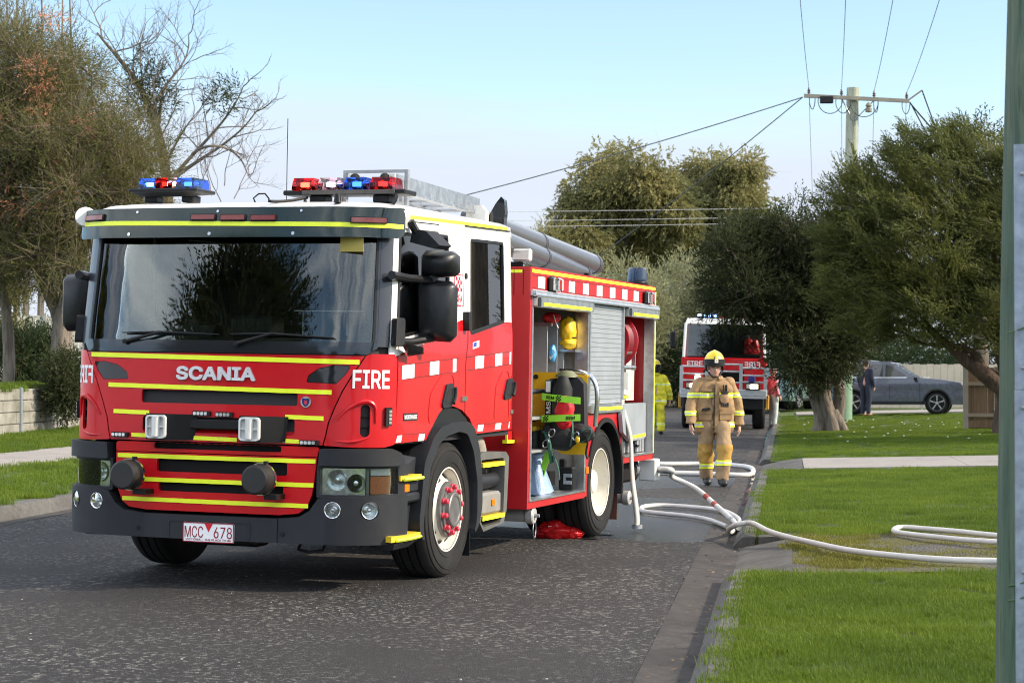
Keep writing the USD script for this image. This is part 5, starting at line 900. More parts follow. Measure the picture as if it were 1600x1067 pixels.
# hanging green strap, below
hs = thing('warning_strap', 'bright green lettered strap hanging from the breathing set into the open locker', 'strap', matrix=TM)
pth = spline([(1.19, 3.82, .90), (1.17, 3.84, .80), (1.12, 3.86, .66), (1.095, 3.87, .56)], 20); n = 20; wv = np.array([.030, 0, .004]); V = np.vstack([pth - wv, pth + wv, pth - wv + [0, .005, 0], pth + wv + [0, .005, 0]]); i = np.arange(n - 1)
q = lambda a, b: np.vstack([np.stack([a + i, a + i + 1, b + i + 1], 1), np.stack([a + i, b + i + 1, b + i], 1)])
add(hs, 'webbing', tm((V, np.vstack([q(0, n), q(2 * n, 3 * n), q(n, 3 * n), q(0, 2 * n)]))), HIV)
g = sa.rotate(text_poly('SEM', .032, bold=True), 78, origin=(0, 0)); b = g.bounds; add(hs, 'strap_letters', prism(sa.translate(sa.scale(g, 1, .09 / (b[3] - b[1]), origin=(0, 0)), 1.115 - b[0] - .022, .575 - b[1]), 3.858, 3.861, 'xzy'), BLK)
add(hs, 'buckle', cat_([bx((1.09, 3.86, .535), (.09, .02, .03), .004), bx((1.09, 3.855, .50), (.08, .025, .02), .004)]), M('buckle_yellow', (.6, .6, .05), .4))
# things in the lockers
SACK = M('sack_yellow', (.80, .50, .01), .5, var=.12, bump=.004, bscale=22.0)
yb = thing('yellow_hose_bag', 'crumpled yellow sack on the upper shelf of the open front locker', 'sack', matrix=TM)
add(yb, 'top_roll', lumpy((1.095, 4.60, 1.86), (.15, .20, .26), 11, .2), SACK, 60); add(yb, 'lower_roll', lumpy((1.10, 4.60, 1.755), (.15, .2, .12), 12, .2), SACK, 60); add(yb, 'tie', xf(lathe([(.07, -.006), (.076, 0), (.07, .006)], 16), t=(1.098, 4.60, 1.80)), BLK)
rs = thing('red_pouch', 'small red pouch high in the open front locker beside the yellow sack', 'pouch', matrix=TM); add(rs, 'pouch', lumpy((1.03, 4.33, 1.965), (.16, .12, .11), 14, .2), RBAG, 60); add(rs, 'strap', tube(spline([(1.07, 4.27, 1.99), (1.09, 4.27, 1.93), (1.11, 4.28, 1.88)], 8), .01, 6, flat=.3), WTAPE)
bb = thing('blue_packet', 'pale blue and white packet standing between grey boards in the locker', 'packet', matrix=TM); add(bb, 'packet', lumpy((1.035, 4.36, 1.66), (.07, .09, .15), 15, .15), M('packet_blue', (.08, .38, .70), .35, var=.4, vscale=20.0), 60); add(bb, 'paper', hull([(1.03, 4.32, 1.60), (1.07, 4.32, 1.66), (1.06, 4.32, 1.70), (1.02, 4.32, 1.63), (1.04, 4.335, 1.65)]), WTAPE)
bs = thing('blue_plastic_bag', 'pale blue plastic sack slumped on the floor of the open front locker', 'bag', matrix=TM); add(bs, 'sack', hull([(1.0, 3.8, .46), (1.14, 3.75, .46), (1.17, 3.95, .47), (1.12, 4.2, .47), (.98, 4.1, .5), (1.04, 3.84, .80), (1.10, 3.86, .79), (1.13, 3.95, .64)]), M('plastic_blue', (.28, .40, .58), .3, var=.18, vscale=7.0, bump=.012, bscale=12.0), 60); add(bs, 'neck', lumpy((1.07, 3.86, .80), (.11, .12, .06), 33, .3), _mats['plastic_blue'], 60)
for i, y in enumerate((3.78, 3.90, 4.02)):
    tl = thing('cable_plug', ('first', 'middle', 'last')[i] + ' of the three black yellow capped tools on the middle locker shelf, from the left', 'tool', matrix=TM, group='tools on the locker shelf'); add(tl, 'body', tube([(1.07, y, .855), (1.07, y, .96), (1.065, y + .01, 1.0)], [.034, .030, .022], 10), BAG); add(tl, 'cap', lumpy((1.065, y, 1.02), (.05, .06, .05), 20 + i), M('cap_yellow', (.70, .45, .02), .5))
bk = thing('black_clamp', 'black clamp with bolts on the locker floor beside the shutter rail', 'clamp', matrix=TM); add(bk, 'body', cat_([bx((1.17, 4.42, .57), (.13, .10, .20), .01), bx((1.13, 4.42, .70), (.06, .06, .08), .01)]), BLK); add(bk, 'jaw', cat_([bx((1.20, 4.36, .60), (.05, .02, .03)), bx((1.20, 4.36, .54), (.05, .02, .03)), bx((1.165, 4.36, .57), (.02, .02, .09))]), STEEL)
# folded red bag on the road, limp white hose hanging from the locker
W0 = TW((.90, 5.02, 0)); rbx = thing('red_bag', 'crumpled red bag lying on the road against the rear wheel', 'bag', loc=(W0[0], W0[1], float(ground_z(1.55)) - .005))
add(rbx, 'bag', cat_([lumpy((-.02, 0, .085), (.30, .26, .20), 40, .28, 4), lumpy((.13, .02, .06), (.22, .24, .15), 41, .3, 4), lumpy((-.13, .02, .06), (.16, .2, .13), 42, .3, 4)]), M('bag_red_shiny', (.62, .012, .014), .28, var=.2, bump=.012, bscale=9.0), 60); add(rbx, 'label', xf(bx((0, 0, 0), (.05, .004, .015)), rz=.3, rx=.5, t=(-.06, -.115, .12)), WTAPE)
HOSE = M('hose_white', (.60, .58, .54), .55, var=.08, vscale=6.0, bump=.0012, bscale=260.0, dirt=.35, dcol=(.32, .29, .25)); HFLAT = M('hose_flat', (.55, .52, .47), .6, var=.12, dirt=.4, dcol=(.3, .27, .22))
hh = thing('hanging_hose', 'limp white hose end hanging from the rear locker down to the road', 'hose', matrix=TM)
hp_ = spline([(1.285, 5.80, 1.235), (1.29, 5.82, 1.12), (1.325, 5.90, .92), (1.335, 5.93, .70), (1.345, 5.96, .45), (1.36, 6.04, .20), (1.36, 6.07, .06)], 40)
add(hh, 'tube', tube(hp_, np.interp(np.linspace(0, 1, 40), [0, .1, .5, .8, 1], [.016, .03, .036, .046, .048]), 12, flat=.5), HFLAT, 60); add(hh, 'end_ring', xf(lathe([(.048, 0), (.052, 0), (.052, .03), (.046, .035)], 14), t=(1.36, 6.075, .022)), STEEL); add(hh, 'loop', tube(spline([(1.285, 5.80, 1.235), (1.29, 5.74, 1.22), (1.29, 5.73, 1.17)], 8), .012, 6), HFLAT)
# ------------------------------------------------------------------ hoses on the road and lawn
HR = .036
def hose_path(pts, n): return spline([W(np.array(s), np.array(t), z) for s, t, z in pts], n)
hA = [(-2.23, 5.55, .14), (-1.87, 5.65, .135), (-1.53, 5.76, .13), (-1.19, 6.08, .125), (-.87, 6.53, .12), (-.59, 7.26, .115), (-.33, 8.0, .115), (-.16, 8.55, .135), (-.03, 8.97, .145), (.05, 8.99, .13), (.12, 9.12, .09), (.15, 9.39, .04), (.14, 9.75, .0), (.11, 10.4, -.015), (.09, 11.05, -.018), (.11, 11.6, -.01), (.18, 12.11, -.006), (.35, 12.74, 0.004), (.67, 13.07, .012), (1.0, 13.18, .02), (1.16, 13.02, .02), (1.19, 12.64, .02), (1.13, 12.2, .02), (.98, 11.96, .018), (.6, 11.58, .012), (.33, 11.0, .002), (.20, 10.55, -.008)]
ho = thing('fire_hose', 'charged white hose from the lawn over the kerb into a loop on the wet road', 'hose')
add(ho, 'tube', tube(hose_path(hA, 260), .0235, 14), HOSE, 60)
hB = thing('fire_hose', 'charged white hose sloping down from the outlet behind the rear wheel to the gutter', 'hose'); o_ = TW((1.28, 7.16, .53)); o2 = TW((1.42, 7.16, .525))
pB = spline([o_, o2, (1.65, 20.45, .42), (1.85, 20.45, .325), (2.02, 20.25, .19), (2.13, 19.8, .085), (2.165, 19.3, .03), (2.15, 18.9, .02)], 70)
add(hB, 'tube', tube(pB, .0265, 14), HOSE, 60); add(hB, 'coupling', cyl(o_ + (o2 - o_) * .05, o2, .038, 16), STEEL); RMARK = M('mark_red', (.35, .06, .04), .6, var=.1)
for i in (32, 37): add(hB, 'red_band', tube(pB[i:i + 3], .028, 14), RMARK)
add(hB, 'joint', tube(pB[52:55], .031, 14), STEEL)
hC = thing('fire_hose', 'charged white hose doubled back on the road behind the walking firefighter', 'hose')
add(hC, 'tube', tube(hose_path([(2.6, 23.4, .055), (2.1, 23.3, .045), (1.6, 23.3, .03), (1.07, 23.6, .02), (.55, 23.45, .01), (.25, 23.05, .0), (.14, 22.1, -.01), (.13, 21.1, -.005), (.26, 20.45, 0), (.83, 20.42, .015), (1.3, 20.4, .025), (2.0, 20.37, .04), (2.6, 20.3, .055)], 150), HR, 14), HOSE, 60)
hD = thing('fire_hose', 'white hose bent into a flat loop on the lawn beside the green pole', 'hose')
add(hD, 'tube', tube(hose_path([(s, t, float(right_z(s)) + .035) for s, t in [(-2.9, 7.3), (-2.49, 7.6), (-2.1, 7.9), (-1.84, 8.34), (-1.55, 8.73), (-1.39, 8.9), (-1.31, 8.68), (-1.32, 8.32), (-1.5, 7.96), (-1.77, 7.54), (-2.04, 7.26), (-2.41, 6.99), (-2.9, 6.6)]], 120), .0225, 14), HOSE, 60)
tr = thing('water_trickle', 'thin bright trickle of water running along the gutter beside the kerb', 'water')
WATER = M('gutter_water', (.05, .042, .036), .04, var=.1, spec=.6)
for t0, t1 in ((14.2, 19.2), (19.6, 20.6), (27.5, 46)):
    tt = np.linspace(t0, t1, 60); s_ = .085 + .018 * np.sin(tt * 2.3) ; w_ = .035 + .015 * np.sin(tt * 3.7 + 1)
    V = np.vstack([W(s_ - w_, tt, np.full(60, -.0365)), W(s_ + w_, tt, np.full(60, -.0355))]); i = np.arange(59)
    add(tr, 'water_strip', tm((V, np.vstack([np.stack([i, i + 61, i + 60], 1), np.stack([i, i + 1, i + 61], 1)]))), WATER)

# ------------------------------------------------------------------ poles and wires
def polemat(name, a, b, c):
    m = usdkit.material(stage, '/World/Looks/' + name, {'tc': ('texture_coordinate', {}), 'mp': ('mapping', {'scale': (9, 9, .55)}), 'n': ('noise_texture', {'scale': 1.6, 'detail': 7, 'roughness': .62, 'distortion': .3}), 'r': ('rgb_ramp', {'ramp': [(.28, a), (.5, b), (.72, c)]}),
        'mp2': ('mapping', {'scale': (60, 60, 2.2)}), 'n2': ('noise_texture', {'scale': 1.0, 'detail': 6, 'roughness': .7}), 'cr': ('rgb_ramp', {'ramp': [(.34, (.45, .45, .45)), (.46, (1, 1, 1)), (.8, (1.12, 1.12, 1.1))]}), 'mm': ('mix', {'mix_type': 'multiply', 'fac': 1.0}), 'b': ('bump', {'distance': .012, 'strength': .8}), 'p': ('principled_bsdf', {'roughness': .8})},
        [('tc.object', 'mp.vector'), ('mp.vector', 'n.vector'), ('n.fac', 'r.fac'), ('tc.object', 'mp2.vector'), ('mp2.vector', 'n2.vector'), ('n2.fac', 'cr.fac'), ('r.color', 'mm.color1'), ('cr.color', 'mm.color2'), ('mm.color', 'p.base_color'), ('n2.fac', 'b.height'), ('b.normal', 'p.normal')], surface='p.BSDF'); _mats[name] = m; return m
GPOLE = polemat('treated_pole', (.034, .062, .042), (.076, .124, .084), (.15, .175, .115)); FPOLE = polemat('pale_pole', (.24, .27, .20), (.36, .38, .29), (.46, .46, .36))
def pole_mesh(h, r0, r1, lean, seed, n=28, k=90):
    z = np.linspace(-.4, h, k); c = np.c_[lean[0] * z / h + .012 * np.sin(z * .9 + seed), lean[1] * z / h, z]; r = r0 + (r1 - r0) * np.clip(z / h, 0, 1); m = tube(c, r, n); v = m.vertices
    d = v.copy(); d[:, :2] -= np.c_[np.interp(v[:, 2], z, c[:, 0]), np.interp(v[:, 2], z, c[:, 1])]; f = 1 + .05 * (meshkit.fbm(np.c_[d[:, :2] * 9, v[:, 2] * .8] + seed, 3, 5) - .5)
    m.vertices = np.c_[v[:, :2] - d[:, :2] + d[:, :2] * f[:, None], v[:, 2]]; return m
pl = thing('utility_pole', 'green treated timber pole nearest the camera with a steel strip down its side', 'utility pole', loc=(2.140, 8.15, .10))
pm = pole_mesh(10.2, .165, .125, (.21, 0), 3); v = pm.vertices     # knot at eye level and above
for (kz, ang, am) in ((2.56, -2.0, .030), (1.5, -.3, .012)):
    a_ = np.arctan2(v[:, 1], v[:, 0]); d2 = ((v[:, 2] - kz) / .16) ** 2 + (np.angle(np.exp(1j * (a_ - ang))) / .55) ** 2; v[:, :2] *= (1 + am / .15 * np.exp(-d2))[:, None]
pm.vertices = v; add(pl, 'post', pm, GPOLE, 60)
kn = add(pl, 'knot', xf(xf(lathe([(0, .012), (.02, .010), (.03, .004), (.045, -.004), (.06, -.02)], 20), rx=PI / 2), t=(-.005, -.178, 2.48)), polemat('knot_wood', (.10, .12, .07), (.20, .22, .13), (.26, .27, .17)), 60)
strp = cat_([hull([(x, y, z) for x, y in ((-.118, -.128), (-.118, -.117), (.03, -.184), (.03, -.17)) for z in (-.3, 1.31)]), hull([(x, y, z) for x, y in ((-.116, -.125), (-.116, -.114), (.03, -.180), (.03, -.168)) for z in (1.312, 2.30)])])
add(pl, 'steel_strip', xf(strp, t=(.004, 0, 0)), M('strip_zinc', (.27, .31, .37), .45, metal=.55, var=.3, vscale=18.0), 20)
for z in (.58, 1.24, 1.40, 2.18): add(pl, 'rivet', xf(lathe([(0, .012), (.006, .010), (.009, 0)], 10), rx=PI / 2, t=(-.085, -.143, z)), STEEL)
for z in (.50, .56, 1.58):
    th = np.linspace(-2.6, -1.35, 14); add(pl, 'scuff', tube(np.c_[.168 * np.cos(th) + .01, .171 * np.sin(th), z + .03 * np.sin((th + 2) * 2.4) - .01], .0035, 5), M('scuff_green', (.075, .14, .06), .8, var=.2))
add(pl, 'crossarm', box2((-1.55, -.06, 9.7), (1.55, .06, 9.82)), FPOLE)
P2 = np.array([10.04, 60.35, .12])
p2 = thing('utility_pole', 'pale weathered power pole with a crossarm rising behind the right hand trees', 'utility pole', loc=P2)
add(p2, 'post', pole_mesh(10.05, .235, .185, (.33, 0), 8), FPOLE, 60); add(p2, 'green_base', tube([(0.0, -.0, -.2), (.02, 0, 1.5)], [.262, .255], 24), M('pole_green', (.16, .27, .17), .7, var=.15), 60)
C0 = np.array([-1.20, -.24, 9.78]); C1 = np.array([1.98, -.24, 9.62]); CD = (C1 - C0) / np.linalg.norm(C1 - C0)
def arm(f): return C0 + (C1 - C0) * f
add(p2, 'crossarm', hull([q + [0, y, z] for q in (C0, C1) for y in (-.05, .05) for z in (-.055, .055)]), M('crossarm_wood', (.27, .25, .20), .8, var=.25, vscale=4.0))
INSU = M('insulator_brown', (.10, .075, .06), .35, var=.1)
FR = (.045, .355, .665, .975)
for f in FR: add(p2, 'insulator', xf(lathe([(0, .26), (.025, .255), (.03, .20), (.055, .17), (.03, .15), (.06, .11), (.03, .09), (.03, .04)], 12), t=arm(f)), INSU)
add(p2, 'black_box', bx(arm(.21) + [0, -.07, -.10], (.40, .12, .22), .02), BLK); add(p2, 'hanging_insulator', xf(lathe([(0, .0), (.06, -.04), (.10, -.12), (.05, -.16), (.10, -.20), (.10, -.30), (0, -.32)], 12), t=arm(.61) + [0, -.05, -.10]), M('insulator_tan', (.22, .20, .15), .6))
add(p2, 'brace', cat_([cyl(arm(.36) + [0, .0, -.05], (.27, -.2, 9.05), .018, 6), cyl(arm(.66) + [0, 0, -.05], (.33, -.2, 9.05), .018, 6)]), STEEL); add(p2, 'side_bracket', tube([arm(.98), arm(.98) + [.45, 0, .32]], .028, 6), M('bracket_wood', (.22, .19, .14), .8))
CAB = M('cable_black', (.02, .02, .022), .6, var=0)
for f0, f1, dp in ((.05, .10, .35), (.30, .44, .42), (.44, .70, .5), (.66, .70, .35), (.93, 1.0, .35), (.13, .36, .45)):
    a, b = arm(f0) + [0, -.06, -.06], arm(f1) + [0, -.06, -.06]; add(p2, 'drop_loop', tube(spline([a, (a * .85 + b * .15) + [0, 0, -dp * .8], (a + b) / 2 + [0, 0, -dp], (a * .15 + b * .85) + [0, 0, -dp * .7], b], 14), .013, 5), CAB)
WIRE = M('wire_grey', (.10, .11, .13), .5, metal=.3, var=0)
def wire(a, b, sag, r, label, mat=None, name='power_line', group=None):
    t_ = np.linspace(0, 1, 40); p = np.outer(1 - t_, a) + np.outer(t_, b); p[:, 2] -= sag * 4 * t_ * (1 - t_)
    return add(None, name, tube(p, r, 5), mat or WIRE, 60, label=label, cat='power line', group=group)
near_x = (.70, 1.62, 2.62, 3.55); od = ('first', 'second', 'third', 'fourth')
for f, x, o in zip(FR, near_x, od):
    wire(P2 + arm(f) + [0, 0, .25], np.array([x, 8.15, 9.98]), .75, .008, f'{o} from the left of the four bare wires rising from the crossarm overhead')
for f, px, D, z, o in zip(FR, (13.6, 15.0, 16.4, 17.8), (96,) * 4, (9.6,) * 4, od): wire(P2 + arm(f) + [0, 0, .25], np.array([px + 1.6, 100.0, 9.4]), .8, .008, f'{o} from the left of the thin wires dropping away behind the pale pole')
CABG = M('cable_grey', (.09, .095, .11), .6, var=.3, vscale=9.0)
L_ = P2 + arm(.0) + [-.05, -.05, -.05]
wire(L_, np.array([-16.0, 62.0, 4.0]), .5, .017, 'twisted grey service cable crossing the sky from the pole to the left', CABG, 'service_cable')
wire(L_, np.array([.03, 82.0, 3.95]), .25, .017, 'grey service cable falling from the pole across the gum trees', CABG, 'service_cable')
R_ = P2 + arm(1.0) + [.02, -.05, -.08]; B_ = P2 + arm(.98) + [.45, 0, .32]
wire(R_, np.array([15.2, 62, 7.0]), .1, .024, 'steeper service cable dropping from the right crossarm end into the tree', CAB, 'service_cable'); wire(R_ + [0, 0, .03], np.array([14.8, 66, 7.75]), .08, .020, 'upper service cable running right from the crossarm end to the treetop', CAB, 'service_cable'); wire(B_, np.array([14.85, 66, 7.80]), .10, .020, 'cable hanging from the tip of the raised bracket on the pole', CAB, 'service_cable')
for z, y, a in ((9.4, 96, 'upper'), (8.9, 95, 'middle'), (8.55, 94, 'lower')): wire(np.array([-30.0, y - 6, z - .35]), np.array([34.0, y, z + .75]), .5, .012, f'{a} of three faint wires crossing in front of the gum trees', M('wire_pale', (.5, .5, .5), .5, var=0))

# ------------------------------------------------------------------ block wall on the left, fences
BLOCK = concrete('block_concrete', (.26, .245, .21), (.38, .36, .31), (.12, .12, .085), sc=5.0, amt=.9)
wa = np.array([-9.9, 30.0]); wb = np.array([-8.9, 45.5]); wd = (wb - wa) / np.linalg.norm(wb - wa); wn = np.array([wd[1], -wd[0]])
wl = thing('block_wall', 'low retaining wall of pale concrete blocks between steel posts beyond the left footpath', 'wall'); rb_ = np.random.default_rng(8)
wz = .33; yaww = math.atan2(wd[1], wd[0]); Lw = np.linalg.norm(wb - wa)
for c in range(4):
    u = 0.0 + (c % 2) * .6
    while u < Lw:
        w_ = min(1.2 if (c + int(u)) % 3 else 1.0, Lw - u) ; ctr = wa + wd * (u + w_ / 2)
        add(wl, 'block', xf(bx((0, 0, 0), (w_ - .012, .13 + rb_.uniform(-.006, .006), .212), .012), rz=yaww, t=(*(ctr + wn * rb_.uniform(-.005, .008)), wz - .01 + .108 + .222 * c)), BLOCK, 20); u += w_
for i in range(7): add(wl, 'steel_post', xf(bx((0, 0, 0), (.06, .05, 1.0), .004), rz=yaww, t=(*(wa + wd * (.6 + 2.4 * i) + wn * .085), wz + .40)), M('post_grey', (.32, .36, .39), .5, metal=.4))
gd = struct('raised_garden', tm((np.array([[*(wa - wn * .05), 1.17], [*(wb - wn * .05), 1.17], [*(wb - wn * 14), 1.5], [*(wa - wn * 14), 1.4], [*(wb + wd * 30 - wn * .05), .9], [*(wb + wd * 30 - wn * 14), 1.2]]), np.array([[0, 1, 2], [0, 2, 3], [1, 4, 5], [1, 5, 2]]))), LAWN)
gq = np.array([np.r_[wa + wd * u - wn * v, 1.15] for u, v in zip(rg.uniform(0, Lw, 420), rg.uniform(.06, 1.1, 420))])
scatter('grass', 'tufts of bright grass along the top of the left block wall', [tuft(40 + k, 150, .16, .012, .2) for k in range(2)], gq, GRASS, seed=9)
# cream paling fence behind the left shrubs
CRF = M('fence_cream', (.62, .58, .50), .7, var=.08, dirt=.2)
cf = thing('cream_fence', 'cream fence glimpsed between the shrubs at the far left', 'fence')
for i in range(26):
    c = np.array([-16.6 + .3 * i, 56.0 + .02 * i]); add(cf, 'panel', box2((c[0] - .145, c[1] - .012, 1.2), (c[0] + .145, c[1] + .012, 3.12 + .01 * (i % 3))), CRF)
    if i % 6 == 0: add(cf, 'post', box2((c[0] - .21, c[1] - .06, 1.0), (c[0] - .15, c[1] + .0, 3.2)), M('fence_post_grey', (.4, .39, .36), .7))
# timber fence on the right
TIM = usdkit.material(stage, '/World/Looks/fence_timber', {'tc': ('texture_coordinate', {}), 'oi': ('object_info', {}), 'mp': ('mapping', {'scale': (30, 30, 1.6)}), 'n': ('noise_texture', {'scale': 1.0, 'detail': 7, 'roughness': .65}), 'r': ('rgb_ramp', {'ramp': [(.3, (.105, .06, .032)), (.6, (.185, .115, .062)), (.8, (.25, .17, .10))]}), 'v': ('map_range', {'to_min': .75, 'to_max': 1.2}), 'h': ('hsv', {}), 'p': ('principled_bsdf', {'roughness': .8}), 'b': ('bump', {'distance': .006})},
    [('tc.object', 'mp.vector'), ('mp.vector', 'n.vector'), ('n.fac', 'r.fac'), ('r.color', 'h.color'), ('oi.random', 'v.value'), ('v.result', 'h.value'), ('h.color', 'p.base_color'), ('n.fac', 'b.height'), ('b.normal', 'p.normal')], surface='p.BSDF')
tf = thing('paling_fence', 'brown timber paling fence with two rails beside the right hand trunk', 'fence')
f0 = np.array([10.98, 48.4, .19]); fd = np.array([.985, -.16, 0]); fn = np.array([-.16, -.985, 0])
def fbox(u0, u1, n0, n1, z0, z1): return hull([f0 + fd * u + fn * n + [0, 0, z] for u in (u0, u1) for n in (n0, n1) for z in (z0, z1)])
add(tf, 'post', fbox(-.02, .10, -.01, .10, -.3, 1.52), M('post_timber', (.30, .26, .21), .8, var=.15, vscale=3.0))
for i in range(16): add(tf, 'paling', fbox(.105 + .155 * i, .105 + .155 * i + .148, -.005 - .008 * (i % 2), .010 - .008 * (i % 2), -.05, 1.45 + .02 * ((i * 7) % 3)), TIM)
for z in (.26, 1.02): add(tf, 'rail', fbox(.10, 2.6, .012, .055, z, z + .085), M('rail_timber', (.27, .21, .15), .8, var=.15, vscale=3.0))
add(tf, 'plinth_board', fbox(.10, 2.6, .012, .04, .0, .17), TIM)
bf = thing('pale_fence', 'pale timber fence standing behind the dark grey car', 'fence')
for i in range(30): add(bf, 'paling', box2((13.5 + .26 * i, 76, .2), (13.5 + .26 * i + .25, 76.03, 1.86 + .02 * (i % 2))), M('fence_pale', (.42, .38, .31), .8, var=.15, vscale=2.0))
ws = thing('white_board', 'small white board showing behind the bonnet of the dark grey car', 'board'); add(ws, 'panel', box2((15.0, 73.9, .6), (15.5, 73.94, 1.38)), M('board_white', (.7, .7, .67), .6)); add(ws, 'leg', box2((15.2, 73.95, .1), (15.26, 74.0, .7)), STEEL)

# fallen leaves and bits along the gutter and on the asphalt
LIT = M('litter_brown', (.17, .115, .06), .8, var=.3, vscale=3.0); r_ = np.random.default_rng(77)
n_ = 420; ls_ = np.abs(r_.normal(size=n_)) * .16 + .02; lt_ = r_.uniform(-1, 34, n_); P_ = W(ls_, lt_); P_[:, 2] = np.maximum(P_[:, 2], -.030) + .008; D_l = np.c_[r_.normal(size=(n_, 2)), .1 * r_.normal(size=n_)]; D_l /= np.linalg.norm(D_l, axis=1, keepdims=True)
Nl = np.c_[-D_l[:, 1], D_l[:, 0], .35 * r_.normal(size=n_)]; L_l = r_.uniform(.02, .055, (n_, 1)); V = np.stack([P_, P_ + D_l * L_l * .45 + Nl * L_l * .16, P_ + D_l * L_l, P_ + D_l * L_l * .45 - Nl * L_l * .16], 1).reshape(-1, 3); k_ = np.arange(n_)[:, None] * 4
add(None, 'leaf_litter', tm((V, np.vstack([k_ + [0, 1, 2], k_ + [0, 2, 3]]))), LIT, False, label='fallen brown leaves lying along the gutter by the kerb', cat='leaves', kind='stuff')
n_ = 130; P_ = W(r_.uniform(.4, 7, n_), r_.uniform(.5, 12, n_)); P_[:, 2] += .012
add(None, 'road_grit', [xf(trimesh.creation.icosphere(1, 1.0), s=r_.uniform(.003, .008, 3) * [1, 1, .5], t=p) for p in P_], M('grit_pale', (.42, .40, .36), .8, var=.3), False, label='scattered pale grit and flecks on the asphalt before the fire engine', cat='grit', kind='stuff')
# ------------------------------------------------------------------ trees and shrubs
def unit(v): return v / (np.linalg.norm(v, axis=-1, keepdims=True) + 1e-9)
def leaf_mesh(O, D, L, Wd, r):
    n = len(O); N = unit(np.cross(D, unit(r.normal(size=(n, 3))))); L = L * r.uniform(.6, 1.25, (n, 1)); Wd = Wd * r.uniform(.7, 1.2, (n, 1))
    V = np.stack([O, O + D * L * .45 + N * Wd / 2, O + D * L, O + D * L * .45 - N * Wd / 2], 1).reshape(-1, 3); k = np.arange(n)[:, None] * 4
    return V, np.vstack([k + [0, 1, 2], k + [0, 2, 3]])
def in_ellipsoids(els, n, r, shell=.35):
    els = np.asarray(els, float); vol = els[:, 3] * els[:, 4] * els[:, 5]; k = r.choice(len(els), n, p=vol / vol.sum()); d = unit(r.normal(size=(n, 3))); q = (shell + (1 - shell) * r.uniform(size=(n, 1))) ** (1 / 2.2) if shell else r.uniform(size=(n, 1)) ** (1 / 3)
    return els[k, :3] + d * q * els[k, 3:6], d
def sprays(C, Rc, per, out, ls, bias, wr, m, L, Wd, spread, r, flat=1.0, curve=0.0):
    """C: clump centres; leafy twigs start inside each clump and point outwards, biased by gravity or wind."""
    n = len(C) * per; c = np.repeat(C, per, 0); o = np.repeat(out, per, 0); rc = np.repeat(np.broadcast_to(Rc, len(C)), per)[:, None]
    d0 = unit(r.normal(size=(n, 3))); d0[:, 2] *= flat; P = c + d0 * rc * r.uniform(.15, 1, (n, 1)) ** .5
    D = unit(d0 * .8 + o * .5 + np.asarray(bias) + wr * r.normal(size=(n, 3))); Ls = ls * r.uniform(.6, 1.3, (n, 1))
    t = (np.arange(m) + .5) / m; O = P[:, None] + D[:, None] * (Ls[:, None] * t[None, :, None]); O[..., 2] += curve * (Ls * t ** 2)[:, :]
    O = O.reshape(-1, 3); DD = np.repeat(D, m, 0); DD = unit(DD + spread * unit(r.normal(size=DD.shape)) + [0, 0, curve * .8]); return leaf_mesh(O, DD, L, Wd, r), (P, D, Ls)
def limb(a, b, r0, r1, rr, bend=.12, n=8, sides=7):
    a, b = np.asarray(a, float), np.asarray(b, float); L = np.linalg.norm(b - a); t = np.linspace(0, 1, n); k = rr.normal(size=3) * bend * L; k2 = rr.normal(size=3) * bend * .5 * L
    p = a + (b - a) * t[:, None] + k * (np.sin(PI * t) * .6)[:, None] + k2 * (np.sin(2 * PI * t) * .4)[:, None]; p[:, 2] -= .06 * L * np.sin(PI * t); return p, tube(p, r0 + (r1 - r0) * t ** .8, sides)
def plumes(C, ax, L, thick, per, ls, wr, m, Ll, Wd, spread, r):
    """Feathery plumes: leafy twigs set along a leaning axis, fine at the tip."""
    n = len(C) * per; a = unit(np.asarray(ax) + .42 * r.normal(size=(len(C), 3))); A = np.repeat(a, per, 0); c = np.repeat(C, per, 0); u = r.uniform(size=(n, 1)) ** .8
    P = c + A * L * (u - .4) + r.normal(size=(n, 3)) * thick * (1.05 - .75 * u); D = unit(A + wr * r.normal(size=(n, 3)) + [0, 0, .12]); Ls = ls * r.uniform(.6, 1.2, (n, 1)); t = (np.arange(m) + .5) / m
    O = (P[:, None] + D[:, None] * (Ls[:, None] * t[None, :, None])).reshape(-1, 3); DD = unit(np.repeat(D, m, 0) + spread * unit(r.normal(size=(n * m, 3)))); return leaf_mesh(O, DD, Ll, Wd, r), (P, D, Ls)
def twig_mesh(P, D, L, r0, seg=3):
    n = len(P); e = unit(np.cross(D, [0.3, .2, 1.0])); f = np.cross(D, e); out = []
    w = np.arange(3) * 2 * PI / 3; ring = (np.cos(w)[None, :, None] * e[:, None] + np.sin(w)[None, :, None] * f[:, None]) * r0
    V = np.concatenate([P[:, None] + ring, (P + D * L)[:, None]], 1).reshape(-1, 3); k = np.arange(n)[:, None] * 4
    return V, np.vstack([k + [0, 1, 3], k + [1, 2, 3], k + [2, 0, 3]])
def barkmat(name, a, b, c=None, sc=(14, 14, 2.2)):
    return usdkit.material(stage, '/World/Looks/' + name, {'tc': ('texture_coordinate', {}), 'mp': ('mapping', {'scale': sc}), 'n': ('noise_texture', {'scale': 1.0, 'detail': 8, 'roughness': .68, 'distortion': .5}), 'r': ('rgb_ramp', {'ramp': [(.3, a), (.6, b), (.8, c or b)]}), 'b': ('bump', {'distance': .05}), 'p': ('principled_bsdf', {'roughness': .9})},
        [('tc.object', 'mp.vector'), ('mp.vector', 'n.vector'), ('n.fac', 'r.fac'), ('r.color', 'p.base_color'), ('n.fac', 'b.height'), ('b.normal', 'p.normal')], surface='p.BSDF')
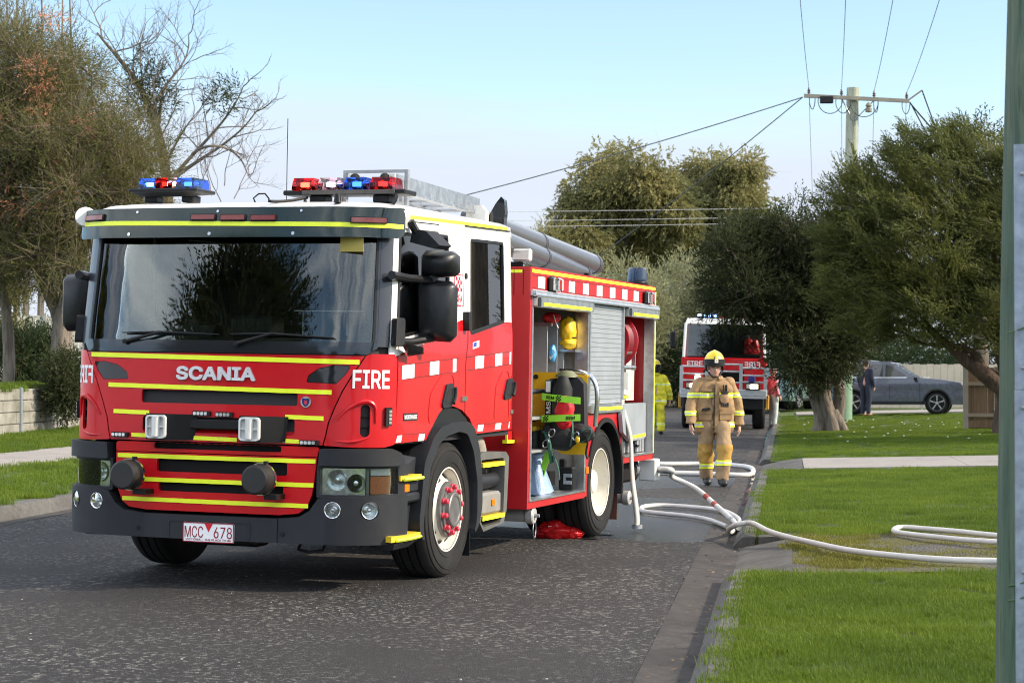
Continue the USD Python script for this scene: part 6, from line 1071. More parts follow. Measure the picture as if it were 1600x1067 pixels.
BARK = barkmat('bark_grey_brown', (.055, .042, .03), (.15, .12, .09), (.24, .20, .155)); BARKP = barkmat('bark_paper', (.07, .055, .045), (.25, .205, .165), (.40, .34, .28)); BARKR = barkmat('bark_red', (.04, .025, .018), (.12, .075, .05), (.24, .16, .11)); BARKG = barkmat('bark_gum', (.12, .10, .085), (.27, .235, .20), (.38, .34, .29)); TWIG = M('twig_tan', (.20, .155, .105), .85, var=.3, vscale=2.0); TWIGG = M('twig_grey', (.15, .125, .10), .85, var=.3, vscale=2.0)
def tree(name, label, base, trunks, els, nclump, rc, leaf, mats, seed, cat='tree', group=None, nlimb=26, twigs=0, twig=TWIG, twig_len=.5, shell=.35, trunk_mat=None, limb_r=.05, extra=None):
    """trunks: list of (points, radii) in tree coordinates; els: crown ellipsoids; leaf: dict for sprays."""
    r = np.random.default_rng(seed); t_ = thing(name, label, cat, loc=base, group=group); tips = []
    for i, (p, rad) in enumerate(trunks):
        q = spline(p, 22); rr = np.interp(np.linspace(0, 1, 22), np.linspace(0, 1, len(rad)), rad); m = tube(q, rr, 16); v = m.vertices
        c = np.array([q[np.argmin(np.abs(q[:, 2] - z))] for z in v[:, 2]]); m.vertices = v + (v - c) * ((meshkit.fbm(v * [5, 5, 1.2] + seed, 3, 2) - .5) * .7)[:, None]; add(t_, 'trunk', m, trunk_mat or BARK, 50); tips.append(q)
    C, out = in_ellipsoids(els, nclump, r, shell); Q = np.vstack(tips); top = Q[np.r_[[len(x) * 0 + i for i, x in enumerate(Q)]]] if False else Q
    L_ = []; up = Q[Q[:, 2] > np.percentile(Q[:, 2], 45)]
    heads = C[r.choice(len(C), min(nlimb, len(C)), replace=False)]; pts = [up]
    for h in heads[np.argsort(np.linalg.norm(heads - up.mean(0), axis=1))]:
        A = np.vstack(pts); d = np.linalg.norm(A - h, axis=1) + .35 * np.maximum(A[:, 2] - h[2], 0); a = A[np.argmin(d)]; p, m = limb(a, h, limb_r * (1 if len(pts) < 8 else .6), limb_r * .22, r); L_.append(m); pts.append(p[2:])
    if L_: add(t_, 'limbs', L_, trunk_mat or BARK, 50)
    (V, F), (P, D, Ls) = plumes(C, r=r, **leaf) if 'ax' in leaf else sprays(C, rc * r.uniform(.7, 1.25, len(C)), r=r, out=out, **leaf); add(t_, 'crown', tm((V, F)), mats, False)
    if twigs:
        k = r.choice(len(P), min(twigs, len(P)), replace=False); add(t_, 'twigs', tm(twig_mesh(P[k] - D[k] * .1, unit(D[k] + .25 * r.normal(size=(len(k), 3))), twig_len * r.uniform(.5, 1.5, (len(k), 1)), .006)), twig, False)
    return t_
GUM = leafmat('gum_leaves', [(.12, (.040, .044, .018)), (.38, (.095, .082, .032)), (.55, (.168, .120, .050)), (.74, (.245, .150, .070)), (.92, (.30, .155, .085))], rough=.5, tr=.22, scale=.35, k=2.6)
OLIVE = leafmat('olive_needles', [(.15, (.022, .027, .008)), (.42, (.058, .060, .015)), (.62, (.125, .098, .022)), (.85, (.235, .155, .038))], rough=.55, tr=.25, scale=.8, k=2.1)
DARK = leafmat('dark_leaves', [(.2, (.014, .018, .007)), (.5, (.036, .040, .015)), (.75, (.076, .070, .026)), (.95, (.125, .10, .042))], rough=.5, tr=.25, scale=.7, k=1.7)
SCRUB = leafmat('scrub_leaves', [(.12, (.026, .030, .010)), (.38, (.062, .060, .019)), (.58, (.125, .095, .040)), (.78, (.19, .13, .07)), (.95, (.28, .13, .07))], rough=.6, tr=.25, scale=.7, k=1.9)
PALEB = leafmat('pale_bush_leaves', [(.15, (.06, .065, .035)), (.45, (.13, .125, .066)), (.7, (.20, .175, .10)), (.92, (.25, .20, .13))], rough=.6, tr=.25, scale=.4, k=2.0)
HEDGE = leafmat('hedge_leaves', [(.2, (.016, .026, .010)), (.55, (.040, .055, .018)), (.8, (.085, .075, .03)), (.95, (.12, .06, .04))], rough=.5, tr=.2, scale=.9, k=1.5)
# gum trees far down the street: rounded heads of drooping leaves
gl = dict(per=46, ls=.36, bias=(0, 0, -.9), wr=.35, m=8, L=.19, Wd=.07, spread=.6)
def heads(lst, D, dz=0):      # (x px, y px, radius px) of foliage heads -> positions at distance D
    k = D / 3111.0; return [((x - 800) * k, 0, (585 - y) * k + 1.47, rr * k) for x, y, rr in lst]
def head_els(lst, D, bx_, bz, depth, r):
    o = []
    for X, _, Z, R in heads(lst, D): o.append((X - bx_, r.uniform(-depth, depth), Z - bz, R * .82, R * .9, R * .70))
    return o
r_ = np.random.default_rng(17)
hA_ = [(948, 262, 44), (990, 262, 38), (915, 305, 42), (960, 320, 52), (1010, 300, 44), (1045, 300, 34), (905, 350, 46), (950, 372, 52), (1010, 360, 56), (905, 392, 44), (1050, 345, 44), (980, 412, 40), (1028, 262, 26)]
hB_ = [(1095, 275, 34), (1120, 262, 40), (1155, 268, 42), (1175, 300, 40), (1195, 312, 28), (1130, 310, 52), (1080, 310, 34), (1150, 340, 50), (1190, 350, 28), (1090, 355, 48), (1130, 385, 46), (1170, 380, 36), (1065, 392, 36)]
D_ = 102.0; kx = D_ / 3111
for lst, (tx, ty), lab, sd in ((hA_, (1040, 470), 'broad gum tree with rounded olive and rust heads, left of the far pair', 3), (hB_, (1050, 470), 'taller rounded gum tree, right of the far pair behind the pale pole', 4)):
    X = (tx - 800) * kx; els = head_els(lst, D_, X, .1, 2.2, r_); top = max(e[2] for e in els); mid_ = np.mean([e[0] for e in els])
    tr_ = [([(0, 0, -.3), (.1, 0, 2.5), (.15 + mid_ * .15, 0, 4.6), (mid_ * .6, .2, 6.6), (mid_, 0, 8.6)], [.42, .36, .33, .26, .14]), ([(.1, 0, 3.0), (-mid_ * .2, .3, 5.0), (-mid_ * .4, .3, 7.2)], [.3, .22, .12]), ([(.12, 0, 3.6), (mid_ * .9, -.3, 5.6), (mid_ * 1.6, -.4, 7.6)], [.28, .2, .11])]
    tree('gum_tree', lab, (X, D_ + (3 if sd == 4 else 0), .1), tr_, els, 380, .60, gl, GUM, sd, nlimb=40, twigs=900, twig_len=1.3, twig=TWIGG, shell=.55, trunk_mat=BARKG, limb_r=.14)
# paler bushes and thin trees below them
pb = dict(per=26, ls=.75, bias=(0, 0, .15), wr=.5, m=8, L=.20, Wd=.055, spread=.6)
for i, (x, y, rx, ry, D, lab) in enumerate(((905, 470, 48, 62, 86, 'pale brush tree behind the fire engine body, next to the suction tubes'), (985, 500, 52, 80, 88, 'pale straggly bush between the fire engine and the far gum trunk'), (1062, 495, 42, 75, 92, 'pale olive bush rising behind the second fire engine cab'), (1130, 480, 48, 62, 90, 'brownish bush behind the second fire engine roof'), (858, 400, 22, 50, 100, 'small rust coloured treetop showing beside the suction tubes'))):
    k = D / 3111.0; X = (x - 800) * k; Z = (585 - y) * k + 1.47; els = [(0, 0, Z, rx * k, 1.8, ry * k), (-.4 * rx * k, .4, Z - .5 * ry * k, .7 * rx * k, 1.6, .8 * ry * k), (.45 * rx * k, -.3, Z - .4 * ry * k, .6 * rx * k, 1.5, .7 * ry * k), (0, .3, 1.4, rx * k * 1.0, 1.6, 1.4)]
    tree('bush_tree', lab, (X, D, .1), [([(0, 0, -.2), (.15, 0, 1.4), (-.1, .1, Z)], [.14, .11, .05]), ([(.2, .2, -.2), (.5, 0, 1.6), (.6, .1, Z)], [.11, .08, .04])], els, 110, .6, pb, PALEB if i != 4 else GUM, 30 + i, nlimb=22, twigs=700, twig_len=.8, twig=TWIGG, trunk_mat=BARKG, limb_r=.06)
# background foliage that closes the street
fb = dict(per=24, ls=1.0, bias=(0, 0, .1), wr=.5, m=7, L=.36, Wd=.11, spread=.7)
for X, D, hh_, rx_, lab in ((-14, 120, 4.6, 7, 'wide bushy tree at the far left end of the street'), (4.5, 150, 6.5, 8, 'dark tree closing the end of the street between the fire engines'), (17, 120, 7.5, 8, 'far bushy tree behind the right hand houses, left one'), (30, 115, 8.5, 9, 'far bushy tree behind the right hand houses, right one')):
    tree('street_tree', lab, (X, D, 0), [([(0, 0, -.2), (0, 0, hh_ * .6)], [.3, .15])], [(0, 0, hh_ * .5, rx_, 3, hh_ * .5), (rx_ * .4, 0, hh_ * .62, rx_ * .5, 3, hh_ * .4), (-rx_ * .5, 0, hh_ * .45, rx_ * .5, 3, hh_ * .45)], 130, 1.0, fb, PALEB if X < 10 else DARK, int(70 + X), nlimb=10, limb_r=.1)
# right: gnarled tree near the second fire engine, dense and dark
dl = dict(per=34, ls=.42, bias=(0, 0, .12), wr=.5, m=10, L=.095, Wd=.032, spread=.7)
B1 = np.array([7.83, 49.2, .10]); px = lambda x, y, D=49.2: ((x - 800) * D / 3111 - B1[0], (585 - y) * D / 3111 + 1.47 - B1[2])
def el1(x, y, rx, rz, dy=0.0, ry=1.2): a, b = px(x, y); return (a, dy, b, rx * 49.2 / 3111, ry, rz * 49.2 / 3111)
gn = tree('gnarled_tree', 'dark dense tree on a gnarled twisted grey trunk beside the second fire engine', B1,
    [([(-.30, 0, -.15), (-.22, -.05, .35), (-.38, 0, .9), (-.30, .1, 1.6), (-.1, .1, 2.6)], [.20, .15, .13, .13, .08]), ([(.05, -.1, -.15), (-.02, -.1, .4), (-.12, -.05, 1.0), (.15, 0, 1.7), (.35, .1, 2.7)], [.22, .17, .15, .13, .08]), ([(.32, .05, -.15), (.22, .05, .35), (.26, 0, .9), (.10, .05, 1.6), (.0, 0, 3.2)], [.19, .15, .14, .14, .08]), ([(.42, -.1, -.12), (.25, -.1, .15), (.1, -.1, .5)], [.10, .13, .1])],
    [el1(1150, 432, 48, 72), el1(1195, 400, 55, 66, .5), el1(1255, 380, 55, 52, .3), el1(1160, 462, 36, 24, -.2), el1(1236, 470, 50, 72), el1(1290, 430, 60, 80, .4), el1(1275, 545, 55, 46, -.3, 1.0), el1(1238, 548, 28, 46, -.5, .9), el1(1325, 500, 46, 60, .2)], 480, .36, dl, DARK, 41, nlimb=60, twigs=2600, twig_len=.5, twig=TWIGG, shell=.3, trunk_mat=BARKP, limb_r=.06)
# right: feathery paperbark leaning over the fence
B2 = np.array([11.12, 44.9, .18]); px2 = lambda x, y, D=44.9: ((x - 800) * D / 3111 - B2[0], (585 - y) * D / 3111 + 1.47 - B2[2])
def el2(x, y, rx, rz, dy=0.0, ry=1.3): a, b = px2(x, y); return (a, dy, b, rx * 44.9 / 3111, ry, rz * 44.9 / 3111)
ol = dict(ax=(-.75, -.15, .42), L=.95, thick=.13, per=44, ls=.30, wr=.28, m=9, Ll=.075, Wd=.024, spread=.5)
pbk = tree('paperbark_tree', 'large feathery olive paperbark with bent reddish limbs in front of the timber fence', B2,
    [([(0, 0, -.15), (.02, 0, .5), (-.05, 0, .95), (-.55, -.1, 1.35), (-1.1, -.2, 1.75), (-1.9, -.1, 2.5)], [.27, .22, .20, .16, .12, .06]), ([(.0, 0, .6), (.10, .1, 1.2), (-.12, .1, 1.9), (-.2, 0, 3.0), (-.3, 0, 4.4)], [.2, .17, .12, .10, .05]), ([(-.05, 0, .95), (.25, -.1, 1.5), (.6, -.2, 2.3), (1.0, 0, 3.6)], [.17, .13, .11, .05]), ([(-.5, -.1, 1.3), (-1.0, -.25, 1.9), (-1.6, -.3, 1.95), (-2.3, -.3, 2.2)], [.10, .07, .05, .03])],
    [el2(1350, 330, 60, 60), el2(1410, 300, 66, 62, .5), el2(1470, 270, 62, 60, -.3), el2(1530, 260, 60, 62, .3), el2(1375, 400, 75, 70, -.5), el2(1450, 390, 85, 80, -.8), el2(1530, 400, 70, 90, -.4), el2(1370, 470, 70, 60, -.2), el2(1440, 480, 80, 62, -.6), el2(1530, 490, 62, 56, -.5), el2(1600, 350, 80, 110, 0), el2(1330, 400, 40, 70, .4), el2(1605, 480, 60, 70)], 760, .34, ol, OLIVE, 42, nlimb=80, twigs=1500, twig_len=.4, twig=TWIGG, shell=.4, trunk_mat=BARKR, limb_r=.055)
for i, (x, y, rx, rz) in enumerate(((1418, 215, 16, 22), (1440, 232, 14, 24), (1385, 262, 14, 22))):
    a, b = px2(x, y); k = 44.9 / 3111; r = np.random.default_rng(80 + i); n = 60; P = np.c_[r.normal(size=n) * rx * k * .4 + a, r.normal(size=n) * .15, b - rz * k + r.uniform(size=n) * rz * k * 1.4]; D = unit(np.c_[r.normal(size=(n, 2)) * .5, np.ones(n)])
    O = (P[:, None] + D[:, None] * (np.linspace(0, .34, 9)[None, :, None])).reshape(-1, 3); add(pbk, 'top_sprig', cat_([tm(leaf_mesh(O, unit(np.repeat(D, 9, 0) + .6 * r.normal(size=(len(O), 3))), .065, .016, r)), tube([(a, 0, b - 2.6 * rz * k), (a, 0, b)], [.015, .006], 5)]), OLIVE, False)
# behind the right hand trees
hl_ = dict(per=26, ls=.5, bias=(0, 0, .2), wr=.5, m=8, L=.13, Wd=.05, spread=.8)
tree('tall_tree', 'tall dark tree top showing behind the paperbark next to the green pole', (14.6, 62, .2), [([(0, 0, -.2), (0, 0, 4), (.1, 0, 8)], [.25, .18, .08])], [(0, 0, 8.1, .9, 1, .9), (-.6, .2, 7.3, .9, 1, .8), (.7, 0, 6.6, 1.1, 1, 1.2), (0, 0, 5.2, 1.6, 1.2, 1.5)], 70, .42, hl_, DARK, 51, nlimb=20, twigs=300)
for X, D, w_, h_, lab, sd, mt in ((11.2, 82, 2.4, 3.9, 'dark hedge behind the dark grey car, left part', 52, HEDGE), (15.6, 82, 2.6, 3.4, 'dark brown hedge behind the dark grey car, right part', 53, HEDGE), (20.5, 80, 3.0, 4.2, 'dark shrub behind the timber fence', 54, HEDGE), (8.6, 88, 1.8, 3.2, 'shrub behind the green car', 55, HEDGE)):
    tree('hedge_shrub', lab, (X, D, .1), [([(0, 0, -.2), (0, 0, h_ * .7)], [.08, .04])], [(0, 0, h_ * .5, w_, 1.2, h_ * .5), (w_ * .5, 0, h_ * .4, w_ * .5, 1, h_ * .4), (-w_ * .5, 0, h_ * .45, w_ * .5, 1, h_ * .45)], 110, .4, hl_, mt, sd, cat='shrub', nlimb=12)
# left: big straggly tree above the wall, full of dry twigs
B3 = np.array([-9.55, 42.6, 1.05]); px3 = lambda x, y, D=42.6: ((x - 800) * D / 3111 - B3[0], (585 - y) * D / 3111 + 1.47 - B3[2])
def el3(x, y, rx, rz, dy=0.0, ry=1.4): a, b = px3(x, y); return (a, dy, b, rx * 42.6 / 3111, ry, rz * 42.6 / 3111)
sl = dict(per=30, ls=.55, bias=(0, 0, .12), wr=.55, m=11, L=.085, Wd=.019, spread=.65)
lt = tree('straggly_tree', 'big straggly olive and brown tree on a leaning pale trunk above the block wall', B3,
    [([(.05, 0, -.3), (.0, 0, .5), (-.08, 0, 1.1), (.0, 0, 1.8), (.25, .1, 2.9), (.5, .1, 4.2)], [.30, .25, .23, .22, .15, .07]), ([(-.05, 0, 1.2), (-.4, .1, 2.2), (-.9, 0, 3.4), (-1.2, 0, 4.8)], [.18, .14, .10, .05]), ([(-1.35, .3, -.2), (-1.3, .3, 1.2), (-1.5, .3, 2.6)], [.13, .12, .07])],
    [el3(40, 120, 62, 58), el3(110, 150, 58, 60, .4), el3(20, 200, 60, 70, -.4), el3(90, 220, 70, 66, -.6), el3(175, 225, 60, 55, .2), el3(210, 265, 50, 44, .3), el3(50, 300, 75, 70, -.3), el3(130, 310, 75, 66, -.5), el3(200, 320, 46, 50, .2), el3(-40, 240, 70, 130), el3(30, 390, 66, 50), el3(100, 405, 62, 42, -.2), el3(-30, 380, 60, 70), el3(105, 95, 30, 40, .3), el3(0, 70, 50, 50)], 640, .36, sl, SCRUB, 43, nlimb=90, twigs=13000, twig_len=.8, twig=TWIG, shell=.2, trunk_mat=BARKP, limb_r=.06)
RUST = leafmat('rust_leaves', [(.2, (.20, .09, .05)), (.6, (.33, .16, .09)), (.9, (.42, .24, .14))], tr=.3)
r = np.random.default_rng(61); cs = np.array([(*px3(x, y)[:1], -1.25 + r.uniform(-.2, .2), px3(x, y)[1]) for x, y in ((85, 135), (90, 190), (20, 205), (110, 275), (118, 300), (40, 285), (75, 170), (150, 205), (60, 330), (15, 330), (103, 45), (72, 120))])
(V, F), _ = sprays(cs, .20, 26, unit(cs * [1, 1, 0] + [0, -1, .2]), .3, (0, 0, .1), .6, 6, .09, .025, .7, r); add(lt, 'dry_leaves', tm((V, F)), RUST, False)
# bare branching tree behind it
def branch(p, d, L, rad, depth, r, out, tips):
    n = 7; q = [np.array(p)]; dd = np.array(d, float)
    for i in range(n): dd = unit(dd + r.normal(size=3) * .13 + [0, 0, .035]); q.append(q[-1] + dd * L / n)
    q = np.array(q); out.append(tube(q, np.linspace(rad, rad * .55, n + 1), 6 if depth > 2 else 4)); tips.append((q[-1], dd))
    if depth:
        for i in range(3 if depth > 1 else 4):
            j = r.integers(2, n + 1); nd_ = unit(dd + unit(r.normal(size=3)) * .75 + [0, 0, .12]); branch(q[j], nd_, L * r.uniform(.45, .75), rad * .5, depth - 1, r, out, tips)
B4 = np.array([-8.9, 52.0, 1.0]); px4 = lambda x, y: np.array([(x - 800) * 52 / 3111 - B4[0], 0, (585 - y) * 52 / 3111 + 1.47 - B4[2]])
bt = thing('bare_tree', 'half bare tree with long thin branches and dark leaf tufts behind the blue light bar', 'tree', loc=B4)
r = np.random.default_rng(9); out, tips = [], []; main = spline([(0, 0, -.3), (.05, 0, 2.0), px4(262, 330), px4(258, 270), px4(248, 215), px4(225, 150), px4(192, 100), px4(150, 50)], 40); add(bt, 'trunk', tube(main, np.interp(np.linspace(0, 1, 40), [0, .45, .7, 1], [.20, .15, .10, .025]), 12), BARK, 50)
for pts, rd in (([px4(262, 285), px4(300, 235), px4(345, 190), px4(385, 140)], .06), ([px4(262, 285), px4(310, 245), px4(360, 215), px4(402, 178)], .06), ([px4(300, 240), px4(345, 230), px4(372, 245), px4(385, 268), px4(400, 272)], .04), ([px4(250, 215), px4(248, 150), px4(275, 100), px4(290, 50)], .055), ([px4(246, 190), px4(262, 130), px4(300, 95)], .045), ([px4(258, 250), px4(290, 200), px4(310, 170)], .04), ([px4(225, 150), px4(205, 90), px4(235, 60)], .035)):
    q = spline([p + r.normal(size=3) * [0, .35, 0] for p in pts], 20); out.append(tube(q, np.linspace(rd, rd * .22, 20), 6))
    for j in range(5, 20, 2):
        d = unit(unit(q[min(j + 1, 19)] - q[j - 1]) + r.normal(size=3) * .6 + [0, 0, .25]); branch(q[j], d, r.uniform(.6, 1.2), rd * .30, 2, r, out, tips)
for j in range(18, 40, 2): branch(main[j], unit(r.normal(size=3) * .7 + [0, 0, .6]), r.uniform(.7, 1.4), .025, 2, r, out, tips)
add(bt, 'branches', out, TWIGG, 50)
cs = np.array([px4(x, y) + [0, r.uniform(-.3, .3), 0] for x, y in ((215, 110), (225, 130), (240, 145), (222, 150), (250, 165), (232, 165), (205, 140), (225, 95), (340, 150), (338, 165), (365, 145), (210, 165), (260, 160), (230, 180), (245, 120))])
(V, F), _ = sprays(cs, .26, 42, unit(r.normal(size=(len(cs), 3))), .4, (0, 0, .2), .5, 8, .11, .028, .6, r); add(bt, 'crown', tm((V, F)), DARK, False)
sc_ = np.array([px4(x, y) for x, y in ((330, 275), (350, 260), (310, 290), (290, 285), (345, 285), (320, 255), (365, 280), (200, 130), (240, 110), (180, 140))]); o2_, t2_ = [], []
for c in sc_: branch(c - [0, 0, .5], unit(r.normal(size=3) * .4 + [0, 0, 1]), 1.1, .015, 3, r, o2_, t2_)
add(bt, 'fine_twigs', o2_, M('twig_mauve', (.19, .15, .14), .9, var=.2), False)
# upright bare poplars at the top left
for i, (x, y1) in enumerate(((8, -10), (36, 5), (60, -15), (88, 8), (108, -20), (22, 20))):
    k = 58 / 3111; X = (x - 800) * k; zt = (585 - y1) * k + 1.47; r = np.random.default_rng(90 + i); o = [tube(spline([(0, 0, -.3), (.1, 0, zt * .5), (r.uniform(-.15, .15), 0, zt)], 14), np.linspace(.12, .012, 14), 6)]; tps = []
    for z in np.linspace(zt * .55, zt * .97, 16): branch(np.array([.05, 0, z]), unit(r.normal(size=3) * .35 + [0, 0, 1]), r.uniform(.35, .8), .014, 1, r, o, tps)
    p_ = thing('bare_sapling', ('leafless upright sapling at the very top left edge', 'leafless upright sapling, second from the left edge', 'leafless upright sapling, tallest in the middle of the bare row', 'leafless upright sapling, fourth in the bare row', 'leafless upright sapling, rightmost of the bare row', 'short leafless sapling near the left edge')[i], 'tree', loc=(X, 58, 1.0), group='leafless saplings at the top left'); add(p_, 'stem', o, TWIGG, 50)
# shrubs over the wall
for i, (x, y, rx, rz, D, lab, mt) in enumerate(((22, 560, 42, 46, 44.5, 'dark rounded shrub on the wall top at the left edge', HEDGE), (72, 562, 30, 46, 45.0, 'dark reddish shrub against the pale leaning trunk', HEDGE), (8, 440, 34, 30, 47, 'shrub higher up behind the wall at the left edge', SCRUB), (102, 600, 14, 40, 39.3, 'small plant trailing over the block wall', DARK))):
    k = D / 3111.0; X = (x - 800) * k; Z = (585 - y) * k + 1.47 - 1.1; tree('shrub', lab, (X, D, 1.1), [([(0, 0, -.2), (0, 0, Z)], [.05, .02])], [(0, 0, Z, rx * k, .6, rz * k), (.3 * rx * k, 0, Z * .6, rx * k * .8, .5, rz * k * .8)], 60, .22, dict(per=26, ls=.3, bias=(0, 0, .2), wr=.5, m=8, L=.075, Wd=.03, spread=.8), mt, 100 + i, cat='shrub', nlimb=14, twigs=250, twig_len=.4)
# the street goes on behind the photographer; these trees show in the windscreen and paintwork
BEHIND = 'trees along the street outside the view'; BL = ['dark tree mirrored in the middle of the windscreen', 'tree behind the viewpoint, mirrored dimly at the windscreen edge', 'big tree behind the viewpoint on the left verge', 'tree left of the road, mirrored in the red front panel', 'big tree behind the viewpoint at the road end', 'bare tree right of the view, mirrored in the rear door window', 'feathery tree right of the view, mirrored in the door paint']
for i, (src, x, y, rz, s) in enumerate(((gn, -14.2, .6, 1.0, 1.6), (pbk, -19.0, -5.0, 2.2, 1.2), (gn, -13.5, -16.0, 4.0, 1.5), (pbk, -24.0, 13.0, 5.2, 1.1), (gn, 3.5, -26.0, 3.0, 1.5), (bt, 13.5, 32.5, .6, .95), (pbk, 17.2, 40.5, .4, 1.0))):
    dup(src, 'roadside_tree', (x, y, .2), rz, label=BL[i], cat='tree', group=BEHIND, scale=s)
# ------------------------------------------------------------------ second fire engine, down the street
T2M = truck_matrix(5.74, 54.3, float(ground_z(1.5)) - .01, .118, .022, 0)
t2 = thing('fire_engine', 'red fire engine with white roof, bull bar and lit headlamps further down the street', 'fire engine', matrix=T2M)
def U(name, mesh, mat, smooth=35, parent=None): return add(parent or t2, name, mesh, mat, smooth)
def front2(poly, y0, y1): return prism(poly, y0, y1, 'xzy')
cabp = [(-1.15, 1.05), (1.15, 1.05), (1.16, 1.9), (1.12, 2.02), (1.06, 2.92), (-1.06, 2.92), (-1.12, 2.02), (-1.16, 1.9)]
U('cab', cat_([hull([(x, y, z) for x, z in ((-1.14, 1.05), (1.14, 1.05), (1.16, 1.95), (-1.16, 1.95)) for y in (.06, 2.0)] + [(-1.05, 0, 1.1), (1.05, 0, 1.1), (1.06, 0, 1.92), (-1.06, 0, 1.92)]), hull([(x, y, z) for x, y, z in ((-1.15, .75, 1.95), (1.15, .75, 1.95), (1.07, .75, 2.9), (-1.07, .75, 2.9), (-1.15, 2.0, 1.95), (1.15, 2.0, 1.95), (1.07, 2.0, 2.9), (-1.07, 2.0, 2.9))])]), RED)
U('roof', hull([(x, y, z) for x, y, z in ((-1.08, .22, 2.87), (1.08, .22, 2.87), (1.02, .30, 3.03), (-1.02, .30, 3.03), (-1.08, 2.0, 2.87), (1.08, 2.0, 2.87), (1.0, 2.0, 3.05), (-1.0, 2.0, 3.05))]), WHITE)
for s in (-1, 1): U('pillar', tube([(s * 1.10, .05, 1.95), (s * 1.06, .20, 2.88)], .04, 8), WHITE)
U('windscreen', hull([(-1.07, .045, 1.98), (1.07, .045, 1.98), (1.02, .185, 2.86), (-1.02, .185, 2.86), (-1.07, .06, 1.98), (1.07, .06, 1.98), (1.02, .20, 2.86), (-1.02, .20, 2.86)]), WSG)
U('interior', hull([(x, y, z) for x in (-1.0, 1.0) for y, z in ((.62, 1.95), (.72, 1.95), (.66, 2.86), (.74, 2.86))]), INT)
U('dashboard', box2((-1.0, .12, 1.93), (1.0, .6, 2.06), .03), DASH); U('red_jacket', cat_([lumpy((.74, .5, 2.16), (.44, .3, .40), 50, .3), lumpy((.66, .5, 2.36), (.24, .22, .26), 51, .3), lumpy((.86, .46, 2.30), (.16, .2, .36), 52, .3)]), RED2, 60); U('seat', box2((.2, .5, 1.9), (.7, .62, 2.6), .05), SEAT); U('seat', box2((-.8, .5, 1.9), (-.3, .62, 2.6), .05), SEAT)
for x0, f in ((-1.0, False), (.56, True)):
    g = text_poly('FIRE', .15, bold=True); b = g.bounds; g = sa.scale(g, .42 / (b[2] - b[0]), 1, origin=(0, 0)); g = sa.scale(g, -1, 1, origin=(.21, 0)) if f else g; U('fire_lettering', front2(sa.translate(g, x0, 1.70), -.008, -.002), WTAPE)
U('grille', front2(rrect(-.55, 1.25, .55, 1.62, .03), -.012, -.003), GRILLE)
for z in (1.34, 1.43, 1.52): U('grille_bar', box2((-.55, -.02, z), (.55, -.008, z + .02)), GRILLE)
BAR = M('bar_silver', (.55, .56, .57), .4, metal=.7, var=.1)
for x in (-1.14, .47, 1.13): U('bull_bar_post', box2((x - .045, -.34, .98), (x + .045, -.26, 1.80 if x == .47 else 1.72)), BAR)
U('bull_bar_post', box2((-.50, -.34, .98), (-.41, -.26, 1.80)), BAR)
for x0, x1, zs in ((-1.14, -.45, (1.70, 1.50, 1.32)), (-.45, .47, (1.77, 1.58, 1.28)), (.47, 1.13, (1.68, 1.48, 1.30))):
    for z in zs: U('bull_bar_rail', cyl((x0, -.30, z), (x1, -.30, z), .028, 8), BAR)
U('bumper', cat_([box2((-1.17, -.36, .92), (1.17, -.05, 1.10), .02), box2((-1.17, -.37, .86), (1.17, -.30, .92))]), BAR); U('bumper_black', box2((-1.1, -.28, .55), (1.1, .1, .90), .03), BLK)
HOT = M('headlight_on', (.9, .85, .7), .3, emit=(1, .86, .60), es=3.0, var=0)
for x in (-.83, .80):
    hb = U('headlight_box', box2((x - .20, -.39, 1.10), (x + .20, -.1, 1.27), .02), BLK); U('headlight', bx((x + .03, -.395, 1.185), (.20, .012, .12), .004), HOT, parent=hb); U('lamp', bx((x - .13, -.395, 1.185), (.08, .012, .11), .004), REFL, parent=hb)
U('spot_lamp', xf(lathe([(0, -.05), (.07, -.045), (.085, 0), (0, 0)], 18, 'y'), t=(-.70, -.33, 1.40)), HOT); U('spot_lamp', xf(lathe([(0, -.06), (.085, -.055), (.10, 0), (0, 0)], 18, 'y'), t=(.76, -.33, 1.38)), M('lamp_cover_blue', (.02, .03, .16), .3))
for x in (-1.13, 1.10): U('indicator', bx((x, -.03, 1.52), (.08, .05, .12), .01), AMBER)
for x in (-1.40, 1.40):
    m_ = U('wing_mirror', bx((x, .15, 2.42), (.18, .10, .48), .04), BLK); U('mirror_arm', cat_([tube([(x * .98, .15, 2.20), (x * .9, .18, 2.05), (x * .80, .2, 1.98)], .016, 6), tube([(x, .15, 2.64), (x * .85, .2, 2.75), (x * .76, .25, 2.78)], .016, 6)]), BLK)
bl2 = U('light_bar', box2((-.78, .32, 3.03), (-.20, .55, 3.06), .01), BLK); U('light_lens', box2((-.77, .31, 3.06), (-.21, .54, 3.15), .02), LB, parent=bl2)
BON = M('blue_lamp_on', (.4, .6, 1), .3, emit=(.35, .55, 1), es=7.0, var=0)
for x in (-.70, -.56, -.44, -.28): U('lit_lamp', bx((x, .306, 3.105), (.09, .01, .05), .003), BON, parent=bl2)
U('roof_red_bar', box2((-.15, .32, 3.04), (.95, .5, 3.09), .02), RED2); U('roof_horn', cat_([bx((.28, .22, 2.99), (.30, .08, .04), .01)]), BLK)
U('tanker_body', box2((-1.12, 2.2, .95), (1.12, 6.6, 2.85), .04), RED2); U('body_rack', cat_([tube([(s * 1.1, 2.25, 2.85), (s * 1.1, 2.25, 3.02), (s * 1.1, 6.5, 3.02)], .02, 6) for s in (-1, 1)]), STEEL)
